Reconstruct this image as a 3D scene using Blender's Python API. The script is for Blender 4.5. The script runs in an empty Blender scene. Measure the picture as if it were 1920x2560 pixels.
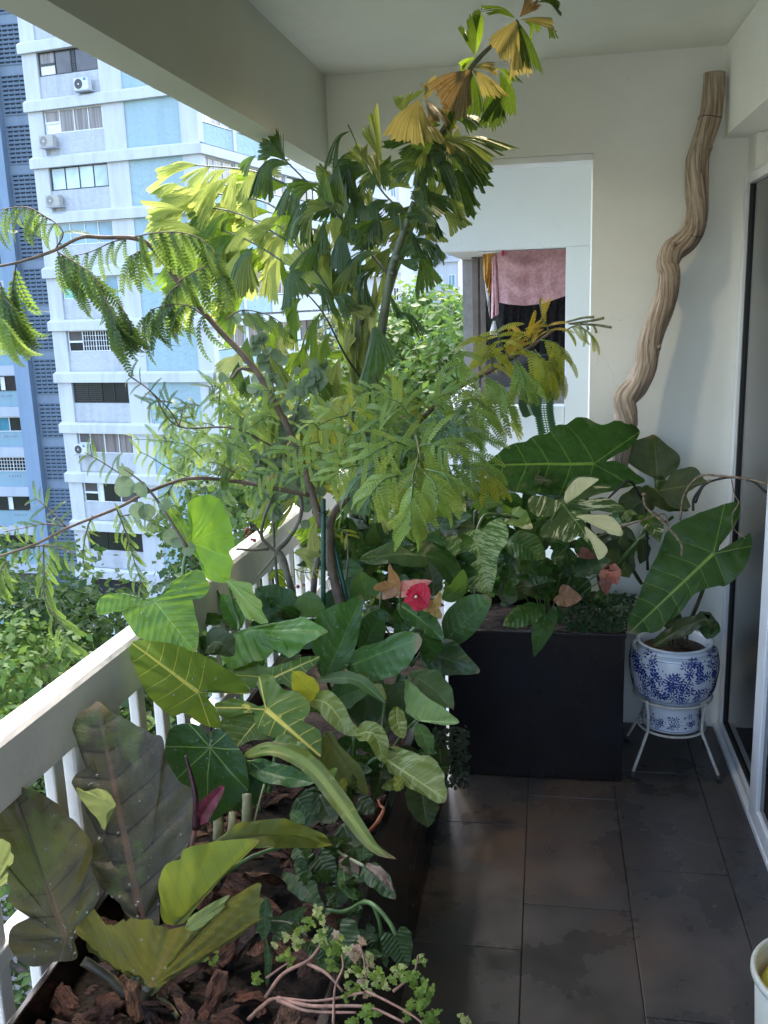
import bpy, bmesh, math, random
from mathutils import Vector, Matrix, noise
sc = bpy.context.scene
C = sc.collection
rnd = random.Random(7)
V = Vector

# ---------------------------------------------------------------- camera, sky, sun, exposure
H = 1.69
FPX, CX, CY = 2330.0, 960.0, 1280.0
RW = Matrix(((0.98521055, -0.00535792, 0.17126431),
             (0.16807939, 0.22451781, -0.95986513),
             (-0.03330901, 0.97445526, 0.22209787)))
cam_d = bpy.data.cameras.new('camera')
cam = bpy.data.objects.new('camera', cam_d); C.objects.link(cam); sc.camera = cam
cam.matrix_world = Matrix.Translation((0, 0, H)) @ RW.to_4x4()
cam_d.sensor_fit = 'VERTICAL'; cam_d.sensor_height = 36.0
cam_d.lens = 36.0 * FPX / 2560.0
cam_d.clip_start = 0.02; cam_d.clip_end = 2000

SUN_TO = V((-0.13, 0.56, 0.82)).normalized()
world = bpy.data.worlds.new('World'); sc.world = world; world.use_nodes = True
wn = world.node_tree.nodes; wl = world.node_tree.links
sky = wn.new('ShaderNodeTexSky'); sky.sky_type = 'NISHITA'; sky.sun_disc = False
sky.sun_elevation = math.asin(SUN_TO.z)
sky.sun_rotation = math.atan2(SUN_TO.x, SUN_TO.y)
sky.air_density = 1.0; sky.dust_density = 3.0; sky.ozone_density = 1.0
bg = wn['Background']; bg.inputs['Strength'].default_value = 0.15
wl.new(sky.outputs[0], bg.inputs[0])
sun_d = bpy.data.lights.new('sun', 'SUN'); sun_d.energy = .8; sun_d.angle = math.radians(12)
sun_d.color = (1.0, 0.965, 0.91)
sun = bpy.data.objects.new('sun', sun_d); C.objects.link(sun)
sun.rotation_euler = (-SUN_TO).to_track_quat('-Z', 'Y').to_euler()
sc.view_settings.view_transform = 'Standard'; sc.view_settings.look = 'None'
sc.view_settings.exposure = 3.08; sc.view_settings.gamma = 1.0
sc.view_settings.use_curve_mapping = False
sc.render.engine = 'CYCLES'
sc.cycles.max_bounces = 10; sc.cycles.diffuse_bounces = 5; sc.cycles.transmission_bounces = 6
sc.cycles.use_denoising = True

# ---------------------------------------------------------------- helpers
REG = {'A': (0, 0, .42194), 'B': (600, 0, .5425), 'C': (1100, 350, .49427), 'D': (0, 450, .5425),
       'E': (600, 700, .48222), 'F': (1100, 1000, .49427), 'G': (0, 1200, .48222), 'H': (500, 1350, .45208),
       'I': (0, 1700, .48222), 'J': (500, 1900, .48222), 'K': (1100, 1850, .49427), 'M': (600, 350, .24111),
       'N': (900, 500, .24111), 'P': (0, 0, 1.0), 'Q': (0, 900, .36166), 'S': (1500, 0, .3165)}

def ray(px, py):
    return RW @ V((px - CX, CY - py, -FPX)).normalized()

def at(reg, x, y, Y):
    """the place in the world, Y metres down the balcony, that the survey of the photograph gives for a point"""
    ox, oy, s = REG[reg]
    r = ray(ox + x * s, oy + y * s)
    return r * (Y / r.y) + V((0, 0, H))

def on_z(reg, x, y, z):
    ox, oy, s = REG[reg]
    r = ray(ox + x * s, oy + y * s)
    return r * ((z - H) / r.z) + V((0, 0, H))

def px_per_m(p):
    v = RW.transposed() @ (p - V((0, 0, H)))
    return FPX / max(.05, -v.z)

def proj(p):
    v = RW.transposed() @ (p - V((0, 0, H)))
    return V((CX + FPX * v.x / -v.z, CY - FPX * v.y / -v.z))

def tag(o, label=None, cat=None, group=None, kind=None):
    if label: o['label'] = label
    if cat: o['category'] = cat
    if group: o['group'] = group
    if kind: o['kind'] = kind
    return o

def thing(name, label, cat, loc=(0, 0, 0), group=None):
    o = bpy.data.objects.new(name, None); C.objects.link(o)
    o.location = loc; o.empty_display_size = .05
    return tag(o, label, cat, group)

def root_loc(p):
    l = V((0, 0, 0))
    while p is not None:
        l = l + p.location; p = p.parent
    return l

def setup_mesh(me, mat, smooth):
    if mat is not None: me.materials.append(mat)
    if smooth:
        me.polygons.foreach_set('use_smooth', [True] * len(me.polygons))
    me.update()

def obj(name, mb, mat, parent=None, smooth=False, kind=None, label=None):
    """links a mesh builder's world-space shape as ONE object"""
    off = root_loc(parent)
    me = bpy.data.meshes.new(name)
    me.from_pydata([(v[0] - off.x, v[1] - off.y, v[2] - off.z) for v in mb.v], [], mb.f)
    if mb.uv:
        ul = me.uv_layers.new(name='UVMap')
        li = [0] * len(me.loops); me.loops.foreach_get('vertex_index', li)
        flat = []
        for i in li: flat.extend(mb.uv[i])
        ul.data.foreach_set('uv', flat)
    setup_mesh(me, mat, smooth)
    o = bpy.data.objects.new(name, me); C.objects.link(o)
    if parent is not None: o.parent = parent
    if kind: o['kind'] = kind
    if label: o['label'] = label
    return o

def inst(name, me, M, parent=None):
    o = bpy.data.objects.new(name, me); C.objects.link(o)
    if parent is not None:
        o.parent = parent
        o.matrix_local = Matrix.Translation(-root_loc(parent)) @ M
    else:
        o.matrix_local = M
    return o

class MB:
    def __init__(self): self.v = []; self.f = []; self.uv = []
    def box(self, lo, hi, M=None, bev=0.0):
        x0, y0, z0 = lo; x1, y1, z1 = hi
        n = len(self.v)
        if bev <= 0:
            p = [(x0,y0,z0),(x1,y0,z0),(x1,y1,z0),(x0,y1,z0),(x0,y0,z1),(x1,y0,z1),(x1,y1,z1),(x0,y1,z1)]
            f = [(0,3,2,1),(4,5,6,7),(0,1,5,4),(1,2,6,5),(2,3,7,6),(3,0,4,7)]
        else:
            bm = bmesh.new()
            bmesh.ops.create_cube(bm, size=1.0)
            for v in bm.verts:
                v.co = V(((x0+x1)/2 + v.co.x*(x1-x0), (y0+y1)/2 + v.co.y*(y1-y0), (z0+z1)/2 + v.co.z*(z1-z0)))
            bmesh.ops.bevel(bm, geom=bm.edges[:], offset=bev, segments=2, affect='EDGES', profile=.5)
            bm.verts.index_update()
            p = [tuple(v.co) for v in bm.verts]; f = [tuple(v.index for v in fa.verts) for fa in bm.faces]
            bm.free()
        for q in p:
            self.v.append(tuple(M @ V(q)) if M is not None else q)
        self.f += [tuple(n + i for i in q) for q in f]
        return self
    def quad(self, a, b, c, d):
        n = len(self.v); self.v += [tuple(a), tuple(b), tuple(c), tuple(d)]; self.f.append((n, n+1, n+2, n+3)); return self
    def tube(self, pts, rad, seg=8, cap=True, wob=0.0, fn=None):
        """a tube through points; rad is a number or a list"""
        pts = [V(p) for p in pts]; n0 = len(self.v)
        m = len(pts)
        if not isinstance(rad, (list, tuple)): rad = [rad] * m
        t0 = (pts[1] - pts[0]).normalized()
        nx = t0.orthogonal().normalized()
        for i, p in enumerate(pts):
            t = (pts[min(i+1, m-1)] - pts[max(i-1, 0)])
            t = t.normalized() if t.length > 1e-9 else t0
            nx = (nx - t * nx.dot(t))
            nx = nx.normalized() if nx.length > 1e-6 else t.orthogonal().normalized()
            ny = t.cross(nx)
            for k in range(seg):
                a = 2 * math.pi * k / seg
                r = rad[i]
                if wob: r *= 1 + wob * noise.noise(p * 40 + V((math.cos(a), math.sin(a), 0)))
                if fn: r *= fn(i / (m - 1), a)
                q = p + (nx * math.cos(a) + ny * math.sin(a)) * r
                self.v.append(tuple(q)); self.uv.append((k / seg, i / max(1, m - 1)))
        for i in range(m - 1):
            for k in range(seg):
                k2 = (k + 1) % seg
                self.f.append((n0 + i*seg + k, n0 + i*seg + k2, n0 + (i+1)*seg + k2, n0 + (i+1)*seg + k))
        if cap:
            self.f.append(tuple(n0 + k for k in reversed(range(seg))))
            self.f.append(tuple(n0 + (m-1)*seg + k for k in range(seg)))
        return self
    def lathe(self, prof, c, seg=48, close=False):
        n0 = len(self.v); m = len(prof)
        for r, z in prof:
            for k in range(seg):
                a = 2 * math.pi * k / seg
                self.v.append((c[0] + r*math.cos(a), c[1] + r*math.sin(a), c[2] + z))
        for i in range(m - 1):
            for k in range(seg):
                k2 = (k + 1) % seg
                self.f.append((n0 + i*seg + k, n0 + i*seg + k2, n0 + (i+1)*seg + k2, n0 + (i+1)*seg + k))
        if close:
            self.f.append(tuple(n0 + k for k in reversed(range(seg))))
            self.f.append(tuple(n0 + (m-1)*seg + k for k in range(seg)))
        return self

def smooth_path(pts, n=6):
    pts = [V(p) for p in pts]
    if len(pts) < 3:
        return [pts[0].lerp(pts[-1], i / n) for i in range(n + 1)]
    out = []
    P = [pts[0] * 2 - pts[1]] + pts + [pts[-1] * 2 - pts[-2]]
    for i in range(1, len(P) - 2):
        a, b, c, d = P[i-1], P[i], P[i+1], P[i+2]
        for k in range(n):
            t = k / n
            out.append(.5 * ((2*b) + (c-a)*t + (2*a-5*b+4*c-d)*t*t + (3*b-a-3*c+d)*t*t*t))
    out.append(pts[-1])
    return out

# ---------------------------------------------------------------- materials
MATS = {}
class NT:
    def __init__(self, name):
        self.m = bpy.data.materials.new(name); self.m.use_nodes = True
        self.nt = self.m.node_tree; self.n = self.nt.nodes; self.l = self.nt.links
        self.b = self.n['Principled BSDF']; self.out = self.n['Material Output']
    def node(self, t, **k):
        x = self.n.new(t)
        for a, v in k.items(): setattr(x, a, v)
        return x
    def put(self, sock, v):
        if hasattr(v, 'links') or isinstance(v, bpy.types.NodeSocket): self.l.new(v, sock)
        else: sock.default_value = v
    def math(self, op, a, b=None, c=None, clamp=False):
        x = self.node('ShaderNodeMath', operation=op, use_clamp=clamp)
        self.put(x.inputs[0], a)
        if b is not None: self.put(x.inputs[1], b)
        if c is not None: self.put(x.inputs[2], c)
        return x.outputs[0]
    def mix(self, f, a, b, mode='MIX'):
        x = self.node('ShaderNodeMix', data_type='RGBA', blend_type=mode)
        self.put(x.inputs[0], f)
        self.put(x.inputs[6], a if not isinstance(a, tuple) else (*a[:3], 1))
        self.put(x.inputs[7], b if not isinstance(b, tuple) else (*b[:3], 1))
        return x.outputs[2]
    def ramp(self, v, lo, hi, a=0.0, b=1.0):
        x = self.node('ShaderNodeMapRange', clamp=True, interpolation_type='SMOOTHSTEP')
        self.put(x.inputs[0], v); x.inputs[1].default_value = lo; x.inputs[2].default_value = hi
        x.inputs[3].default_value = a; x.inputs[4].default_value = b
        return x.outputs[0]
    def noise(self, vec, scale, detail=4, rough=.55, dist=0.0):
        x = self.node('ShaderNodeTexNoise'); x.inputs['Scale'].default_value = scale
        x.inputs['Detail'].default_value = detail; x.inputs['Roughness'].default_value = rough
        x.inputs['Distortion'].default_value = dist
        if vec is not None: self.l.new(vec, x.inputs['Vector'])
        return x.outputs['Fac']
    def pos(self):
        return self.node('ShaderNodeNewGeometry').outputs['Position']
    def objc(self):
        return self.node('ShaderNodeTexCoord').outputs['Object']
    def scaled(self, vec, s):
        x = self.node('ShaderNodeMapping'); self.l.new(vec, x.inputs[0]); x.inputs['Scale'].default_value = s
        return x.outputs[0]
    def bump(self, h, strength=.3, dist=.01, nrm=None):
        x = self.node('ShaderNodeBump'); x.inputs['Strength'].default_value = strength
        x.inputs['Distance'].default_value = dist
        self.l.new(h, x.inputs['Height'])
        if nrm is not None: self.l.new(nrm, x.inputs['Normal'])
        self.l.new(x.outputs[0], self.b.inputs['Normal']); return x.outputs[0]
    def set(self, col=None, rough=None, spec=None, metal=None, coat=None):
        if col is not None: self.put(self.b.inputs['Base Color'], col if not isinstance(col, tuple) else (*col[:3], 1))
        if rough is not None: self.put(self.b.inputs['Roughness'], rough)
        if spec is not None: self.b.inputs['Specular IOR Level'].default_value = spec
        if metal is not None: self.b.inputs['Metallic'].default_value = metal
        if coat is not None: self.b.inputs['Coat Weight'].default_value = coat
        return self.m

def plain(name, col, rough=.5, spec=.5, metal=0.0, var=.12, scale=20, bump=0.0, bscale=None, bdist=.004):
    """a plain surface with slight mottling and relief"""
    if name in MATS: return MATS[name]
    t = NT(name); p = t.pos()
    f = t.noise(p, scale, 5)
    c2 = tuple(max(0, c * (1 - var * 2)) for c in col)
    t.set(t.mix(t.ramp(f, .3, .7), c2, tuple(min(1, c * (1 + var * .3)) for c in col)), rough, spec, metal)
    if bump: t.bump(t.noise(p, bscale or scale * 4, 5), bump, bdist)
    MATS[name] = t.m; return t.m

def paint_wall(name, col, bscale=60, bump=.12, stain=.1, sscale=1.5):
    t = NT(name); p = t.pos()
    s = t.noise(p, sscale, 6, .6)
    fine = t.noise(p, 14, 5)
    c = t.mix(t.ramp(s, .35, .7, 0, 1), tuple(x * (1 - stain) for x in col), col)
    c = t.mix(t.ramp(fine, .55, .8, 0, .25), c, tuple(x * .86 for x in col))
    # hairline cracks and faint scuffs
    vo = t.node('ShaderNodeTexVoronoi', feature='DISTANCE_TO_EDGE'); vo.inputs['Scale'].default_value = 1.1
    wv = t.node('ShaderNodeVectorMath', operation='ADD'); t.l.new(p, wv.inputs[0])
    nw = t.node('ShaderNodeTexNoise'); nw.inputs['Scale'].default_value = 3.5; nw.inputs['Detail'].default_value = 6; t.l.new(p, nw.inputs['Vector']); t.l.new(nw.outputs['Color'], wv.inputs[1])
    t.l.new(wv.outputs[0], vo.inputs['Vector'])
    hair = t.math('MULTIPLY', t.ramp(vo.outputs['Distance'], .004, .0012), t.ramp(t.noise(p, 1.7, 3), .52, .62))
    c = t.mix(t.math('MULTIPLY', hair, .35), c, tuple(x * .5 for x in col))
    sc_ = t.ramp(t.noise(t.scaled(p, (3, 3, 9)), 2.2, 6, .7), .62, .75)
    c = t.mix(t.math('MULTIPLY', sc_, stain * 1.5), c, tuple(x * .7 for x in col))
    t.set(c, .75, .3)
    t.bump(t.noise(p, bscale, 6), bump, .004)
    return t.m
# ---------------------------------------------------------------- balcony shell
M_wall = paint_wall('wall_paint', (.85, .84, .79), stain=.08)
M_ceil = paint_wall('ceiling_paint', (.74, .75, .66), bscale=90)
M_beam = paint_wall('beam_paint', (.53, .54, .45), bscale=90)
M_rail = paint_wall('railing_paint', (.80, .765, .72), bscale=45, bump=.35, stain=.12, sscale=6)
M_white = plain('white_metal', (.80, .80, .80), .35, .5, var=.05, scale=8)
YB = 3.576      # face of the end wall

def struct(name, mb, mat, parent=None):
    o = obj(name, mb, mat, parent)
    if parent is None: o['kind'] = 'structure'
    return o

# floor: tiles with recessed joints
def floor_mat():
    t = NT('dark_floor_tile'); p = t.pos()
    oi = t.node('ShaderNodeObjectInfo').outputs['Random']
    g = t.noise(p, 220, 3, .7); b = t.noise(p, 5.5, 6, .62); w = t.noise(p, 2.6, 4, .5, .6)
    base = t.mix(t.ramp(b, .35, .65), (.050, .046, .047), (.090, .080, .076))
    # rusty-brown film of soil washed out of the trough, and damp patches
    sep = t.node('ShaderNodeSeparateXYZ'); t.l.new(p, sep.inputs[0])
    near = t.ramp(sep.outputs[0], .62, -.1)
    br = t.math('MULTIPLY', t.ramp(w, .44, .68), near)
    base = t.mix(t.math('MULTIPLY', br, .8), base, (.15, .092, .062))
    base = t.mix(t.ramp(g, .45, .8, 0, .45), base, (.10, .092, .088))
    base = t.mix(t.math('MULTIPLY', oi, .25), base, (.03, .03, .034))
    damp = t.ramp(t.noise(p, 2.2, 2.5, .45, .2), .44, .64)
    base = t.mix(t.math('MULTIPLY', damp, .2), base, (.02, .018, .018))
    # chalky ring left by a pot and drip specks
    dx = t.math('DIVIDE', t.math('SUBTRACT', sep.outputs[0], .515), .105); dy = t.math('DIVIDE', t.math('SUBTRACT', sep.outputs[1], 2.83), .105)
    rr = t.math('SQRT', t.math('ADD', t.math('MULTIPLY', dx, dx), t.math('MULTIPLY', dy, dy)))
    ring = t.math('MULTIPLY', t.ramp(t.math('ABSOLUTE', t.math('SUBTRACT', rr, 1.0)), .045, .01), t.ramp(b, .35, .65, .0, .28))
    base = t.mix(ring, base, (.25, .25, .26))
    vo = t.node('ShaderNodeTexVoronoi'); vo.inputs['Scale'].default_value = 16; t.l.new(p, vo.inputs['Vector'])
    sp = t.math('MULTIPLY', t.ramp(vo.outputs['Distance'], .10, .06), t.ramp(t.noise(p, 2.0, 2), .52, .6))
    base = t.mix(t.math('MULTIPLY', sp, .75), base, (.015, .01, .009))
    t.set(base, t.math('SUBTRACT', t.ramp(b, .3, .7, .26, .42), t.math('MULTIPLY', damp, .12)), .5)
    t.bump(g, .18, .002)
    return t.m
M_tile = floor_mat()
M_grout = plain('grout', (.022, .02, .02), .8)
fl = struct('floor', MB().box((-1.0, -1.3, -.12), (.72, 3.575, -.006)), M_grout)
xs = [-.948, -.651, -.354, -.057, .240, .537, .70]
offs = [.0, .3, .17, .365, -.03, .17, .43]
tile_mesh = {}
for i in range(len(xs) - 1):
    y = -1.3 + offs[i] - .3
    while y < 3.57:
        y0, y1 = max(y, -1.29), min(y + .6, 3.572)
        if y1 - y0 > .02:
            mb = MB().box((xs[i] + .0013, y0 + .0013, -.02), (xs[i+1] - .0013, y1 - .0013, rnd.uniform(-.0006, .0006)), bev=.0012)
            obj('tile', mb, M_tile, fl)
        y += .6
# ceiling, beam, end wall with the light opening, door-side wall
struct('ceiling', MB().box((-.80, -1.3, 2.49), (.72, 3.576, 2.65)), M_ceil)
# outer beam over the railing, worn paint along its drip edge
dr_ = MB()
def beam_mb():
    mb = MB(); n = 60
    for i in range(n):
        y0 = -1.3 + i * (5.2 / n); y1 = y0 + 5.2 / n
        j0 = noise.noise(V((y0 * 9, 3, 1))) * .004; j1 = noise.noise(V((y1 * 9, 3, 1))) * .004
        a = [(-.80, y, z) for y in (y0, y1) for z in (2.18, 2.65)]
        mb.quad((-.80, y0, 2.18), (-.80, y1, 2.18), (-.80, y1, 2.65), (-.80, y0, 2.65))
        mb.quad((-.884 + j0, y0, 2.176), (-.884 + j1, y1, 2.176), (-.80, y1, 2.18), (-.80, y0, 2.18))
        dr_.quad((-.900, y0, 2.203 + j0), (-.900, y1, 2.203 + j1), (-.884 + j1, y1, 2.176), (-.884 + j0, y0, 2.176))
        mb.quad((-.900, y0, 2.65), (-.900, y1, 2.65), (-.900, y1, 2.203 + j1), (-.900, y0, 2.203 + j0))
    mb.quad((-.80, -1.3, 2.65), (-.80, 3.9, 2.65), (-.896, 3.9, 2.65), (-.896, -1.3, 2.65))
    return mb
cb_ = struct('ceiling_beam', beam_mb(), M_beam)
t = NT('peeling_drip_edge'); p_ = t.pos(); e_ = t.noise(t.scaled(p_, (40, 14, 40)), 1.0, 6, .7)
t.set(t.mix(t.ramp(e_, .47, .53), (.055, .055, .05), (.62, .63, .60)), .85, .2); t.bump(e_, .8, .006)
obj('drip_edge', dr_, t.m, cb_)
struct('upper_slab', MB().box((-.90, -1.3, 2.652), (4.0, 9.0, 2.80)), M_beam)
bw = struct('end_wall', MB().box((.158, YB, -.1), (.80, YB + .12, 2.171)).box((-.80, YB, 2.171), (.80, YB + .12, 2.60)), M_wall)
obj('lintel_trim', MB().box((-.79, YB - .004, 2.148), (.157, YB + .12, 2.169)), M_white, bw)
struct('unseen_rear_parapet', MB().box((-.95, -1.42, -.1), (.8, -1.302, .95)), M_wall)  # unseen near end, kept low so sky light fills in from behind
struct('door_lintel', MB().box((.592, -1.30, 2.192), (.86, YB - .001, 2.488)), M_wall)
struct('side_wall', MB().box((.682, 3.45, 2.07), (.86, YB - .002, 2.190)).box((.71, -1.3, 2.07), (.86, 3.45, 2.190)), M_wall)

# sliding door: white frame, black gasket, reflecting panes with the dark of the room put into their colour
M_frame = plain('door_frame_white', (.80, .81, .82), .35, .5, var=.04, scale=5)
M_gask = plain('black_gasket', (.012, .012, .013), .5)
def glass_mat(name, col, rough=.03):
    t = NT(name); t.set(col, rough, .6); return t.m
M_glass = glass_mat('dark_room_glass', (.010, .011, .013))
dr = thing('sliding_door', 'white framed sliding glass door, dark inside, along the right side of the balcony', 'door', (.69, 3.0, 0))
obj('jamb', MB().box((.672, 3.528, .0), (.72, YB - .003, 2.068), bev=.003), M_frame, dr)
obj('head_rail', MB().box((.676, -1.3, 2.035), (.72, 3.527, 2.069), bev=.003), M_frame, dr)
obj('bottom_track', MB().box((.652, -1.3, .0), (.672, 3.56, .022), bev=.003).box((.674, -1.3, .0), (.72, 3.526, .040), bev=.003), M_frame, dr)
obj('gasket', MB().box((.683, 3.512, .042), (.70, 3.527, 2.034)).box((.683, 2.86, .041), (.70, 3.511, .050)), M_gask, dr)
obj('pane', MB().box((.692, 2.86, .051), (.698, 3.511, 2.033)), M_glass, dr)
pn = obj('sliding_panel', MB().box((.655, 2.80, .024), (.685, 2.90, 2.033), bev=.004).box((.655, 1.30, .024), (.685, 2.799, .085), bev=.004), M_frame, dr)
obj('pane', MB().box((.667, 1.30, .086), (.673, 2.799, 2.033)), M_glass, pn)
obj('fixed_pane', MB().box((.69, -1.29, .042), (.70, 2.858, 2.033)), M_glass, dr)

# ---------------------------------------------------------------- railing
def sk(y): return -.031 * (2.85 - y)
rl = thing('balcony_railing', 'white concrete railing with slim white balusters along the open left side', 'railing', (-.93, 1.5, 0))
def rail_mb():
    mb = MB(); prof = [(-.868, .857), (-.867, .967), (-.872, .977), (-.912, .981), (-.919, .975), (-.919, .859), (-.914, .853), (-.873, .852)]
    n = 110; y0, y1 = -1.29, 3.9
    for i in range(n + 1):
        y = y0 + (y1 - y0) * i / n
        for k, (x, z) in enumerate(prof):
            j = .0022 * noise.noise(V((y * 22, k * 3.1, 0)))
            mb.v.append((x + sk(y) + j, y, z + j * .7))
    m = len(prof)
    for i in range(n):
        for k in range(m):
            k2 = (k + 1) % m
            mb.f.append((i*m + k, i*m + k2, (i+1)*m + k2, (i+1)*m + k))
    mb.f.append(tuple(range(m))); mb.f.append(tuple(n*m + k for k in reversed(range(m))))
    return mb
obj('top_rail', rail_mb(), M_rail, rl)
SKM = Matrix(((1, .031, 0, -.031 * 2.85), (0, 1, 0, 0), (0, 0, 1, 0), (0, 0, 0, 1)))
obj('bottom_rail', MB().box((-.916, -1.29, .575), (-.876, 3.9, .612), SKM, bev=.004), M_rail, rl)
obj('kerb', MB().box((-.99, -1.29, -.12), (-.89, 3.9, .10), SKM, bev=.006), M_rail, rl)
y = -1.2
k = 0
while y < 3.9:
    obj('baluster', MB().box((-.908, y - .018, .101), (-.884, y + .018, .8525), SKM, bev=.004), M_rail, rl)
    y += .118
obj('post', MB().box((-.9165, 1.56, .10), (-.874, 1.63, .853), SKM, bev=.008), M_rail, rl, label='broad square post of the railing')

# ---------------------------------------------------------------- neighbour's service balcony
M_nb = paint_wall('neighbour_white', (.80, .82, .84), bscale=25, bump=.5, stain=.06)
M_brown = plain('brown_aluminium', (.16, .125, .11), .45, .5)
YN = 4.35
a = at('P', 1100, 634, YN); b2 = at('P', 1416, 612, YN); c2 = at('P', 1416, 1015, YN); zt = (a.z + b2.z) / 2
nb = thing('neighbour_balcony', 'white rendered service balcony of the next flat, laundry hung in its opening', 'balcony', (0, YN, zt))
xl, xr = at('P', 1092, 600, YN).x, b2.x
xopl = xl
obj('upper_wall', MB().box((xl, YN, zt), (xr + .6, YN + .10, 3.4)), M_nb, nb)
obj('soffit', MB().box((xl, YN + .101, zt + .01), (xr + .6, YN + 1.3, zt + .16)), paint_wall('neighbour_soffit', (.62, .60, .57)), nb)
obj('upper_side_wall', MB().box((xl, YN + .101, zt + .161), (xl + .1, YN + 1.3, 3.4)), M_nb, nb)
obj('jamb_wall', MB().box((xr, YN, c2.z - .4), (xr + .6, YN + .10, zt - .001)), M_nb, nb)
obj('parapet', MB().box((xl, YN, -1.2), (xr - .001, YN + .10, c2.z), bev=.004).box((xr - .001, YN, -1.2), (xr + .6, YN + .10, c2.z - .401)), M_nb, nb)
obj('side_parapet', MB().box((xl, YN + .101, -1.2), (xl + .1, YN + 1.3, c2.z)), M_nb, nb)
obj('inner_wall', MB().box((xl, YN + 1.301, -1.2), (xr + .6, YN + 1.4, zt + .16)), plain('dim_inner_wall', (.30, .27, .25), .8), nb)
fx0, fx1 = at('P', 1180, 700, YN + .95).x, at('P', 1209, 700, YN + .95).x
wf = obj('window_frame', MB().box((fx0, YN + .93, c2.z), (fx0 + .035, YN + .97, zt + .008), bev=.003).box((fx0 + .037, YN + .94, c2.z), (fx1 - .02, YN + .975, zt + .008), bev=.003).box((fx1 - .018, YN + .93, c2.z), (fx1 + .012, YN + .97, zt + .008), bev=.003), M_brown, nb)
obj('pane', MB().box((fx1 + .0125, YN + .945, c2.z), (xr + .5, YN + .951, zt + .008)), glass_mat('window_dark', (.02, .02, .022), .05), nb)
# ---------------------------------------------------------------- outside: ground, blocks, trees
GZ = -21.0
def ground_mat():
    t = NT('ground'); p = t.pos()
    a = t.noise(p, .06, 5); b = t.noise(p, 1.2, 5)
    t.set(t.mix(t.ramp(a, .42, .55), t.mix(b, (.035, .06, .02), (.07, .10, .035)), t.mix(b, (.10, .10, .10), (.16, .155, .15))), .9, .2)
    return t.m
g = MB(); g.quad((-900, -900, GZ), (900, -900, GZ), (900, 900, GZ), (-900, 900, GZ))
struct('ground', g, ground_mat())

def stucco(name, col, bump=.5, rough=.8, streak=.12):
    t = NT(name); p = t.pos()
    s = t.noise(t.scaled(p, (1.3, 1.3, .18)), 1.5, 5, .6)
    c = t.mix(t.ramp(s, .4, .75), col, tuple(x * (1 - streak) for x in col))
    t.set(c, rough, .2); t.bump(t.noise(p, 3.2, 8, .65), bump, .12); return t.m
M_bw = stucco('block_white', (.52, .53, .55), .12, streak=.16)
M_bt = stucco('block_white_textured', (.47, .48, .50), .8, streak=.2)
M_bblue = stucco('block_pale_blue', (.33, .44, .47), .8)
M_tower = stucco('tower_blue_grey', (.20, .25, .31), .15)
M_vent = stucco('vent_blue_grey', (.15, .195, .25), .1)
M_slot = plain('vent_slot_dark', (.02, .03, .05), .9)
M_col = stucco('column_blue', (.22, .30, .40), .12)
M_bcyan = stucco('facade_cyan', (.24, .35, .40), .15)
M_grey = stucco('ledge_grey', (.42, .45, .50), .1)
M_fw = plain('window_frame_white', (.75, .76, .78), .4)
M_fd = plain('window_frame_dark', (.02, .02, .022), .4)
def pane_mat(name, col, rough=.12, curtain=None):
    t = NT(name)
    if curtain:
        p = t.pos(); s = t.noise(t.scaled(p, (9, 9, .25)), 1.0, 3)
        t.set(t.mix(t.ramp(s, .35, .65), col, curtain), rough, .5)
    else:
        t.set(t.mix(t.ramp(t.noise(t.pos(), .7, 2), .35, .7), col, tuple(c * .6 for c in col)), rough, .5)
    return t.m
P_dark = pane_mat('pane_dark', (.018, .02, .024), .06)
P_smoke = pane_mat('pane_smoke', (.10, .09, .095), .08)
P_curt = pane_mat('pane_brown_curtain', (.12, .10, .095), .15, (.26, .22, .21))
P_pale = pane_mat('pane_pale_blind', (.55, .68, .72), .2)
P_blue = pane_mat('pane_blue_louvre', (.22, .36, .46), .12)
P_teal = pane_mat('pane_teal', (.06, .22, .30), .1)
P_green = pane_mat('pane_green', (.25, .55, .42), .15)

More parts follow.
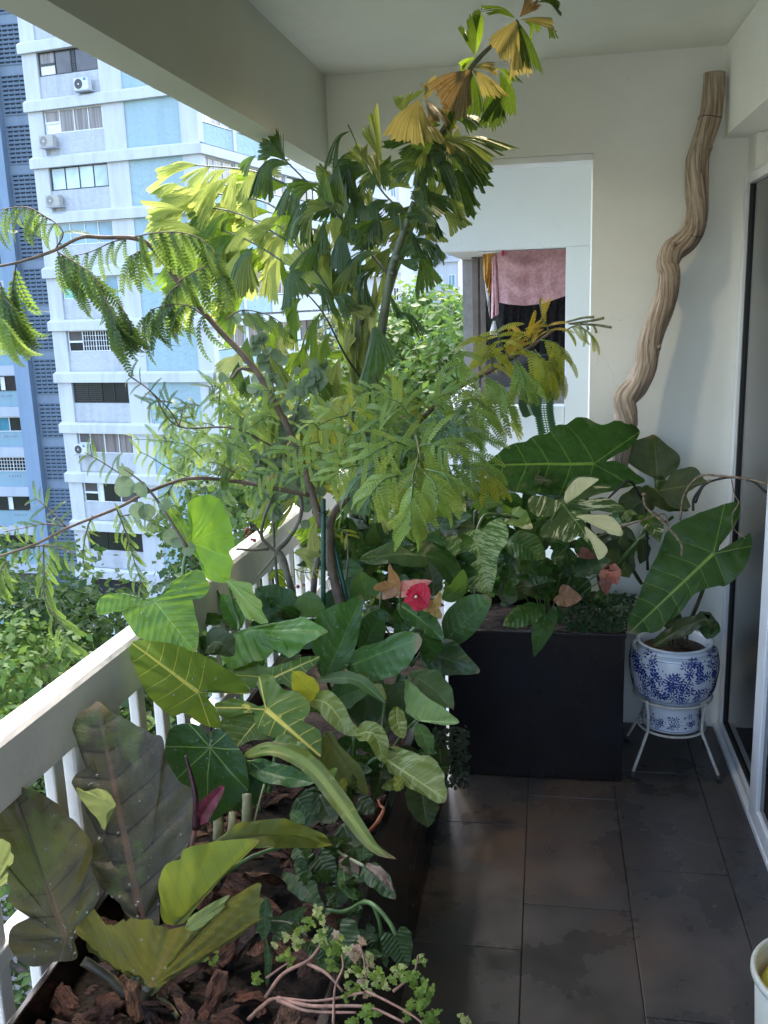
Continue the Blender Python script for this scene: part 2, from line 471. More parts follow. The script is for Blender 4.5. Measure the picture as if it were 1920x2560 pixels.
CB = V((-16.72, 46.0, 0))
U = V((-.9854, .1701, 0)); VV = V((.1701, .9854, 0))
MF = Matrix.Translation(CB) @ Matrix(((U.x, -VV.x, 0, 0), (U.y, -VV.y, 0, 0), (0, 0, 1, 0), (0, 0, 0, 1)))   # u left, n outward
MS = Matrix.Translation(CB) @ Matrix(((VV.x, -U.x, 0, 0), (VV.y, -U.y, 0, 0), (0, 0, 1, 0), (0, 0, 0, 1)))   # u away, n outward
def window(parent, M, u0, u1, z0, z1, layout, frame, n0=-.16, name='window', depth=.06):
    """layout: list of (fraction, kind) left to right as seen from outside (u falls from left to right on the front)"""
    fr = MB(); w = .045
    fr.box((u0, n0, z0), (u1, n0 + depth, z0 + w), M).box((u0, n0, z1 - w), (u1, n0 + depth, z1), M)
    e = [0]
    for f, k in layout: e.append(e[-1] + f)
    tot = e[-1]
    for x in e:
        uu = u1 - (u1 - u0) * x / tot
        uu = min(max(uu, u0 + w / 2), u1 - w / 2)
        fr.box((uu - w / 2, n0 + .001, z0 + w), (uu + w / 2, n0 + depth - .001, z1 - w), M)
    panes = []
    for i, (f, k) in enumerate(layout):
        a = u1 - (u1 - u0) * e[i] / tot; b = u1 - (u1 - u0) * e[i+1] / tot
        lo, hi = b + w / 2, a - w / 2
        if k == 'hop':       # small top-hung light over a white board
            zm = z0 + (z1 - z0) * .47
            fr.box((lo, n0 + .002, zm - .05), (hi, n0 + depth + .02, zm + .05), M)
            panes.append((lo, hi, zm + .05, z1 - w, P_curt)); panes.append((lo, hi, z0 + w, zm - .05, M_fw))
        elif k == 'hop2':
            zm = z0 + (z1 - z0) * .47
            fr.box((lo, n0 + .002, zm - .05), (hi, n0 + depth + .02, zm + .05), M)
            panes.append((lo, hi, zm + .05, z1 - w, P_smoke)); panes.append((lo, hi, z0 + w, zm - .05, P_dark))
        elif k == 'lou':
            panes.append((lo, hi, z0 + w, z1 - w, P_dark))
            zz = z0 + w + .05
            while zz < z1 - w - .06:
                fr.box((lo, n0 + .03, zz), (hi, n0 + .05, zz + .055), M); zz += .11
        elif k == 'grille':
            panes.append((lo, hi, z0 + w, z1 - w, P_dark))
            for q in range(1, 5): fr.box((lo + (hi-lo)*q/5 - .012, n0 + .03, z0 + w), (lo + (hi-lo)*q/5 + .012, n0 + .055, z1 - w), M)
            for q in range(1, 4): fr.box((lo, n0 + .03, z0 + (z1-z0)*q/4 - .012), (hi, n0 + .056, z0 + (z1-z0)*q/4 + .012), M)
        else:
            panes.append((lo, hi, z0 + w, z1 - w, {'d': P_dark, 's': P_smoke, 'c': P_curt, 'p': P_pale, 'b': P_blue, 't': P_teal, 'g': P_green, 'w': M_fw}[k]))
    o = obj(name, fr, frame, parent)
    for lo, hi, za, zb, m in panes:
        obj('pane', MB().box((lo, n0 - .02, za), (hi, n0 + .02, zb), M), m, o)
    return o

ba = thing('apartment_block', 'tall white apartment block with pale blue panels and ledges at every storey', 'building', (CB.x - 4, 47, GZ))
ZB = [14.75 + 2.765 * 3 - 2.765 * k for k in range(0, 17)]
core = MB().box((.6, -9.0, GZ), (9.88, -.45, 26), MF).box((.25, -8.5, GZ), (30, -.45, 25.9), MS)
obj('core_wall', core, M_bt, ba)
lay = {3: ([(1, 'hop'), (1, 's'), (.25, 'lou'), (1.4, 's')], M_fd), 4: ([(1.05, 'hop'), (1, 'c'), (1, 'c'), (1, 'c')], M_fw), 5: ([(1, 'p')] * 4, M_fd),
       6: ([(.9, 'b'), (1, 'b'), (.9, 'b'), (1, 'b')], M_fw), 7: ([(.9, 'g'), (1, 'g'), (1, 'w'), (1, 'b')], M_fw), 8: ([(1, 'hop2'), (.9, 'grille'), (.9, 'grille'), (1, 'd')], M_fw),
       9: ([(1, 'lou'), (1, 'lou'), (.9, 'd'), (1, 'd')], M_fd), 10: ([(.8, 'hop2'), (1, 'c'), (1, 'c'), (1, 'c')], M_fw), 11: ([(.8, 'hop2'), (.3, 'w'), (1, 'd'), (1, 's')], M_fw),
       12: ([(1, 'd'), (1, 'd'), (1, 'd')], M_fd), 13: ([(1, 'd'), (1, 'd'), (1.4, 'd')], M_fd), 14: ([(.8, 'hop2'), (1, 's'), (1, 'd')], M_fw)}
for k, zb in enumerate(ZB):
    if k < 1: continue
    zt, zl = zb - .29, zb - 2.765 + .28           # storey between the ledges
    # ledge: a weathered band with chamfered top, wrapping the corner
    L = MB()
    L.box((-.20, -.12, zb - .30), (9.97, .20, zb + .16), MF)
    for sgn in (0,):
        a = [MF @ V(q) for q in ((-.20, .20, zb + .16), (9.97, .20, zb + .16), (9.9, .0, zb + .28), (0, .0, zb + .28))]
        L.quad(*a)
        a = [MF @ V(q) for q in ((9.97, .20, zb + .16), (9.97, -.12, zb + .16), (9.9, -.12, zb + .28), (9.9, .0, zb + .28))]
        L.quad(*a)
    L.box((.121, -.12, zb - .30), (29, .20, zb + .16), MS)
    obj('ledge', L, M_bw, ba)
    obj('pillar', MB().box((8.98, -.5, zl), (9.88, .0, zt), MF), M_bw, ba)
    obj('pillar', MB().box((4.08, -.5, zl), (5.36, -.002, zt), MF), M_bw, ba)
    obj('pillar', MB().box((.0, -.5, zl), (.97, -.001, zt), MF), M_bw, ba)
    obj('blue_panel', MB().box((.971, -.46, zl), (4.079, -.05, zt), MF), M_bblue, ba)
    zs = zt - 1.14
    obj('spandrel', MB().box((5.361, -.46, zl), (8.979, -.09, zs), MF), M_bt, ba)
    if k in lay:
        window(ba, MF, 5.42, 8.92, zs + .01, zt - .02, *lay[k])
    # side face
    if 3 <= k <= 10:
        u = .35
        for j in range(5):
            ln = [3.6, 3.4, 2.6, 5.2, 3.6][j]
            obj('spandrel', MB().box((u, -.46, zl), (u + ln - .3, -.09, zs - .1), MS), [M_bblue, M_bblue, M_bw, M_bw, M_bblue][j], ba)
            window(ba, MS, u + .05, u + ln - .35, zs - .05, zt - .02, [[(1, 'c'), (.8, 'c'), (.5, 'hop'), (.5, 'hop')], [(.5, 'hop'), (1, 'c'), (1, 'c')], [(1, 'c'), (1, 's')], [(1, 'p'), (1, 's'), (1, 'd'), (1, 's'), (1, 'p')], [(1, 'd'), (1, 's'), (1, 'b')]][j], M_fd if j == 3 else M_fw)
            obj('pillar', MB().box((u + ln - .3, -.46, zl), (u + ln, -.03, zt), MS), M_bw, ba)
            u += ln + .02
M_ac = plain('air_con_white', (.62, .62, .60), .5); M_acd = plain('air_con_grille', (.06, .06, .065), .6); M_acg = plain('air_con_beige', (.42, .40, .36), .6)
M_lab = plain('air_con_blue_sticker', (.05, .22, .55), .4)
def air_con(u, z, dark, label):
    p = MF @ V((u, .3, z))
    t = thing('air_conditioner', label, 'air conditioner', p, 'air conditioners on the white block')
    obj('body', MB().box((u - .42, .10, z), (u + .42, .44, z + .56), MF, bev=.02), M_ac if dark else M_acg, t)
    g = MB()
    n = 20; r = .235; cu, cz = u + .14, z + .28
    for i in range(n):
        a0, a1 = 2*math.pi*i/n, 2*math.pi*(i+1)/n
        g.v += [tuple(MF @ V((cu, .446, cz))), tuple(MF @ V((cu + r*math.cos(a0), .446, cz + r*math.sin(a0)))), tuple(MF @ V((cu + r*math.cos(a1), .446, cz + r*math.sin(a1))))]
        g.f.append((3*i, 3*i+1, 3*i+2))
    g2 = obj('fan_grille', g, M_acd if dark else plain('air_con_grille_grey', (.25, .24, .22), .6), t)
    obj('hub', MB().box((cu - .04, .447, cz - .04), (cu + .04, .455, cz + .04), MF), M_ac, t)
    if dark: obj('sticker', MB().box((u - .32, .441, z + .42), (u - .16, .4445, z + .54), MF), M_lab, t)
    obj('bracket', MB().box((u - .46, -.09, z - .05), (u + .46, .46, z - .012), MF).box((u - .30, -.09, z - .30), (u - .26, .0, z - .05), MF).box((u + .26, -.09, z - .30), (u + .30, .0, z - .05), MF), M_grey, t)
air_con(6.15, 12.35, True, 'white air conditioner with dark round fan under the topmost visible dark window')
air_con(8.6, 9.88, False, 'beige air conditioner on a bracket under the brown curtained window')
air_con(8.6, 6.98, False, 'beige air conditioner below the window with four pale blinds')
air_con(8.5, -6.05, True, 'half hidden white air conditioner on a lower storey of the white block')

# blue wing behind: perforated stair tower, smooth columns, window facade
bb = thing('blue_block', 'blue apartment wing with a perforated stair tower left of the white block', 'building', (-34, 56, GZ))
YT = 55.0
obj('stair_tower_wall', MB().box((-32.1, YT, GZ), (-27.0, YT + 6, 26)), M_tower, bb)
ven = MB(); slots = MB(); plate = MB()
z = 23.66
for gk in range(15):
    zt = z - 2.77 * gk
    plate.box((-32.0, YT - .06, zt - 2.22), (-27.2, YT - .001, zt))
    for r in range(9):
        zz = zt - .06 - r * .245
        x = -31.9 + (.02 if r % 2 else 0)
        while x < -27.6:
            slots.box((x, YT - .064, zz - .10), (x + .29, YT - .0605, zz - .005))
            ven.box((x - .02, YT - .13, zz - .008), (x + .31, YT - .0605, zz + .035))
            x += .375
obj('vent_panel', plate, M_vent, bb)
obj('vent_slots', slots, M_slot, bb, kind='stuff'); obj('vent_hoods', ven, M_vent, bb, kind='stuff')
obj('column', MB().box((-32.62, YT - .5, GZ), (-32.101, YT + 6, 26)), M_col, bb)
obj('column', MB().box((-33.25, YT - .25, GZ), (-32.621, YT + 6, 26)), M_col, bb)
obj('facade_wall', MB().box((-50, YT + .35, GZ), (-33.251, YT + 6, 26)), M_bcyan, bb)
lays = [[(1, 'd'), (1, 'd'), (.4, 'w'), (1, 'd')], [(1, 't'), (1, 't'), (.9, 'd')], [(1, 'grille'), (1, 'grille'), (1, 'grille')], [(1.2, 'd'), (.35, 'w'), (1.2, 'd')], [(.4, 'w'), (1, 'd'), (1, 'd')], [(1, 'd'), (1, 's')]]
for k in range(-4, 8):
    zb = -3.23 - 2.63 * k
    MX = Matrix(((-1, 0, 0, 0), (0, -1, 0, YT + .35), (0, 0, 1, 0), (0, 0, 0, 1)))
    for (xa, xb) in ((33.35, 36.6), (37.4, 40.6)):
        window(bb, MX, xa, xb, zb, zb + .95, [(f, q) for f, q in reversed(lays[k % 6])][::-1], M_fw if k % 6 in (1, 2) else M_fd, n0=.003)
    obj('ledge', MB().box((-50, YT + .05, zb + .99), (-33.252, YT + .349, zb + 1.62)), M_grey, bb)
    pg = MB()
    for q in range(5): pg.box((-34.9 + q * .2, YT + .25, zb - .34), (-34.84 + q * .2, YT + .349, zb - .26))
    obj('peg_row', pg, M_grey, bb)

# blocks seen through the gap
def far_block(name, label, reg, xl, xr, Y, ztop, mats, rows, cols, tilt=0.0):
    a = at('P', xl, 700, Y); b = at('P', xr, 700, Y)
    t = thing(name, label, 'building', ((a.x + b.x) / 2, Y, GZ), 'far apartment blocks in the gap')
    obj('wall', MB().box((a.x, Y, GZ), (b.x, Y + 14, ztop)), mats[0], t)
    st = 2.8
    n = int((ztop + 8) / st)
    for i in range(n):
        z = ztop - 1.0 - i * st
        obj('ledge', MB().box((a.x - .2, Y - .35, z - 1.5), (b.x + .2, Y - .001, z - 1.1)), mats[1], t)
        for c in range(cols):
            w = (b.x - a.x) / cols
            x0 = a.x + w * (c + .22); x1 = a.x + w * (c + .78)
            o = obj('window', MB().box((x0, Y - .06, z - 1.05), (x1, Y - .002, z + .1)), M_fw, t)
            m = rnd.choice([P_dark, P_teal, P_blue, P_green, P_smoke])
            obj('pane', MB().box((x0 + .08, Y - .10, z - .97), ((x0 + x1) / 2 - .04, Y - .0605, z + .02)), m, o)
            obj('pane', MB().box(((x0 + x1) / 2 + .04, Y - .10, z - .97), (x1 - .08, Y - .0605, z + .02)), m, o)
    return t
far_block('far_block', 'distant white apartment tower with teal windows seen right of the palm stem', 'P', 1048, 1146, 95, 30, (M_bw, M_bw), 12, 3)
far_block('far_block', 'distant blue grey tower seen immediately right of the palm stem', 'P', 1006, 1040, 100, 34, (M_tower, M_tower), 12, 2)
far_block('far_block', 'distant pale block with small windows by the brown window frame', 'P', 1156, 1216, 130, 20, (M_grey, M_bw), 10, 3)
far_block('far_block', 'distant white tower hidden mostly behind the palm leaves', 'P', 925, 1003, 82, 26, (M_bw, M_bw), 10, 3)

# trees: tapered trunk, limbs and a crown of many leaf blades gathered in clumps
def crown_mat(name, c1, c2):
    t = NT(name); oi = t.node('ShaderNodeAttribute', attribute_name='tint').outputs['Fac']
    p = t.pos()
    c = t.mix(oi, c1, c2)
    c = t.mix(t.ramp(t.noise(p, .9, 3), .3, .7, 0, .5), c, tuple(x * .7 for x in c1))
    t.set(c, .55, .3)
    tr = t.node('ShaderNodeBsdfTranslucent'); t.put(tr.inputs[0], t.mix(oi, tuple(min(1, x * 1.6) for x in c1), tuple(min(1, x * 1.9) for x in c2)))
    mx = t.node('ShaderNodeMixShader'); mx.inputs[0].default_value = .35
    t.l.new(t.b.outputs[0], mx.inputs[1]); t.l.new(tr.outputs[0], mx.inputs[2]); t.l.new(mx.outputs[0], t.out.inputs[0])
    return t.m
M_cr = [crown_mat('crown_deep_green', (.028, .062, .016), (.075, .12, .022)), crown_mat('crown_fresh_green', (.045, .10, .02), (.13, .19, .03)), crown_mat('crown_dull_olive', (.05, .075, .028), (.12, .13, .05))]
M_bark = plain('tree_bark', (.09, .07, .055), .9, var=.3, scale=3, bump=.5, bscale=14, bdist=.03)
def tree(label, x, y, ztop, rad, mi, nl, seed, leaf=.24, group='trees below the balcony'):
    r = random.Random(seed)
    t = thing('tree', label, 'tree', (x, y, GZ), group)
    h = ztop - GZ
    tr = MB(); tr.tube(smooth_path([(x, y, GZ), (x + r.uniform(-.4, .4), y, GZ + h*.3), (x + r.uniform(-.6, .6), y + .3, GZ + h*.62), (x, y, ztop - rad*.6)], 5), [.34 - .25 * i / 15 for i in range(16)], 9)
    clumps = []
    for i in range(60):
        a = r.uniform(0, 2*math.pi); e = r.uniform(-.9, 1.0)
        q = V((math.cos(a) * math.sqrt(max(0, 1 - e*e)), math.sin(a) * math.sqrt(max(0, 1 - e*e)), e * 1.05)) * rad * r.uniform(.55, 1.0)
        clumps.append((V((x, y, ztop - rad)) + q, rad * r.uniform(.22, .40), r.random()))
    for c, cr, _ in clumps[:14]:
        b = V((x, y, ztop - rad * r.uniform(1.0, 1.9)))
        tr.tube(smooth_path([b, b.lerp(c, .5) + V((0, 0, .3)), c], 4), [.10 * (1 - i / 10) + .02 for i in range(9)], 6)
    obj('trunk', tr, M_bark, t, smooth=True)
    mb = MB(); tint = []
    for i in range(nl):
        c, cr, ct = clumps[r.randrange(len(clumps))]
        d = V((r.gauss(0, 1), r.gauss(0, 1), r.gauss(0, 1))).normalized()
        p = c + d * cr * (r.random() ** .4)
        n = (d + V((r.gauss(0, .5), r.gauss(0, .5), r.gauss(.5, .5)))).normalized()
        ta = n.orthogonal().normalized(); ta = (Matrix.Rotation(r.uniform(0, 6.28), 3, n) @ ta); tb = n.cross(ta)
        l = leaf * r.uniform(.45, 1.55); w = l * r.uniform(.26, .42)
        k = len(mb.v)
        mb.v += [tuple(p), tuple(p + ta*l*.5 + tb*w - n*l*.05), tuple(p + ta*l - n*l*.18), tuple(p + ta*l*.5 - tb*w - n*l*.05)]
        mb.f.append((k, k+1, k+2, k+3))
        tv = min(1, max(0, .55 * ct + .45 * r.random()))
        tint += [tv] * 4
    o = obj('crown', mb, M_cr[mi], t)
    at_ = o.data.attributes.new('tint', 'FLOAT', 'POINT'); at_.data.foreach_set('value', tint)
    return t
def tree_px(label, px, py, Y, rad, mi, nl, seed, leaf=.24):
    p = at('P', px, py, Y); tree(label, p.x, Y, p.z, rad, mi, nl, seed, leaf)
tree_px('big dense broadleaf tree filling the left edge below the blue block', 15, 1385, 30, 4.3, 0, 9000, 1, .30)
tree_px('fresh green tree directly below the left edge behind the railing', 60, 1600, 24, 3.2, 1, 7000, 2, .26)
tree_px('yellowish dry tipped tree beside the foot of the white block', 230, 1640, 27, 2.2, 2, 5000, 3, .26)
tree_px('dark small tree at the foot of the blue stair tower', 190, 1585, 38, 2.6, 0, 4000, 4, .3)
tree_px('low green tree seen only between the railing balusters', 60, 2050, 19, 3.4, 0, 6000, 5, .24)
tree_px('shady tree seen between the lower balusters by the trough', 330, 1900, 22, 3.5, 1, 6000, 6, .26)
tree_px('tall fresh green tree in the gap left of the laundry balcony', 1085, 735, 30, 3.0, 1, 9000, 7, .24)
tree_px('tall olive tree behind the palm stem in the gap', 960, 800, 33, 3.4, 2, 8000, 8, .26)
tree_px('bushy green tree in front of the far towers beside the window frame', 1170, 790, 26, 2.4, 1, 6000, 9, .22)
tree_px('broad green tree behind the middle of the palm', 790, 940, 28, 3.2, 1, 7000, 10, .24)
tree_px('spreading green tree below the side of the white block', 640, 1130, 30, 3.6, 0, 7000, 11, .26)
tree_px('deep green tree low behind the railing end', 560, 1500, 26, 3.6, 0, 6000, 12, .26)
# ---------------------------------------------------------------- leaves
OUT = {
 'heart': [(0, 0), (.07, -.10), (.17, -.22), (.30, -.25), (.42, -.18), (.49, -.03), (.50, .14), (.46, .32), (.37, .52), (.24, .72), (.10, .90), (0, 1)],
 'round': [(0, 0), (.06, -.14), (.20, -.30), (.36, -.30), (.48, -.16), (.52, .05), (.50, .28), (.42, .52), (.29, .74), (.13, .92), (0, 1)],
 'arrow': [(0, 0), (.04, -.08), (.08, -.22), (.14, -.36), (.24, -.43), (.35, -.36), (.43, -.21), (.49, -.04), (.50, .12), (.46, .28), (.41, .42), (.33, .58), (.20, .78), (.09, .92), (0, 1)],
 'ovate': [(0, 0), (.10, .01), (.26, .06), (.41, .18), (.49, .34), (.49, .48), (.43, .63), (.32, .78), (.17, .91), (.06, .97), (0, 1)],
 'disc': [(0, 0), (.18, .0), (.38, .10), (.49, .30), (.5, .52), (.43, .76), (.27, .92), (.1, .99), (0, 1)],
 'lance': [(0, 0), (.10, .02), (.28, .10), (.43, .24), (.50, .42), (.46, .60), (.34, .78), (.17, .92), (0, 1)],
 'ribbon': [(0, 0), (.22, .03), (.40, .12), (.48, .28), (.50, .45), (.46, .64), (.36, .80), (.18, .93), (0, 1)],
 'spathe': [(0, 0), (.10, -.08), (.30, -.12), (.46, .02), (.50, .22), (.42, .48), (.24, .76), (.07, .94), (0, 1)],
 'lobed': [(0, 0), (.10, -.08), (.26, -.10), (.40, -.02), (.30, .10), (.44, .22), (.50, .36), (.33, .40), (.42, .60), (.36, .72), (.22, .68), (.20, .88), (.08, .94), (0, 1)],
}
def catmull2(P, n):
    out = []
    Q = [P[0]] + list(P) + [P[-1]]
    for i in range(1, len(Q) - 2):
        a, b, c, d = Q[i-1], Q[i], Q[i+1], Q[i+2]
        for k in range(n):
            t = k / n
            out.append(tuple(.5 * ((2*b[j]) + (c[j]-a[j])*t + (2*a[j]-5*b[j]+4*c[j]-d[j])*t*t + (3*b[j]-a[j]-3*c[j]+d[j])*t**3) for j in (0, 1)))
    out.append(P[-1])
    return out
def monstera_outline():
    o = [(0, 0), (.08, -.12), (.24, -.22), (.38, -.18)]
    ys = [-.05, .14, .33, .52, .70]
    ws = [.50, .52, .48, .40, .28]
    for i, y in enumerate(ys):
        o += [(ws[i], y), (ws[i] * .98, y + .07), (ws[i] * (.34 if i < 4 else .6), y + .10), (ws[i] * .36, y + .125)] if i < 4 else [(ws[i], y), (.16, .86)]
    o.append((0, 1)); return o
OUT['monstera'] = monstera_outline()

class Curve:
    """a leaf's midrib: runs on straight past both ends"""
    def __init__(self, pts):
        self.p = smooth_path(pts, 8)
        self.d = [0.0]
        for a, b in zip(self.p, self.p[1:]): self.d.append(self.d[-1] + (b - a).length)
        self.L = max(1e-6, self.d[-1])
    def at(self, s):
        x = s * self.L
        if x <= 0:
            t = (self.p[1] - self.p[0]).normalized(); return self.p[0] + t * x, t
        if x >= self.L:
            t = (self.p[-1] - self.p[-2]).normalized(); return self.p[-1] + t * (x - self.L), t
        i = 0
        lo, hi = 0, len(self.d) - 1
        while hi - lo > 1:
            m = (lo + hi) // 2
            if self.d[m] <= x: lo = m
            else: hi = m
        f = (x - self.d[lo]) / max(1e-9, self.d[hi] - self.d[lo])
        a, b = self.p[lo], self.p[hi]
        t0 = (self.p[hi] - self.p[lo]).normalized()
        t1 = (self.p[min(hi+1, len(self.p)-1)] - self.p[lo]).normalized() if hi + 1 < len(self.p) else t0
        return a.lerp(b, f), t0.lerp(t1, f * .5).normalized()

LSEED = [0]
def leaf(parent, kind, reg, pts, W, mat, n=(0, .6, .8), fold=.12, wave=.03, wf=5.0, name='leaf', cup=0.0, twist=0.0, label=None, rag=0.0, rings=8, quilt=0.0):
    """one blade. pts run attach -> tip; n = which way its face looks (right, up, towards the door)"""
    LSEED[0] += 1; sd = LSEED[0]; r = random.Random(sd * 13 + 5)
    P3 = [at(reg, *p) for p in pts]
    cv = Curve(P3); L = cv.L
    nv = V((n[0], -n[2], n[1])).normalized()
    mid, tm = cv.at(.4)
    nn = (nv - tm * nv.dot(tm)).normalized(); lat = tm.cross(nn)
    e = .004
    pp = (proj(mid + lat * e) - proj(mid)).length / e
    Wm = W * REG[reg][2] / max(pp, px_per_m(mid) * .33)
    if kind == 'fan':
        return fan(parent, cv, nv, Wm, mat, r, name, label, wave, fold)
    half = catmull2(OUT[kind], 3)
    asym = 1 + r.uniform(-.07, .07)
    loop = [(x * asym, y) for x, y in half] + [(-x * (2 - asym), y) for x, y in reversed(half[1:-1])]
    mb = MB()
    ph = r.uniform(0, 6.28); ph2 = r.uniform(0, 6.28)
    sca = .028 if kind in ('arrow', 'heart', 'ovate', 'round') else .012
    loop = [(x * (1 + sca * 1.4 * math.sin(y * 17 + ph + (2 if x > 0 else 0)) + sca * noise.noise(V((x * 4, y * 5, sd * 1.3))) * 2), y) for x, y in loop]
    nl = len(loop)
    def place(x, y, rr, ang):
        X = x * Wm
        p, t = cv.at(y)
        nn = nv - t * nv.dot(t)
        nn = nn.normalized() if nn.length > 1e-4 else t.orthogonal().normalized()
        if twist: nn = Matrix.Rotation(twist * y, 3, t) @ nn
        la = t.cross(nn)
        ax = abs(X)
        h = fold * ax - cup * X * X / max(Wm, 1e-6) * 2
        h += wave * L * rr * rr * (math.sin(wf * y * 2.4 * math.pi / 2 + ph + (1.7 if x > 0 else 0)) + .5 * math.sin(wf * 2.3 * y * math.pi + ph2 + x * 3))
        if quilt: h += quilt * Wm * (.5 - .5 * math.cos(2 * math.pi * 7 * (y - .55 * abs(x) * Wm / L))) * min(1, abs(x) * 8) * (1 - rr * .5)
        h += .010 * Wm * noise.noise(V((x * 3 + sd, y * 4, sd * .7)))
        return p + la * X * (1 - .10 * fold) + nn * h
    mb.v.append(tuple(place(0, 0, 0, 0))); mb.uv.append((0.0, 0.0))
    for k in range(1, rings + 1):
        rr = (k / rings) ** .85
        for i, (x, y) in enumerate(loop):
            q = rr
            xx, yy = x * q, y * q
            if k == rings and rag:
                j = 1 - rag * max(0, noise.noise(V((x * 9, y * 9, sd)))) * 2; xx *= j; yy *= j
            mb.v.append(tuple(place(xx, yy, rr, 0))); mb.uv.append((xx * Wm / L, yy))
    for i in range(nl):
        mb.f.append((0, 1 + i, 1 + (i + 1) % nl))
    for k in range(rings - 1):
        a = 1 + k * nl; b = a + nl
        for i in range(nl):
            j = (i + 1) % nl
            mb.f.append((a + i, b + i, b + j, a + j))
    return obj(name, mb, mat, parent, smooth=True, label=label)

def tleaf(parent, reg, A, T, out, YA, YT, mat, n=(0, .5, .85), fold=.08, wave=.012, wf=4.0, name='leaf', label=None, rings=12, quilt=0.0, cup=0.0, mid=None, scal=.0):
    """a blade whose own outline was surveyed: each outline point is laid on the blade's tilted plane, then the blade is cupped and waved"""
    LSEED[0] += 1; sd = LSEED[0]; r = random.Random(sd * 17 + 3)
    a, t3 = at(reg, A[0], A[1], YA), at(reg, T[0], T[1], YT)
    L = (t3 - a).length; tg = (t3 - a) / L
    nv = V((n[0], -n[2], n[1])).normalized(); nn = (nv - tg * nv.dot(tg)).normalized(); la = tg.cross(nn)
    ox, oy, s = REG[reg]; o3 = V((0, 0, H))
    pts = []
    for x, y in out:
        d = ray(ox + x * s, oy + y * s)
        k = (a - o3).dot(nn) / d.dot(nn)
        q = o3 + d * k - a
        pts.append((q.dot(la), q.dot(tg) / L))
    Q = [pts[-1]] + pts + [pts[0], pts[1]]; loop = []
    for i in range(1, len(Q) - 2):
        p0, p1, p2, p3 = Q[i-1], Q[i], Q[i+1], Q[i+2]
        for k in range(5):
            u = k / 5
            loop.append(tuple(.5 * ((2*p1[j]) + (p2[j]-p0[j])*u + (2*p0[j]-5*p1[j]+4*p2[j]-p3[j])*u*u + (3*p1[j]-p0[j]-3*p2[j]+p3[j])*u**3) for j in (0, 1)))
    nl = len(loop); Wm = max(abs(x) for x, y in loop) * 2; ph = r.uniform(0, 6.28)
    per = [0.0]
    for i in range(nl): per.append(per[-1] + math.hypot(loop[(i+1) % nl][0] - loop[i][0], (loop[(i+1) % nl][1] - loop[i][1]) * L))
    mb = MB(); mb.v.append(tuple(a)); mb.uv.append((0.0, 0.0))
    for k in range(1, rings + 1):
        rr = (k / rings) ** .85
        for i, (x, y) in enumerate(loop):
            X, yy = x * rr, y * rr
            ax = abs(X)
            h = fold * ax - cup * X * X / Wm * 2 + (cup * .3) * L * yy * (1 - yy)
            e = rr ** 3
            h += wave * L * e * (math.sin(wf * 6.28 * per[i] / L * .55 + ph) + .6 * math.sin(wf * 6.28 * per[i] / L * 1.27 + ph * 2))
            if quilt: h += quilt * Wm * (.5 - .5 * math.cos(2 * math.pi * 8 * (yy - .6 * ax / L))) * min(1, ax / Wm * 8) * (1 - .5 * rr)
            h += .022 * Wm * noise.noise(V((X / Wm * 4 + sd, yy * 5, sd * .7))) * min(1, 3 * rr)
            j = 1 + .020 * noise.noise(V((per[i] / L * 14, sd, 1))) * e
            mb.v.append(tuple(a + la * X * j + tg * (yy * L * j) + nn * h)); mb.uv.append((X / L, yy))
    for i in range(nl): mb.f.append((0, 1 + i, 1 + (i + 1) % nl))
    for k in range(rings - 1):
        b0 = 1 + k * nl; b1 = b0 + nl
        for i in range(nl):
            j = (i + 1) % nl; mb.f.append((b0 + i, b1 + i, b1 + j, b0 + j))
    return obj(name, mb, mat, parent, smooth=True, label=label)

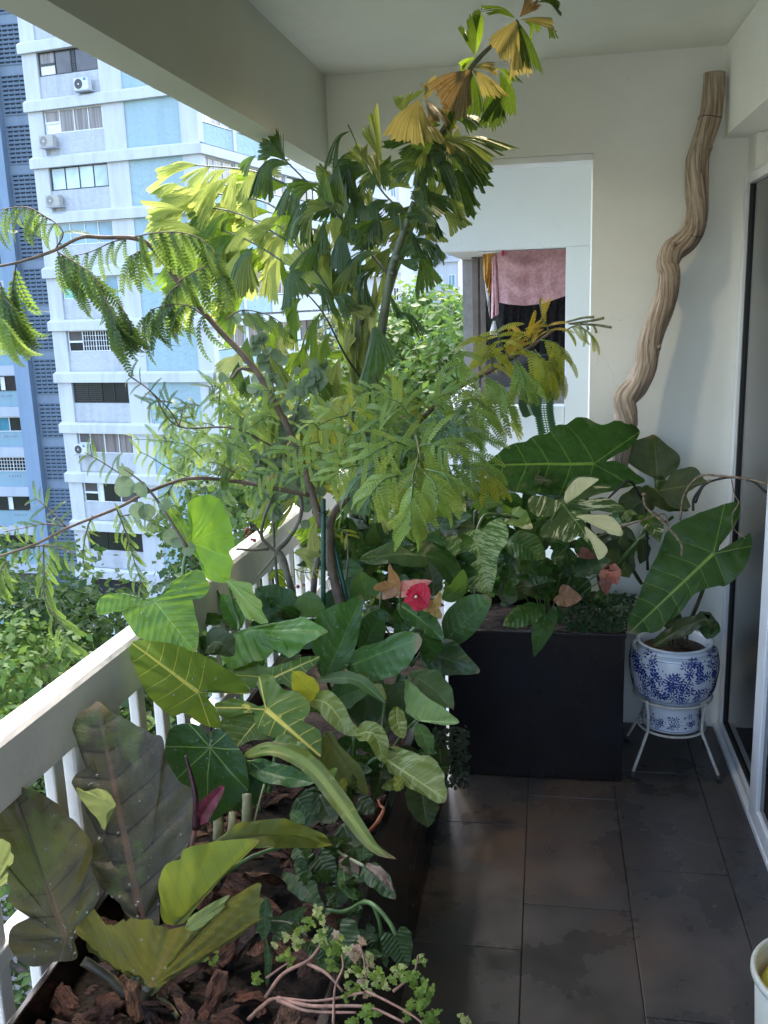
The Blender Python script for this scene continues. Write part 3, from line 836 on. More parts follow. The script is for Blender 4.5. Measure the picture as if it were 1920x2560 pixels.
def fan(parent, cv, nv, Wm, mat, r, name, label, wave, fold):
    """fishtail leaflet: a pleated wedge torn along its outer edge, one side longer than the other"""
    mb = MB(); L = cv.L
    half = min(math.atan2(Wm * .5, L * .92) * 1.05, 1.15)
    sl = r.choice((-1, 1)) * r.uniform(.15, .75)          # the cut end runs aslant
    nseg = r.choice((1, 2, 2, 3, 3, 4)); cuts = sorted(r.uniform(-.75, .75) for _ in range(nseg - 1))
    bnd = [-1] + cuts + [1]
    pl = r.uniform(.004, .010); ph = r.uniform(0, 6.28); drp = r.uniform(.05, .34); npl = r.choice([7, 8, 9]); s0 = r.uniform(.3, .6)
    nr = 9
    for a, b in zip(bnd, bnd[1:]):
        nt = max(3, int((b - a) * 15)); tc = (a + b) / 2; lift = r.uniform(-.07, .07); tear = r.uniform(.02, .10); base = len(mb.v); lng = r.uniform(.84, 1.12)
        rad = []
        for q in range(nt + 1):
            t = a + (b - a) * q / nt
            R = lng * .98 / max(.55, math.cos(half * t - sl * .8)) * math.cos(sl * .8)
            R = min(R, 1.32) * (1 - .13 * r.random() - (r.uniform(.08, .22) if r.random() < .15 else 0))
            rad.append(max(.45, R))
        for k in range(nr + 1):
            s = k / nr; e = max(0, (s - s0) / (1 - s0))
            for q in range(nt + 1):
                t = a + (b - a) * q / nt
                th = half * (tc + (t - tc) * (1 - tear * e))
                R = rad[q] * s if k > nr - 3 else s * (rad[q] * .6 + .4 * sum(rad) / len(rad))
                x, y = math.sin(th) * R * L, math.cos(th) * R
                p, tg = cv.at(y)
                nn = nv - tg * nv.dot(tg); nn = nn.normalized() if nn.length > 1e-4 else tg.orthogonal().normalized()
                la = tg.cross(nn)
                h = pl * L * s * math.sin(npl * math.pi * t) + fold * abs(x) * .6 - drp * L * s * s * .45 + lift * L * e
                h += wave * 1.8 * L * s * s * math.sin(2.6 * t + ph)
                q3 = p + la * x + nn * h; q3.z -= drp * .25 * L * e * e
                mb.v.append(tuple(q3)); mb.uv.append((t, s))
        w = nt + 1
        for k in range(nr):
            for q in range(nt):
                mb.f.append((base + k*w + q, base + k*w + q + 1, base + (k+1)*w + q + 1, base + (k+1)*w + q))
    return obj(name, mb, mat, parent, smooth=True, label=label)

def stem(parent, reg, pts, rad, mat, name='stem', seg=8, wob=.15, n=6):
    P = smooth_path([at(reg, *p) for p in pts], n)
    m = len(P)
    if isinstance(rad, tuple): rr = [rad[0] + (rad[1] - rad[0]) * i / (m - 1) for i in range(m)]
    else: rr = rad
    return obj(name, MB().tube(P, rr, seg, wob=wob), mat, parent, smooth=True)

# leaf surfaces: colour, veins and quilted relief that belong to the blade
def leaf_mat(name, c1, c2, vein=None, vw=.012, nv=9, slope=.75, pat='pinnate', trans=.32, tcol=None, rough=.47, spots=None, sscale=18, sthr=.6, edge=None, relief=.35, spec=.30, nrad=7, lw=1.0, hue=.18, lvk=.5, mid_c=None, streak=0):
    if not name.startswith('leaf_spathe') and not name.startswith('spathe') and max(c1) == c1[1]:
        c1, c2 = [(k[0] * 1.12, k[1] * 1.12, k[2] * .68) for k in (c1, c2)]
        if vein: vein = (vein[0] * 1.1, vein[1] * 1.1, vein[2] * .75)
    t = NT(name)
    uv = t.node('ShaderNodeUVMap').outputs[0]
    sp = t.node('ShaderNodeSeparateXYZ'); t.l.new(uv, sp.inputs[0]); x, y = sp.outputs[0], sp.outputs[1]
    ax = t.math('ABSOLUTE', x)
    oi = t.node('ShaderNodeObjectInfo').outputs['Random']
    oc = t.node('ShaderNodeTexCoord').outputs['Object']
    nz = t.noise(oc, 13, 5, .6)
    c = t.mix(t.ramp(nz, .3, .72), c1, c2)
    c = t.mix(t.math('MULTIPLY', oi, hue * 2), c, tuple(k * .5 for k in c1))
    vm = None
    if pat == 'pinnate':
        mid = t.ramp(t.math('SUBTRACT', ax, t.math('MULTIPLY', t.math('SUBTRACT', 1.05, y), vw * .8)), vw * .55, -.001)
        q = t.math('MULTIPLY', t.math('SUBTRACT', y, t.math('MULTIPLY', t.math('POWER', ax, 1.15), slope)), nv)
        q = t.math('ADD', q, t.math('MULTIPLY', t.math('SUBTRACT', t.noise(oc, 9, 2), .5), .25))
        fr = t.math('ABSOLUTE', t.math('SUBTRACT', t.math('FRACT', q), .5))
        lv = t.ramp(fr, .5 - .045 * lw, .5 - .004 * lw)
        lv = t.math('MULTIPLY', lv, t.ramp(ax, .42, .05, .25, 1))
        front = t.ramp(y, -.03, .02)
        lv = t.math('MULTIPLY', lv, front)
        lobe = t.math('MULTIPLY', t.math('SUBTRACT', 1.0, front), t.ramp(t.math('ABSOLUTE', t.math('ADD', ax, t.math('MULTIPLY', y, .62))), vw * .55, .0))
        mid = t.math('MAXIMUM', t.math('MULTIPLY', mid, front), lobe)
        vm = t.math('MAXIMUM', t.math('MULTIPLY', mid, 0.0 if mid_c else 1.0), t.math('MULTIPLY', lv, lvk)); hgt = fr
    elif pat == 'radial':
        ang = t.math('ARCTAN2', x, y)
        rr = t.math('SQRT', t.math('ADD', t.math('MULTIPLY', x, x), t.math('MULTIPLY', y, y)))
        q = t.math('MULTIPLY', ang, nrad / math.pi)
        q = t.math('ADD', q, t.math('MULTIPLY', t.math('SUBTRACT', t.noise(oc, 6, 2), .5), .3))
        fr = t.math('ABSOLUTE', t.math('SUBTRACT', t.math('FRACT', t.math('ADD', q, .5)), .5))
        d = t.math('MULTIPLY', fr, rr)
        lv = t.ramp(d, vw * 1.1, vw * .35)
        vm = t.math('MULTIPLY', lv, t.ramp(rr, 1.0, .25, .35, 1)); hgt = fr
    elif pat == 'fan':
        q = t.math('MULTIPLY', x, nv)
        fr = t.math('ABSOLUTE', t.math('SUBTRACT', t.math('FRACT', q), .5))
        fine = t.node('ShaderNodeTexNoise'); fine.noise_dimensions = '1D'; fine.inputs['Scale'].default_value = nv * 1.3; fine.inputs['Detail'].default_value = 3
        t.l.new(t.math('ADD', x, t.math('MULTIPLY', oi, 9)), fine.inputs['W'])
        vm = t.ramp(fine.outputs[0], .52, .60); hgt = fr
    if vein is not None and vm is not None:
        c = t.mix(vm, c, vein)
    if mid_c is not None: c = t.mix(mid, c, mid_c)
    if spots is not None:
        if streak:
            cb = t.node('ShaderNodeCombineXYZ')
            t.put(cb.inputs[0], t.math('MULTIPLY', t.math('SUBTRACT', y, t.math('MULTIPLY', ax, .7)), streak)); t.put(cb.inputs[1], t.math('MULTIPLY', x, streak * .22)); t.put(cb.inputs[2], t.math('MULTIPLY', oi, 50))
            s2 = t.noise(cb.outputs[0], 1.0, 8, .72, .25)
        else:
            s2 = t.noise(oc, sscale, 6, .65, .3)
        c = t.mix(t.ramp(s2, sthr, sthr + .06), c, spots)
    if edge is not None:
        c = t.mix(t.math('MULTIPLY', t.ramp(ax, .25, .42), t.ramp(nz, .45, .62)), c, edge)
    # browned tips, torn brown margins and blemishes
    bl = t.math('MULTIPLY', t.ramp(t.noise(oc, 21, 5, .65), .66, .72), t.ramp(oi, .25, .8, .2, 1))
    c = t.mix(t.math('MULTIPLY', bl, .6), c, (.13, .085, .035))
    if pat == 'pinnate':
        tip = t.math('MULTIPLY', t.ramp(t.math('ADD', y, t.math('MULTIPLY', t.math('SUBTRACT', nz, .5), .25)), .93, .99), t.ramp(oi, .35, .6))
        c = t.mix(t.math('MULTIPLY', tip, .8), c, (.16, .10, .045))
    # pale specks: glints of small water drops put into the colour
    vo = t.noise(oc, 160, 2, .5)
    c = t.mix(t.ramp(vo, .70, .78, 0, .35), c, (.22, .22, .18))
    t.set(c, t.ramp(t.noise(oc, 30, 4), .3, .7, rough - .10, rough + .12), spec)
    hs = t.math('MULTIPLY', t.ramp(hgt, .5, .1), relief * .45) if vm is not None else None
    vr = t.node('ShaderNodeTexVoronoi', feature='DISTANCE_TO_EDGE'); vr.inputs['Scale'].default_value = 150; t.l.new(oc, vr.inputs['Vector'])
    h = t.math('ADD', t.math('ADD', t.math('MULTIPLY', t.noise(oc, 55, 5), .5), t.math('MULTIPLY', t.ramp(vr.outputs['Distance'], 0, .12), .07)), hs) if hs is not None else t.noise(oc, 55, 5)
    nrm = t.bump(h, .55, .006)
    tr = t.node('ShaderNodeBsdfTranslucent')
    tc = tcol or tuple(min(.9, k * 3.2) for k in c2)
    t.put(tr.inputs[0], t.mix(.35, tc, c, 'MIX'))
    mx = t.node('ShaderNodeMixShader'); mx.inputs[0].default_value = trans
    t.l.new(t.b.outputs[0], mx.inputs[1]); t.l.new(tr.outputs[0], mx.inputs[2]); t.l.new(mx.outputs[0], t.out.inputs[0])
    return t.m
LM = {}
def lm(key, *a, **k): LM[key] = leaf_mat('leaf_' + key, *a, **k)
lm('mid', (.045, .10, .022), (.075, .15, .035), (.13, .22, .07), nv=8, slope=.8, tcol=(.26, .42, .05))
lm('quilt', (.06, .14, .028), (.10, .215, .05), (.16, .28, .10), nv=8, slope=.9, relief=.9, tcol=(.32, .52, .06), rough=.34)
lm('lime', (.10, .21, .02), (.16, .30, .03), (.22, .36, .08), pat='radial', nrad=5, vw=.014, trans=.42, tcol=(.40, .62, .04), relief=.7)  # brighter than the plant's other leaves: backlight put into its colour
lm('paleun', (.17, .27, .09), (.24, .34, .12), (.30, .40, .2), nv=8, trans=.5, tcol=(.5, .68, .16))
lm('paleback', (.15, .19, .09), (.20, .24, .12), (.13, .15, .07), nv=8, trans=.35, tcol=(.4, .46, .16), rough=.6)
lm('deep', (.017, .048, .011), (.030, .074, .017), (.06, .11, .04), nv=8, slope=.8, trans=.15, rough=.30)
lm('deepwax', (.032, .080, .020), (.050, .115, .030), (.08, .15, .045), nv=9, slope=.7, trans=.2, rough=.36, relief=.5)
lm('greygreen', (.050, .095, .036), (.075, .13, .050), (.11, .17, .07), nv=8, trans=.25, rough=.45)
lm('brown', (.040, .034, .015), (.072, .064, .026), (.012, .009, .005), vw=.016, nv=8, slope=.55, trans=.22, tcol=(.22, .20, .04), rough=.50, spec=.40, relief=.9, lw=1.8, spots=(.060, .078, .016), sscale=5, sthr=.52, lvk=1.0, mid_c=(.11, .06, .035))
lm('brownmid', (.060, .060, .025), (.095, .10, .036), (.13, .075, .04), vw=.02, nv=8, slope=.5, trans=.28, tcol=(.26, .26, .05), rough=.58, spec=.3, relief=1.2, lvk=.4, mid_c=(.14, .085, .05))
lm('olive', (.085, .10, .024), (.13, .15, .035), (.05, .055, .018), vw=.010, nv=9, slope=.6, trans=.35, tcol=(.40, .42, .06))
lm('lemon', (.17, .22, .035), (.23, .29, .05), (.05, .045, .02), vw=.010, nv=7, slope=.4, trans=.45, tcol=(.55, .62, .09))
lm('goldvein', (.05, .105, .02), (.085, .155, .032), (.62, .52, .16), vw=.022, nv=5, slope=.5, trans=.3, tcol=(.32, .42, .05), spots=None, lw=.9, relief=.4, lvk=.8)
lm('goldspeck', (.055, .12, .02), (.10, .17, .03), (.68, .54, .14), vw=.03, nv=5, slope=.45, trans=.3, tcol=(.4, .45, .05), spots=(.58, .50, .08), sscale=22, sthr=.60, lw=1.0, relief=.4, lvk=.85)
lm('radial', (.02, .058, .014), (.034, .088, .020), (.20, .27, .10), pat='radial', nrad=4, vw=.014, trans=.15, rough=.34, relief=.5)
lm('alocasia', (.016, .048, .013), (.030, .078, .020), (.17, .27, .07), vw=.013, nv=5, slope=.62, lvk=.8, trans=.16, rough=.27, relief=1.0, lw=.8)
lm('alocasia_pot', (.024, .062, .017), (.042, .095, .026), (.20, .30, .09), vw=.013, lvk=.7, nv=6, slope=.55, trans=.2, rough=.36, relief=1.0, lw=.7)
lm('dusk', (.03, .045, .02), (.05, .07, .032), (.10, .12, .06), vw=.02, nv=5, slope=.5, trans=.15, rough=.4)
lm('marble', (.05, .12, .035), (.09, .17, .06), (.30, .40, .18), nv=12, slope=.7, spots=(.42, .50, .26), streak=22, sthr=.48, trans=.25, relief=.3)
lm('cream', (.025, .06, .02), (.04, .085, .03), (.12, .2, .08), nv=7, spots=(.66, .63, .36), streak=9, sthr=.535, trans=.2, tcol=(.5, .55, .2))
lm('creamhalf', (.70, .66, .36), (.76, .72, .42), (.5, .55, .25), nv=7, spots=(.05, .10, .03), sscale=9, sthr=.60, trans=.25, tcol=(.6, .6, .3))
lm('silver', (.07, .13, .05), (.11, .18, .075), (.27, .34, .17), nv=8, slope=.7, spots=(.24, .31, .15), streak=14, sthr=.50, trans=.3, tcol=(.4, .5, .15), relief=.5)
lm('palepat', (.15, .22, .09), (.22, .30, .13), (.36, .42, .24), nv=7, slope=.6, trans=.3, tcol=(.45, .55, .2), relief=.6)
lm('yellowpat', (.11, .14, .03), (.16, .19, .045), (.34, .36, .15), nv=8, slope=.5, spots=(.30, .33, .12), streak=12, sthr=.52, trans=.3, tcol=(.5, .52, .1), edge=(.15, .12, .05))
lm('yellowtip', (.30, .30, .03), (.38, .36, .04), (.16, .20, .02), nv=6, trans=.4, tcol=(.7, .65, .06))
lm('oliveribbon', (.10, .13, .03), (.15, .18, .045), (.24, .28, .09), vw=.02, nv=3, trans=.3, tcol=(.4, .45, .08), spots=(.22, .25, .08), sscale=30, sthr=.62, relief=.1)
lm('shine', (.025, .075, .02), (.045, .11, .03), (.13, .2, .08), vw=.014, nv=5, slope=1.2, trans=.2, rough=.22, relief=.3)
lm('darkheart', (.022, .048, .015), (.038, .072, .022), (.065, .09, .05), nv=7, slope=.6, trans=.2, rough=.42, relief=.8)
lm('bluegrey', (.030, .058, .030), (.048, .082, .042), (.08, .12, .07), nv=7, trans=.2, rough=.45, relief=.6)
lm('eucalypt', (.11, .16, .125), (.16, .21, .17), (.20, .25, .2), vw=.012, nv=3, trans=.25, tcol=(.3, .4, .25), rough=.6, relief=.1)
lm('wither', (.19, .12, .075), (.26, .17, .11), (.12, .08, .05), nv=6, trans=.2, rough=.6, tcol=(.35, .22, .12))
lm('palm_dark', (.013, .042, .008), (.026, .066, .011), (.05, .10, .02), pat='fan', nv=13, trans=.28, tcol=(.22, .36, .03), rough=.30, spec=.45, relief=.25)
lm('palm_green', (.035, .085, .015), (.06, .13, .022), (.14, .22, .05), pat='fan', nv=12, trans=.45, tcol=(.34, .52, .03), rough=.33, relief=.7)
lm('palm_lime', (.19, .25, .06), (.25, .31, .085), (.33, .39, .13), pat='fan', nv=12, trans=.55, tcol=(.52, .58, .15), rough=.36, relief=.6)  # backlit tone of the outer fans put into the colour
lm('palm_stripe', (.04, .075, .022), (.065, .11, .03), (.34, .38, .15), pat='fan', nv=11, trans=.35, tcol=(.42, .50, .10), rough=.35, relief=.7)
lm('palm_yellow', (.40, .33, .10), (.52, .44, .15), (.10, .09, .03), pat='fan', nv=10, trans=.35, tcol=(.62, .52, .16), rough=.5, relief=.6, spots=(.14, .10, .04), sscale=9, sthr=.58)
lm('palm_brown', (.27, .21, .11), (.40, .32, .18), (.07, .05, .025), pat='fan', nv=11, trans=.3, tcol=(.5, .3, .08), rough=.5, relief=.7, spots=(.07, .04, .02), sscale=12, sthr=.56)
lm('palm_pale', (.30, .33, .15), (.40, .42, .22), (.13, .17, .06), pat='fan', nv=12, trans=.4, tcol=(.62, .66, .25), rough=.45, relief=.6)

M_bark_br = plain('twig_brown', (.13, .085, .05), .7, var=.25, scale=25, bump=.4, bscale=90, bdist=.004)
M_bark_gr = plain('twig_grey', (.17, .14, .11), .75, var=.25, scale=25, bump=.4, bscale=90, bdist=.004)
M_pet = plain('petiole_green', (.10, .17, .045), .45, var=.2, scale=30)
M_pet_pale = plain('petiole_pale', (.36, .34, .17), .5, var=.2, scale=30)
M_pet_dark = plain('petiole_dark', (.06, .07, .03), .5, var=.2, scale=30)
M_pet_brown = plain('petiole_brown', (.08, .065, .035), .5, var=.25, scale=20, bump=.3)
M_palm_st = plain('palm_stem', (.13, .15, .085), .5, var=.3, scale=12, bump=.25, bscale=60)
M_palm_ra = plain('palm_rachis', (.035, .05, .02), .45, var=.2, scale=30)
# ---------------------------------------------------------------- planters and pots
def trough_mat():
    t = NT('planter_black'); p = t.pos()
    a = t.noise(p, 3, 5); b = t.noise(p, 60, 4)
    c = t.mix(t.ramp(a, .35, .7), (.005, .003, .0028), (.013, .008, .007))
    c = t.mix(t.ramp(b, .62, .8, 0, .3), c, (.05, .045, .045))
    t.set(c, t.ramp(a, .3, .7, .16, .30), .35); t.bump(b, .1, .002); return t.m
M_plant = trough_mat()
def soil_mat():
    t = NT('dark_soil'); p = t.pos(); a = t.noise(p, 40, 8, .7)
    t.set(t.mix(t.ramp(a, .35, .7), (.012, .009, .007), (.05, .035, .025)), .9, .2); t.bump(a, 1.0, .02); return t.m
M_soil = soil_mat()
def planter(name, label, x0, x1, y0, y1, z, sz):
    t = thing(name, label, 'planter', ((x0+x1)/2, (y0+y1)/2, 0))
    w = .014
    mb = MB().box((x0, y0, 0), (x1, y0 + w, z), bev=.003).box((x0, y1 - w, 0), (x1, y1, z), bev=.003)
    mb.box((x0, y0 + w, .0), (x0 + w, y1 - w, z - .0005), bev=.003).box((x1 - w, y0 + w, .0), (x1, y1 - w, z - .0005), bev=.003)
    obj('shell', mb, M_plant, t)
    lipm = MB().box((x0 - .004, y0 - .004, z - .012), (x1 + .004, y0 + .016, z + .003), bev=.002).box((x1 - .016, y0 + .0165, z - .012), (x1 + .004, y1, z + .0025), bev=.002)
    obj('rim', lipm, M_plant, t)
    s = MB(); nx, ny = 14, max(14, int((y1 - y0) * 22))
    for j in range(ny + 1):
        for i in range(nx + 1):
            x = x0 + w + (x1 - x0 - 2*w) * i / nx; y = y0 + w + (y1 - y0 - 2*w) * j / ny
            s.v.append((x, y, sz + .018 * noise.noise(V((x * 14, y * 14, 0)))))
    for j in range(ny):
        for i in range(nx):
            a = j * (nx + 1) + i; s.f.append((a, a + 1, a + nx + 2, a + nx + 1))
    obj('soil', s, M_soil, t, smooth=True)
    return t
trough = planter('trough_planter', 'long black planter trough standing along the white railing', -.868, -.345, .95, 3.05, .555, .475)
box_pl = planter('square_planter', 'square black planter box by the end wall beside the blue and white pot', -.340, .268, 3.088, 3.545, .550, .50)

# bark mulch: chips that lie one on another in the near half of the trough
def chip_mesh(sd):
    r = random.Random(sd); mb = MB()
    L, Wd, Hh = 1.0, r.uniform(.35, .8), r.uniform(.10, .22)
    nx, ny = 6, 4
    for s in (1, -1):
        for i in range(nx + 1):
            for j in range(ny + 1):
                x = i / nx - .5; y = j / ny - .5
                k = 1 - .6 * abs(x) ** 2 * 2
                jx = .10 * noise.noise(V((i * 1.7, j * 1.3, sd))); jy = .12 * noise.noise(V((i * 1.1, j * 2.1, sd + 9)))
                z = (s * Hh * .5 * (1 - (abs(x) * 2) ** 3) * (1 - (abs(y) * 2) ** 3 * .8) + .22 * noise.noise(V((x * 3, y * 5, sd * 3.3))) * .6)
                mb.v.append(((x + jx) * L, (y * k + jy) * Wd, z))
    o = (nx + 1) * (ny + 1)
    for s in (0, 1):
        for i in range(nx):
            for j in range(ny):
                a = s * o + i * (ny + 1) + j
                q = (a, a + 1, a + ny + 2, a + ny + 1)
                mb.f.append(q if s else q[::-1])
    me = bpy.data.meshes.new('bark_chip'); me.from_pydata(mb.v, [], mb.f)
    return me
def chip_mat():
    t = NT('bark_chip'); oi = t.node('ShaderNodeObjectInfo').outputs['Random']
    oc = t.node('ShaderNodeTexCoord').outputs['Object']
    s = t.noise(t.scaled(oc, (2.0, 9, 9)), 1.6, 6, .65)
    c = t.mix(oi, (.045, .018, .011), (.22, .080, .040))
    c = t.mix(t.ramp(t.math('FRACT', t.math('MULTIPLY', oi, 7.3)), .72, .9), c, (.30, .14, .07))
    c = t.mix(t.ramp(s, .4, .65), c, t.mix(oi, (.018, .010, .007), (.055, .026, .016)))
    c = t.mix(t.ramp(t.noise(oc, 3.1, 4), .6, .72, 0, .5), c, (.24, .13, .075))
    t.set(c, .7, .35); t.bump(s, .9, .05); return t.m
M_chip = chip_mat()
CH = [chip_mesh(i) for i in range(14)]
for m in CH: m.materials.append(M_chip)
for i in range(295):
    y = 1.0 + 1.25 * rnd.random() ** 1.15; x = rnd.uniform(-.845, -.372)
    s = rnd.uniform(.034, .072) * (1.5 if rnd.random() < .18 else 1)
    M = Matrix.Translation((x, y, .490 + rnd.uniform(0, .045))) @ Matrix.Rotation(rnd.uniform(0, 6.28), 4, 'Z') @ Matrix.Rotation(rnd.gauss(0, .38), 4, 'Y') @ Matrix.Rotation(rnd.gauss(0, .35), 4, 'X') @ Matrix.Scale(s, 4)
    inst('bark_chip', CH[i % 14], M, trough)

# blue and white pot on its wire stand
pc = V((.455, 3.27, 0))
zz = lambda y, Y: at('P', 1676, y, Y).z
z_rim, z_wide, z_ring, z_foot = zz(1606, 3.27), zz(1705, 3.13), zz(1764, 3.15), zz(1834, 3.17)
t = NT('porcelain_white'); t.set((.66, .70, .76), .14, .6, coat=.3); M_porc = t.m
t = NT('porcelain_blue_print'); t.set(t.mix(t.ramp(t.noise(t.pos(), 90, 4), .35, .65), (.012, .022, .14), (.045, .085, .33)), .16, .6, coat=.3); M_print = t.m
t = NT('porcelain_line'); t.set((.16, .24, .42), .16, .6); M_pline = t.m
pot = thing('flower_pot', 'round white porcelain pot with blue flowers standing in a wire stand', 'pot', pc)
rb = .156
prof = [(.0, z_foot + .012), (.098, z_foot), (.106, z_foot + .004), (.101, z_foot + .05), (.099, z_ring - .03), (.110, z_ring - .012), (.128, z_ring + .008),
        (.143, z_ring + .032), (.153, z_wide - .012), (rb, z_wide + .018), (.153, z_wide + .048), (.146, z_wide + .078), (.136, z_rim - .018), (.127, z_rim - .008), (.125, z_rim - .002), (.131, z_rim + .006), (.133, z_rim + .011), (.126, z_rim + .013), (.116, z_rim + .006), (.110, z_rim - .03)]
ps = smooth_path([V((r, 0, z)) for r, z in prof[1:]], 4)
prof2 = [(v.x, v.z) for v in ps]
obj('body', MB().lathe([(0.0, z_foot + .006)] + prof2, (pc.x, pc.y, 0), 72), M_porc, pot, smooth=True)
def rad_at(z):
    best = None
    for (r0, a), (r1, b) in zip(prof2, prof2[1:]):
        if min(a, b) <= z <= max(a, b) and abs(b - a) > 1e-6:
            r = r0 + (r1 - r0) * (z - a) / (b - a)
            best = r if best is None else max(best, r)
    return best or .1
def on_pot(th, z, off=.0007):
    r = rad_at(z) + off
    return (pc.x + r * math.sin(th), pc.y - r * math.cos(th), z)
fp = MB(); lines = MB()
def petal(th0, z0, ang, l, w):
    """a printed petal lying on the glaze"""
    n = len(fp.v); R = rad_at(z0); pts = []
    for (a, b) in ((0, 0), (.35, .5), (.7, .42), (1, 0), (.7, -.42), (.35, -.5)):
        u, v = a * l, b * w
        du = u * math.cos(ang) - v * math.sin(ang); dv = u * math.sin(ang) + v * math.cos(ang)
        pts.append((th0 + du / R, z0 + dv))
    fp.v += [on_pot(*q) for q in pts] + [on_pot(sum(q[0] for q in pts) / 6, sum(q[1] for q in pts) / 6, .0009)]
    for k in range(6): fp.f.append((n + 6, n + k, n + (k + 1) % 6))
def flower(th, z, s, n):
    a0 = rnd.uniform(0, 6.28)
    for k in range(n):
        a = a0 + 2 * math.pi * k / n
        R = rad_at(z); petal(th + math.cos(a) * s * .22 / R, z + math.sin(a) * s * .22, a, s * .75, s * (2.6 / n) * .75)
    for k in range(3): petal(th, z, k * 2.1, s * .18, s * .2)
def spray(th, z, s):
    R = rad_at(z)
    for k in range(rnd.randint(4, 6)):
        flower(th + rnd.gauss(0, s * .55) / R, z + rnd.gauss(0, s * .45), s * .62, rnd.choice([5, 6, 7]))
    for k in range(rnd.randint(7, 10)):
        a = rnd.uniform(0, 6.28); d = s * rnd.uniform(.5, 1.1)
        petal(th + math.cos(a) * d / R, z + math.sin(a) * d * .8, a + rnd.gauss(0, .5), s * .34, s * .13)
zb0, zb1 = z_ring + .03, z_rim - .028
for k in range(14):
    th = 2 * math.pi * k / 14
    for row, f in enumerate((.08, .36, .64, .92)):
        if rnd.random() < .93: spray(th + row * .2 + rnd.gauss(0, .05), zb0 + (zb1 - zb0) * f, .029)
flower(-.12, (zb0 + zb1) / 2, .042, 16); flower(2.2, (zb0 + zb1) / 2, .040, 16)
for k in range(11):
    th = 2 * math.pi * k / 11
    spray(th, z_foot + .036, .020)
    petal(th + .28, z_foot + .055, .6, .012, .006); petal(th + .28, z_foot + .02, .2, .012, .006)
obj('floral_print', fp, M_print, pot)
for z in (z_rim - .012, z_rim - .022, z_ring + .016, z_ring + .011, z_foot + .008):
    r = rad_at(z) + .0006
    obj('printed_band', MB().lathe([(r, z - .0011), (r + .0003, z), (r, z + .0011)], (pc.x, pc.y, 0), 72), M_pline, pot, smooth=True)
pass
so = MB().lathe([(0, z_rim - .018), (.06, z_rim - .012), (.114, z_rim - .022)], (pc.x, pc.y, 0), 30)
obj('soil', so, plain('pot_soil_brown', (.07, .04, .025), .9, var=.4, scale=60, bump=1.0, bscale=140, bdist=.01), pot, smooth=True)

M_wire = plain('cream_wire', (.66, .62, .55), .4, .5, var=.12, scale=40)
st = thing('plant_stand', 'cream painted wire plant stand with splayed legs holding the porcelain pot', 'plant stand', pc)
def ring(R, z, r):
    return MB().tube([(pc.x + R * math.cos(2*math.pi*i/40), pc.y + R * math.sin(2*math.pi*i/40), z) for i in range(41)], r, 8, cap=False)
zr = z_ring - .004
obj('upper_ring', ring(.136, zr, .0045), M_wire, st, smooth=True)
obj('lower_ring', ring(.118, z_foot - .006, .0045), M_wire, st, smooth=True)
obj('cross_bar', MB().tube([(pc.x - .117, pc.y, z_foot - .005), (pc.x + .117, pc.y, z_foot - .005)], .004, 8), M_wire, st, smooth=True)
for th in (-.80, .82, 2.36, 3.92):
    d = V((math.sin(th), -math.cos(th), 0))
    p0 = pc + d * .140; p1 = pc + d * .130; p2 = pc + d * .128; p3 = pc + d * .205
    lg = obj('leg', MB().tube(smooth_path([V((p0.x, p0.y, zr + .008)), V((p1.x, p1.y, zr - .04)), V((p2.x, p2.y, z_foot + .01)), V((p2.x, p2.y, z_foot - .02)) + d * .012, V((p3.x, p3.y, .012))], 5), .0055, 8), M_wire, st, smooth=True)
    obj('rubber_foot', MB().tube([V((p3.x, p3.y, .022)) - d * .006, V((p3.x, p3.y, .0005)) + d * .001], .0095, 10), plain('rubber_grey', (.05, .05, .05), .7), lg, smooth=True)

# driftwood pole in the corner
def drift_mat():
    t = NT('driftwood'); uv = t.node('ShaderNodeUVMap').outputs[0]
    sp = t.node('ShaderNodeSeparateXYZ'); t.l.new(uv, sp.inputs[0])
    cmb = t.node('ShaderNodeCombineXYZ')
    t.l.new(t.math('ADD', sp.outputs[0], t.math('MULTIPLY', sp.outputs[1], .9)), cmb.inputs[0]); t.l.new(sp.outputs[1], cmb.inputs[1])
    g = t.noise(t.scaled(cmb.outputs[0], (22, 5.0, 1)), 1.0, 8, .68, 1.1)
    f = t.noise(t.pos(), 30, 5)
    c = t.mix(t.ramp(g, .38, .66), (.34, .25, .18), (.64, .52, .41))
    c = t.mix(t.ramp(f, .55, .75, 0, .4), c, (.64, .55, .46))
    ck = t.noise(t.scaled(cmb.outputs[0], (13, 2.2, 1)), 1.0, 5, .6, .8)
    c = t.mix(t.ramp(t.math('ABSOLUTE', t.math('SUBTRACT', ck, .5)), .022, .004, 0, .8), c, (.10, .065, .045))
    c = t.mix(t.ramp(t.noise(t.pos(), 4, 4), .45, .7, 0, .35), c, (.27, .19, .13))
    t.set(c, .8, .2); t.bump(g, 1.0, .010); return t.m
dpts = [('S', 905, 575, 3.50, 82), ('S', 893, 760, 3.50, 84), ('S', 868, 930, 3.49, 83), ('S', 805, 1140, 3.49, 80), ('S', 770, 1290, 3.49, 86), ('S', 766, 1480, 3.49, 84), ('S', 768, 1660, 3.48, 80),
        ('S', 742, 1800, 3.47, 86), ('S', 680, 1900, 3.45, 92), ('S', 575, 1985, 3.44, 94), ('S', 535, 2090, 3.43, 86), ('C', 1160, 690, 3.42, 52), ('C', 1140, 810, 3.42, 54), ('C', 1096, 920, 3.41, 56), ('C', 1058, 1040, 3.40, 56),
        ('C', 1040, 1140, 3.39, 56), ('C', 995, 1240, 3.38, 58), ('C', 936, 1310, 3.37, 58), ('C', 942, 1390, 3.36, 54), ('F', 940, 130, 3.36, 52), ('F', 905, 300, 3.36, 50), ('F', 885, 430, 3.37, 46)]
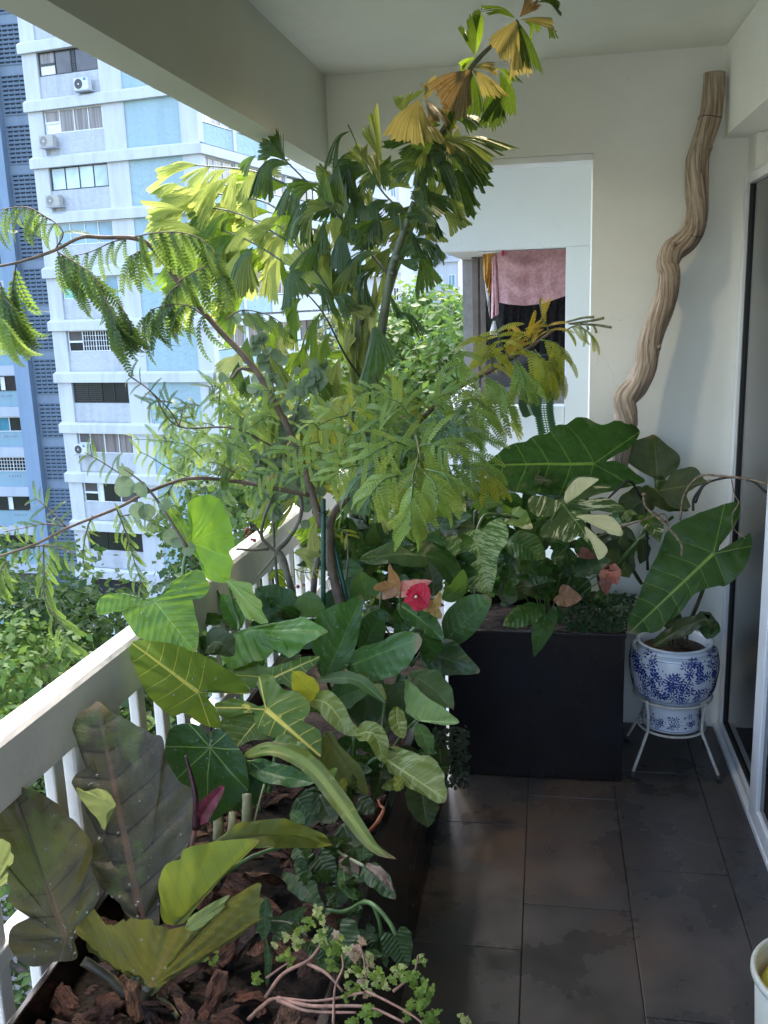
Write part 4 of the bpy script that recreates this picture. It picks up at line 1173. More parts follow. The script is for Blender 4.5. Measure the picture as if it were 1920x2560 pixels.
cen = [at(rg, x, y, Y) for rg, x, y, Y, w in dpts]
rds = [w * REG[rg][2] / px_per_m(at(rg, x, y, Y)) for rg, x, y, Y, w in dpts]
cp = smooth_path(cen, 12); rp = []
for i in range(len(cp)):
    f = i / 12; a = int(min(f, len(rds) - 2)); rp.append(rds[a] + (rds[a + 1] - rds[a]) * (f - a))
def ridges(s, a):
    tw = a + 7.5 * max(0, s - .25) + 1.2 * s
    q = 1 + .035 * math.sin(4 * tw + 3 * math.sin(7 * s) + 2 * noise.noise(V((s * 9, 1, 0)))) + .026 * math.sin(11 * tw + 3 * s) + .018 * math.sin(23 * tw + 6 * noise.noise(V((s * 6, a, 0))))
    return q + .05 * noise.noise(V((math.cos(a) * 1.5, math.sin(a) * 1.5, s * 26)))
dw = MB().tube(cp, rp, 72, fn=ridges)
dtw = thing('driftwood_pole', 'tall twisted bleached driftwood branch leaning in the corner of the end wall', 'driftwood', cp[-1])
obj('trunk', dw, drift_mat(), dtw, smooth=True)
for q, (i, a) in enumerate([(40, .6), (104, 1.2), (170, .2)]):
    p = cp[i] + V((math.cos(a) * .7 * (-1 if q % 2 else 1), -.5, .1)).normalized() * rp[i] * .98
    obj('knot', MB().tube([p - V((0, -.012, 0)), p + V((.004, -.006, .004)), p + V((.006, -.010, .006))], [.011, .008, .003], 8, wob=.3), plain('driftwood_knot', (.34, .26, .20), .8), dtw, smooth=True)
for i in (24, 92):
    obj('binding_wire', MB().tube([cp[i] + (V((math.cos(a), math.sin(a), 0)) * (rp[i] * 1.07)) + V((0, 0, .004 * math.sin(a * 2))) for a in [2*math.pi*k/24 for k in range(25)]], .0015, 5, cap=False), plain('rusty_wire', (.06, .04, .03), .7), dtw)

# ceiling lamp just above the frame, its warm light falls on the old palm leaves
M_lampw = plain('lamp_white', (.8, .8, .78), .4)
t = NT('lamp_glow'); t.set((.9, .8, .6), .4); t.b.inputs['Emission Color'].default_value = (1, .70, .32, 1); t.b.inputs['Emission Strength'].default_value = 6; M_glow = t.m
lp = on_z('P', 1215, -40, 2.485)
lm_ = thing('ceiling_lamp', 'small warm ceiling lamp above the yellow palm leaves', 'lamp', lp)
obj('housing', MB().lathe([(.0, .0), (.045, .0), (.047, -.004), (.042, -.012), (.036, -.012)], lp, 32), M_lampw, lm_, smooth=True)
obj('diffuser', MB().lathe([(.0, -.010), (.035, -.010), (.035, -.006)], lp, 32), M_glow, lm_)
ld = bpy.data.lights.new('lamp_light', 'SPOT'); ld.energy = 2.6; ld.color = (1, .86, .60); ld.shadow_soft_size = .03; ld.spot_size = math.radians(150); ld.spot_blend = .8
lo = bpy.data.objects.new('lamp_light', ld); C.objects.link(lo); lo.parent = lm_; lo.location = (0, 0, -.03)

# laundry in the neighbour's opening
def cloth_mat(name, c1, c2, bsc=240):
    t = NT(name); p = t.pos()
    t.set(t.mix(t.ramp(t.noise(p, 70, 4), .35, .65), c1, c2), .9, .15); t.bump(t.noise(p, bsc, 3), .5, .006); return t.m
M_pink = cloth_mat('pink_terry', (.50, .27, .30), (.62, .37, .39)); M_black = cloth_mat('black_cloth', (.012, .012, .014), (.025, .024, .026), 90)
M_orange = cloth_mat('orange_cloth', (.55, .26, .05), (.62, .36, .12)); M_whitec = cloth_mat('white_cloth', (.6, .58, .58), (.72, .70, .7))
def cloth(name, label, cat, reg, top, bot, Y, mat, folds, amp, parent=None, n=60, m=30, sag=0):
    def pl(P, u):
        x = P[0][0] + (P[-1][0] - P[0][0]) * u
        for (xa, ya), (xb, yb) in zip(P, P[1:]):
            if xa <= x <= xb: return x, ya + (yb - ya) * (x - xa) / max(1e-6, xb - xa)
        return P[-1]
    mb = MB()
    for i in range(n + 1):
        u = i / n; xt, yt = pl(top, u); xb, yb = pl(bot, u)
        for j in range(m + 1):
            v = j / m
            d = amp * (.25 + .75 * v) * (math.sin(folds * 2 * math.pi * u + 1.5 * v + 1.3 * math.sin(5 * u)) + .5 * math.sin(folds * 4.3 * u * math.pi + 2)) + .012 * noise.noise(V((u * 4, v * 4, folds)))
            if sag: d += sag * math.sin((v + .9 * (u - .45) ** 2 * 2) * 15) * math.exp(-((u - .45) / .3) ** 2)
            mb.v.append(tuple(at(reg, xt + (xb - xt) * v, yt + (yb - yt) * v, Y + d)))
    for i in range(n):
        for j in range(m):
            a = i * (m + 1) + j; mb.f.append((a, a + 1, a + m + 2, a + m + 1))
    o = obj(name, mb, mat, parent, smooth=True)
    return tag(o, label, cat)
YL = 4.62
line = tag(obj('clothes_line', MB().tube([at('C', 195, 569, YL + .03), at('C', 760, 545, YL + .03)], .006, 8), M_white, None), 'white clothes pole under the soffit of the next flat', 'clothes pole')
cloth('towel', 'pink terry towel hanging in the opening of the next flat', 'towel', 'C', [(288, 572), (330, 562), (660, 550)], [(300, 822), (350, 832), (430, 838), (520, 828), (660, 780)], YL, M_pink, 2.2, .010, sag=.016)
cloth('sleeve_cloth', 'narrow pink cloth drooping lower left of the pink towel', 'cloth', 'C', [(262, 600), (288, 571)], [(258, 905), (298, 880)], YL + .02, M_pink, 1, .012)
cloth('skirt', 'black gathered skirt hanging below the pink towel', 'skirt', 'C', [(300, 800), (420, 820), (660, 770)], [(290, 1075), (460, 1085), (660, 1075)], YL + .09, M_black, 9, .018)
cloth('shirt', 'orange and white cloth hanging left of the pink towel', 'cloth', 'C', [(215, 578), (285, 566)], [(222, 700), (250, 790)], YL + .10, M_orange, 1.5, .015)
cloth('patterned_cloth', 'small white cloth peeping out below the orange cloth', 'cloth', 'C', [(216, 640), (248, 690)], [(240, 830), (252, 900)], YL + .14, M_whitec, 1.2, .012)
cloth('bag', 'white plastic bag tied at the foot of the pink cloth', 'bag', 'C', [(266, 915), (280, 915)], [(248, 985), (296, 985)], YL + .02, M_whitec, 1.5, .016)
tag(obj('peg', MB().box((0, 0, 0), (.012, .03, .05), Matrix.Translation(at('C', 312, 585, YL - .03)), bev=.002), plain('peg_red', (.55, .03, .10), .4), None), 'red clothes peg on the pink towel', 'peg')

# bucket at the lower right edge
t = NT('bucket_cream'); t.set(t.mix(t.noise(t.pos(), 6, 4), (.50, .48, .38), (.62, .60, .50)), .4, .4); t.b.inputs['Subsurface Weight'].default_value = .1; M_buck = t.m
bc = V((.545, 1.70, 0)); bk = thing('bucket', 'cream plastic bucket holding a yellow cloth at the lower right corner', 'bucket', bc)
obj('body', MB().lathe([(0, .001), (.105, .001), (.110, .006), (.128, .355), (.1245, .355), (.105, .012), (0, .010)], bc, 64), M_buck, bk, smooth=True)
obj('rim', MB().lathe([(.124, .350), (.131, .347), (.136, .352), (.136, .361), (.131, .366), (.125, .363), (.1235, .356)], bc, 64), M_buck, bk, smooth=True)
yl = MB(); n = 26
for i in range(n + 1):
    for j in range(n + 1):
        u, v = (i / n - .5) * 2, (j / n - .5) * 2
        rr = min(1, max(abs(u), abs(v))); a = math.atan2(v, u)
        x, y = rr * math.cos(a) * .121, rr * math.sin(a) * .121
        z = .352 + .055 * (1 - rr ** 3) * (.6 + noise.noise(V((u * 2.2, v * 2.2, 4)))) + .014 * noise.noise(V((u * 6, v * 6, 1)))
        yl.v.append((bc.x + x, bc.y + y, z - .05 * rr ** 4))
for i in range(n):
    for j in range(n):
        a = i * (n + 1) + j; yl.f.append((a, a + 1, a + n + 2, a + n + 1))
t = NT('yellow_cloth'); t.set(t.mix(t.ramp(t.noise(t.pos(), 14, 4), .4, .65), (.62, .58, .06), (.72, .66, .16)), .7, .3); t.bump(t.noise(t.pos(), 200, 3), .3, .003)
tag(obj('yellow_cloth', yl, t.m, None, smooth=True), 'yellow cloth bunched inside the cream bucket', 'cloth')
# ---------------------------------------------------------------- plants in the trough, from the door outwards
def soil_pt(reg, x, y, z=.48):
    p = on_z(reg, x, y, z); return p

# 1. brown bird's nest anthurium nearest the door
b1 = on_z('I', 760, 1640, .49)
a1 = thing('anthurium', 'large dark brown leaved anthurium in bark at the near end of the trough', 'plant', b1)
leaf(a1, 'lance', 'J', [(75, 425, 1.42), (300, 390, 1.44), (500, 395, 1.47), (695, 440, 1.50)], 150, LM['olive'], (.1, .75, .6), fold=.2, wave=.03, twist=.3)
for pts, r in (([(760, 1650, 1.30), (740, 1450, 1.33), (728, 1270, 1.36)], .008), ([(660, 1640, 1.30), (560, 1540, 1.30), (430, 1455, 1.30)], .009), ([(755, 1660, 1.29), (765, 1620, 1.288), (768, 1590, 1.285)], .010), ([(790, 1640, 1.31), (815, 1440, 1.34), (830, 1290, 1.36)], .006)):
    stem(a1, 'I', pts, r, M_pet_brown, 'petiole')
stem(a1, 'I', [(1170, 1000, 1.40), (1300, 920, 1.42), (1480, 855, 1.46)], .004, M_pet, 'petiole')
M_spx = plain('spadix_purple', (.045, .010, .018), .4, var=.3, scale=60); M_spt = plain('spathe_maroon', (.17, .03, .05), .4, var=.3, scale=25)
stem(a1, 'I', [(985, 900, 1.42), (1010, 780, 1.43), (1020, 735, 1.43)], .0045, plain('flower_stalk_red', (.16, .06, .045), .5), 'flower_stalk')
stem(a1, 'I', [(1015, 770, 1.425), (1015, 620, 1.425), (990, 490, 1.43), (962, 393, 1.43)], (.0075, .0022), M_spx, 'spadix')
leaf(a1, 'lance', 'I', [(1015, 765, 1.43), (1085, 640, 1.42), (1168, 543, 1.41)], 92, M_spt, (.3, .3, .8), fold=.5, name='spathe')
for k in range(9):
    a = rnd.uniform(0, 6.28); p = b1 + V((math.cos(a) * .02, math.sin(a) * .02, .0)); q = b1 + V((math.cos(a) * rnd.uniform(.04, .08), math.sin(a) * rnd.uniform(.04, .08), -.015))
    obj('root', MB().tube(smooth_path([p + V((0, 0, .02)), p.lerp(q, .6) + V((0, 0, .014)), q], 4), [.0045] * 9, 7, wob=.3), M_pet_pale if k % 3 == 0 else plain('sheath_red_brown', (.14, .05, .03), .7), a1, smooth=True)

# 2. round dark anthurium
a2 = thing('anthurium', 'anthurium with one round dark leaf and pale spreading veins beside the brown leaves', 'plant', soil_pt('I', 1080, 1130))
leaf(a2, 'ovate', 'I', [(1290, 420, 1.75), (1290, 520, 1.74), (1160, 680, 1.70)], 230, LM['radial'], (.2, .5, .8), wave=.05, rag=.2)
stem(a2, 'I', [(1088, 350, 1.725), (1150, 700, 1.76), (1130, 1000, 1.62)], .004, M_pet, 'petiole')
for x0, y0, x1, y1, w in ((1130, 830, 1128, 700, .011), (1195, 800, 1205, 690, .008), (1275, 780, 1280, 590, .011)):
    stem(a2, 'I', [(x0, y0, 1.66), ((x0+x1)/2 + 3, (y0+y1)/2, 1.67), (x1, y1, 1.69)], w, M_pet_pale, 'cane')
stem(a2, 'I', [(1310, 770, 1.66), (1340, 650, 1.68), (1370, 540, 1.70)], .0022, M_pet_pale, 'petiole')

# 3. golden veined alocasia
a3 = thing('alocasia', 'alocasia with thick golden yellow veins and speckled leaves in the middle of the trough', 'plant', soil_pt('H', 330, 1500))
stem(a3, 'G', [(1027, 1100, 1.865), (1110, 1240, 1.88), (1160, 1330, 1.86), (1180, 1640, 1.80)], .006, M_pet, 'petiole')
stem(a3, 'H', [(366, 938, 1.905), (420, 1150, 1.95), (380, 1400, 1.90)], .006, M_pet, 'petiole')

# 4. quilted green philodendron at the railing
a4 = thing('philodendron', 'bright green quilted philodendron climbing against the railing', 'plant', soil_pt('H', 200, 900))
leaf(a4, 'lance', 'G', [(985, 335, 2.24), (930, 220, 2.25), (852, 122, 2.26)], 75, LM['quilt'], (-.2, .3, .9), wave=.04)
leaf(a4, 'ovate', 'H', [(222, 490, 2.15), (170, 400, 2.16), (120, 295, 2.17)], 120, LM['deepwax'], (.5, .4, .8), fold=.3)
leaf(a4, 'ovate', 'H', [(540, 450, 2.24), (440, 370, 2.26), (300, 270, 2.28)], 230, LM['deep'], (.1, .4, .9), fold=.1)
leaf(a4, 'ovate', 'H', [(615, 430, 2.25), (605, 350, 2.25), (600, 280, 2.26)], 170, LM['greygreen'], (.0, .5, .8), fold=.08)
leaf(a4, 'ovate', 'H', [(40, 600, 2.0), (100, 560, 2.0), (190, 640, 2.0)], 150, LM['dusk'], (.0, .7, .7))
for pts in ([(985, 330, 2.245), (950, 480, 2.2), (1000, 700, 2.16), (1050, 1000, 2.1)], [(803, 628, 2.065), (950, 860, 2.12), (1080, 1040, 2.1)]):
    stem(a4, 'G', [(x, y, min(Y, 2.3) - (.25 if pts[0][0] == 803 else 0)) for x, y, Y in pts], .0055, M_pet, 'petiole')
stem(a4, 'H', [(215, 500, 2.125), (210, 440, 2.15), (185, 370, 2.16), (150, 215, 2.165)], .004, M_pet, 'petiole')

# 5. broad waxy leaves in the middle of the trough
a5 = thing('aglaonema', 'plant with broad waxy grey green leaves in the centre of the trough', 'plant', soil_pt('H', 760, 900))
for kind, pts, W, m, n in (
    ('ovate', [(1180, 490, 2.30), (1260, 560, 2.26), (1255, 690, 2.22)], 150, 'deep', (.5, .5, .7)),
    ('lance', [(1095, 350, 2.36), (1220, 440, 2.32), (1345, 550, 2.26)], 140, 'shine', (.1, .7, .7)),
    ('heart', [(925, 300, 2.42), (900, 240, 2.43), (880, 165, 2.44)], 180, 'mid', (.0, .5, .85)),
    ('lance', [(880, 110, 2.55), (1100, 80, 2.58), (1330, 110, 2.60), (1450, 300, 2.58)], 150, 'deep', (.0, .8, .5)),
    ('ovate', [(1290, 310, 2.52), (1285, 220, 2.53), (1265, 125, 2.54)], 110, 'dusk', (.2, .4, .85)),
    ('lance', [(1340, 330, 2.50), (1420, 270, 2.50), (1455, 160, 2.50)], 110, 'mid', (.5, .5, .6)),
    ('ovate', [(640, 420, 2.40), (780, 330, 2.42), (850, 200, 2.45)], 150, 'deep', (.0, .6, .8)),
    ('ovate', [(900, 620, 2.25), (960, 480, 2.30), (1000, 380, 2.33)], 170, 'deep', (.3, .5, .8)),
    ('ovate', [(720, 900, 2.05), (840, 840, 2.06), (960, 800, 2.06)], 170, 'deepwax', (.0, .8, .6)),
    ('lance', [(640, 775, 2.06), (850, 770, 2.02), (1030, 900, 1.98)], 75, 'greygreen', (.0, .8, .5)),
    ('ovate', [(900, 780, 2.12), (920, 900, 2.08), (900, 1040, 2.02)], 260, 'bluegrey', (.1, .6, .8)),
    ('ovate', [(1080, 790, 2.14), (1120, 900, 2.10), (1080, 1060, 2.05)], 240, 'bluegrey', (.3, .5, .8)),
    ('ovate', [(560, 600, 2.2), (620, 500, 2.24), (700, 460, 2.26)], 160, 'deep', (.0, .6, .8)),
    ('ovate', [(1060, 180, 2.66), (1180, 160, 2.66), (1240, 60, 2.68)], 190, 'deep', (.0, .6, .8)),
    ('ovate', [(920, 60, 2.66), (1000, 0, 2.66), (1100, -30, 2.68)], 190, 'deep', (.0, .5, .8)),
):
    leaf(a5, kind, 'H', pts, W, LM[m], n, fold=.14, wave=.015, wf=3)
for x, y in ((700, 765), (810, 690), (900, 780), (1180, 490)):
    stem(a5, 'H', [(x, y, 2.12), (x + 20, y + 60, 2.16), (780, 960, 2.16)], .005, M_pet, 'petiole')

# red flamingo flowers among them
a6 = thing('flamingo_flower', 'flamingo flower with crimson, salmon and rusty spathes beside the black planter', 'plant', soil_pt('H', 1180, 760))
def fmat(n, a, b, v): return leaf_mat('spathe_' + n, a, b, v, vw=.016, nv=5, slope=.9, trans=.25, rough=.25, relief=.4, lw=1.3)
F_red = fmat('crimson', (.50, .008, .025), (.60, .014, .045), (.38, .006, .02)); F_sal = fmat('salmon', (.58, .15, .11), (.68, .24, .17), (.45, .10, .08)); F_rust = fmat('rust', (.32, .13, .05), (.40, .20, .08), (.22, .07, .03)); F_och = fmat('ochre', (.36, .20, .06), (.46, .27, .09), (.26, .10, .04))
leaf(a6, 'spathe', 'H', [(1196, 312, 2.28), (1202, 350, 2.27), (1190, 395, 2.26)], 150, F_red, (.1, .3, .9), fold=-.1, name='spathe', label='crimson heart shaped spathe')
leaf(a6, 'heart', 'H', [(1198, 318, 2.285), (1210, 290, 2.28), (1160, 258, 2.28)], 140, F_red, (.1, .3, .9), name='spathe')
leaf(a6, 'spathe', 'H', [(1105, 285, 2.36), (1190, 260, 2.34), (1285, 225, 2.32)], 92, F_sal, (.0, .6, .8), fold=.2, name='spathe', label='salmon pink spathe')
leaf(a6, 'spathe', 'H', [(1000, 285, 2.38), (1080, 250, 2.37), (1045, 130, 2.36)], 100, F_rust, (-.2, .3, .9), fold=.5, name='spathe', label='rusty curled spathe')
leaf(a6, 'spathe', 'H', [(1250, 365, 2.30), (1310, 350, 2.29), (1330, 275, 2.28)], 70, F_och, (-.2, .2, .9), fold=.4, name='spathe')
leaf(a6, 'lance', 'H', [(1260, 370, 2.30), (1310, 400, 2.29), (1335, 438, 2.28)], 60, F_och, (-.2, .2, .9), fold=.4, name='spathe')
stem(a6, 'H', [(1193, 318, 2.275), (1196, 312, 2.265)], .004, plain('spadix_cream', (.7, .6, .35), .5), 'spadix', n=3)
for x, y in ((1196, 316), (1105, 287), (1000, 290), (1255, 368)):
    stem(a6, 'H', [(x, y, 2.30), (x + 10, y + 160, 2.34), (1170, 700, 2.32)], .0028, M_pet, 'flower_stalk')
leaf(a6, 'heart', 'H', [(1120, 470, 2.28), (1110, 540, 2.26), (1130, 640, 2.24)], 90, LM['deep'], (.2, .4, .85))

# 7. patterned leaves spilling over the trough's edge
a7 = thing('dieffenbachia', 'plant with pale patterned and yellowing leaves spilling over the trough rim', 'plant', soil_pt('H', 900, 1350))
for kind, pts, W, m, n, kw in (
    ('ovate', [(1160, 740, 2.12), (1260, 800, 2.08), (1400, 935, 2.0)], 190, 'greygreen', (.3, .6, .7), {}),
    ('ovate', [(590, 880, 1.96), (700, 900, 1.93), (800, 1020, 1.90), (900, 1085, 1.88)], 130, 'yellowpat', (.0, .8, .5), {'twist': .5}),
    ('lance', [(850, 1080, 1.89), (960, 1070, 1.87), (1022, 1240, 1.84)], 120, 'yellowpat', (.3, .6, .7), {}),
    ('ovate', [(655, 855, 1.96), (590, 820, 1.95), (515, 722, 1.94)], 140, 'yellowtip', (.1, .5, .85), {}),
    ('lance', [(1090, 920, 2.00), (1090, 1000, 1.97), (1125, 1105, 1.93)], 100, 'yellowpat', (.2, .5, .8), {}),
    ('lance', [(1195, 1020, 1.97), (1230, 1080, 1.95), (1270, 1195, 1.90)], 105, 'greygreen', (.4, .5, .7), {}),
    ('ribbon', [(245, 1195, 1.74), (400, 1155, 1.73), (600, 1240, 1.70), (760, 1430, 1.64), (950, 1690, 1.53), (1075, 1765, 1.50)], 105, 'oliveribbon', (.3, .6, .7), {'wave': .015, 'fold': .25, 'twist': .4}),
    ('ribbon', [(250, 1240, 1.76), (420, 1300, 1.74), (645, 1345, 1.72)], 125, 'shine', (.0, .8, .6), {'wave': .02}),
    ('lance', [(370, 1140, 1.80), (480, 1130, 1.80), (620, 1200, 1.78)], 90, 'palepat', (.0, .7, .6), {'wave': .07}),
    ('lance', [(640, 1330, 1.72), (700, 1320, 1.71), (760, 1260, 1.71)], 70, 'paleun', (.0, .6, .7), {}),
    ('heart', [(1000, 740, 2.10), (940, 760, 2.08), (870, 735, 2.06)], 60, 'palepat', (.0, .7, .7), {}),
    ('lance', [(900, 740, 2.1), (960, 800, 2.06), (1030, 890, 2.0)], 70, 'yellowpat', (.0, .8, .6), {}),
):
    leaf(a7, kind, 'H', pts, W, LM[m], n, **{**dict(fold=.14, wave=.025, wf=4, quilt=.02), **kw})
for pts in ([(850, 1080, 1.90), (860, 1250, 1.92), (900, 1400, 1.85)], [(1010, 1190, 1.885), (930, 1240, 1.88), (880, 1400, 1.84)], [(1195, 1000, 1.985), (1100, 1100, 2.0), (960, 1350, 1.9)], [(245, 1195, 1.745), (300, 1400, 1.74), (330, 1500, 1.72)], [(1000, 740, 2.1), (1020, 900, 2.06), (980, 1250, 1.92)]):
    stem(a7, 'H', pts, .004, M_pet, 'petiole')

# 8. small dark creepers in the shade of the trough
a8 = thing('creeping_philodendron', 'creeper with small dull heart shaped leaves trailing over the near trough rim', 'plant', soil_pt('J', 640, 790))
for reg, kind, pts, W, m, n in (
    ('J', 'heart', [(1020, 918, 1.34), (1045, 990, 1.33), (1078, 1075, 1.32)], 165, 'darkheart', (.1, .5, .85)),
    ('J', 'heart', [(940, 925, 1.37), (955, 1000, 1.36), (965, 1075, 1.35)], 90, 'darkheart', (-.5, .4, .8)),
    ('J', 'heart', [(860, 890, 1.38), (890, 950, 1.36), (905, 1015, 1.35)], 90, 'darkheart', (.3, .5, .8)),
    ('J', 'heart', [(500, 600, 1.58), (560, 680, 1.54), (640, 770, 1.50)], 160, 'darkheart', (.0, .6, .8)),
    ('J', 'heart', [(620, 500, 1.62), (650, 560, 1.60), (710, 640, 1.58)], 160, 'darkheart', (.1, .6, .8)),
    ('J', 'ovate', [(740, 330, 1.68), (770, 410, 1.66), (760, 490, 1.63)], 160, 'dusk', (.1, .5, .8)),
    ('J', 'ovate', [(340, 715, 1.42), (335, 820, 1.40), (330, 945, 1.38)], 80, 'bluegrey', (.2, .4, .9)),
    ('J', 'lance', [(345, 930, 1.38), (355, 1050, 1.37), (345, 1180, 1.36)], 40, 'bluegrey', (.2, .4, .9)),
    ('J', 'heart', [(400, 880, 1.45), (480, 820, 1.46), (560, 760, 1.47)], 110, 'bluegrey', (.0, .6, .8)),
    ('J', 'heart', [(380, 850, 1.42), (320, 870, 1.41), (285, 900, 1.40)], 80, 'bluegrey', (.0, .5, .8)),
    ('J', 'ovate', [(735, 530, 1.50), (760, 650, 1.46), (835, 735, 1.42)], 75, 'mid', (.2, .5, .8)),
    ('J', 'ovate', [(840, 560, 1.46), (920, 620, 1.43), (1015, 725, 1.40)], 120, 'darkheart', (.2, .6, .7)),
    ('J', 'lance', [(860, 540, 1.455), (940, 590, 1.43), (1005, 690, 1.41)], 50, 'wither', (.2, .7, .7)),
    ('J', 'lance', [(720, 520, 1.50), (780, 560, 1.49), (790, 650, 1.47)], 90, 'wither', (.2, .6, .7)),
    ('J', 'ovate', [(470, 270, 1.66), (510, 300, 1.65), (545, 330, 1.64)], 70, 'greygreen', (.0, .7, .7)),
    ('J', 'ovate', [(500, 200, 1.74), (550, 260, 1.72), (600, 340, 1.70)], 170, 'bluegrey', (.0, .6, .8)),
    ('J', 'ovate', [(620, 180, 1.74), (660, 270, 1.72), (700, 330, 1.70)], 160, 'dusk', (.2, .6, .8)),
    ('J', 'ovate', [(820, 200, 1.72), (860, 240, 1.71), (900, 280, 1.70)], 100, 'dusk', (.2, .6, .8)),
    ('J', 'ovate', [(840, 430, 1.58), (850, 490, 1.56), (830, 540, 1.55)], 90, 'dusk', (.2, .6, .8)),
    ('J', 'ovate', [(500, 450, 1.60), (520, 510, 1.58), (530, 570, 1.57)], 90, 'bluegrey', (.2, .5, .8)),
    ('J', 'ovate', [(690, 650, 1.50), (710, 700, 1.49), (700, 770, 1.47)], 130, 'bluegrey', (.2, .5, .8)),
    ('J', 'round', [(720, 900, 1.34), (750, 990, 1.32), (800, 1080, 1.30)], 210, 'darkheart', (.1, .7, .7)),
    ('J', 'heart', [(600, 960, 1.34), (640, 1010, 1.33), (650, 1080, 1.32)], 120, 'darkheart', (.1, .7, .7)),
    ('H', 'round', [(1230, 1410, 1.86), (1240, 1490, 1.83), (1260, 1590, 1.80)], 190, 'dusk', (.3, .4, .85)),
    ('H', 'ovate', [(1320, 1120, 2.06), (1330, 1230, 2.02), (1310, 1350, 1.98)], 110, 'dusk', (.4, .4, .8)),
    ('H', 'ovate', [(940, 1180, 1.98), (1000, 1290, 1.92), (960, 1440, 1.86)], 150, 'dusk', (.2, .5, .8)),
    ('H', 'ovate', [(860, 1100, 2.0), (800, 1200, 1.96), (840, 1330, 1.9)], 160, 'deep', (.1, .5, .8)),
    ('H', 'ovate', [(580, 1380, 1.8), (600, 1440, 1.78), (580, 1520, 1.76)], 140, 'darkheart', (.0, .5, .8)),
):
    leaf(a8, kind, reg, pts, W, LM[m], n, fold=.12, wave=.035, wf=4, quilt=.03)
stem(a8, 'J', [(615, 810, 1.44), (660, 780, 1.43), (750, 785, 1.42), (850, 738, 1.40), (910, 760, 1.38), (980, 840, 1.36), (1020, 918, 1.345)], .004, M_pet, 'vine')
stem(a8, 'J', [(900, 755, 1.385), (930, 840, 1.38), (940, 925, 1.375)], .0035, M_pet, 'vine')
stem(a8, 'J', [(510, 610, 1.58), (530, 540, 1.6), (590, 490, 1.62)], .003, M_pet, 'vine')
stem(a8, 'J', [(690, 440, 1.55), (740, 490, 1.52), (850, 550, 1.47)], .003, M_pet_pale, 'vine')
stem(a8, 'J', [(360, 835, 1.42), (470, 850, 1.42), (560, 920, 1.38)], .0025, M_pet_dark, 'vine')
tw = thing('red_twig', 'bare orange red twig sticking up over the trough rim', 'twig', at('J', 880, 365, 1.62))
stem(tw, 'J', [(870, 380, 1.62), (920, 320, 1.60), (952, 258, 1.59), (935, 235, 1.59), (925, 208, 1.59)], (.0042, .002), plain('twig_red', (.42, .13, .06), .5, var=.2, scale=60), 'twig')

# 9. pinkish creeping herb with small lobed leaves
a9 = thing('creeping_herb', 'straggly herb with pinkish stems and small lobed pale leaves at the near trough end', 'plant', soil_pt('J', 330, 1260))
M_pinkst = plain('stem_pinkish', (.34, .17, .11), .55, var=.25, scale=50)
HB = [leaf_mat('herb_green', (.13, .20, .045), (.20, .28, .07), (.3, .36, .14), nv=6, trans=.4, tcol=(.5, .6, .12)), leaf_mat('herb_pale', (.38, .40, .20), (.50, .50, .30), (.3, .34, .12), nv=6, trans=.4, tcol=(.7, .7, .4)), leaf_mat('herb_pink', (.46, .28, .18), (.55, .40, .26), (.3, .34, .12), nv=6, trans=.35, tcol=(.7, .5, .3))]
paths = [[(250, 1345, 1.20), (330, 1270, 1.20), (400, 1235, 1.19), (600, 1250, 1.17), (850, 1205, 1.14)], [(400, 1235, 1.19), (580, 1275, 1.16), (860, 1280, 1.13), (1060, 1360, 1.10)], [(400, 1245, 1.18), (560, 1300, 1.16), (810, 1310, 1.13)],
         [(340, 1230, 1.21), (430, 1110, 1.22), (560, 1040, 1.22), (625, 960, 1.22)], [(560, 1055, 1.22), (660, 1110, 1.2), (740, 1200, 1.18)], [(345, 1130, 1.24), (400, 1090, 1.24), (460, 1050, 1.24)], [(690, 1369, 1.13), (700, 1180, 1.16), (740, 1080, 1.17), (735, 1010, 1.18)],
         [(860, 1200, 1.14), (950, 1240, 1.12), (1080, 1310, 1.11), (1160, 1369, 1.10)], [(1000, 1200, 1.15), (1050, 1160, 1.16), (1110, 1100, 1.17), (1130, 1010, 1.18)], [(860, 1130, 1.17), (850, 1030, 1.18), (830, 960, 1.19)]]
for i, pth in enumerate(paths): stem(a9, 'J', pth, (.0034, .0018) if i < 5 else (.0022, .0012), M_pinkst, 'stem', seg=6)
r9 = random.Random(3)
def herb(cx, cy, Y, n, spread, L, mset):
    for k in range(n):
        a = r9.uniform(0, 6.28); d = spread * r9.random() ** .5
        x, y = cx + math.cos(a) * d, cy + math.sin(a) * d; b = r9.uniform(0, 6.28); l = L * r9.uniform(.7, 1.2)
        leaf(a9, 'lobed', 'J', [(x, y, Y), (x + math.cos(b) * l * .5, y + math.sin(b) * l * .5, Y - .004), (x + math.cos(b) * l, y + math.sin(b) * l, Y)], l * .75, HB[r9.choice(mset)], (r9.uniform(-.4, .4), .6, .7), fold=.15, wave=.05, rings=3)
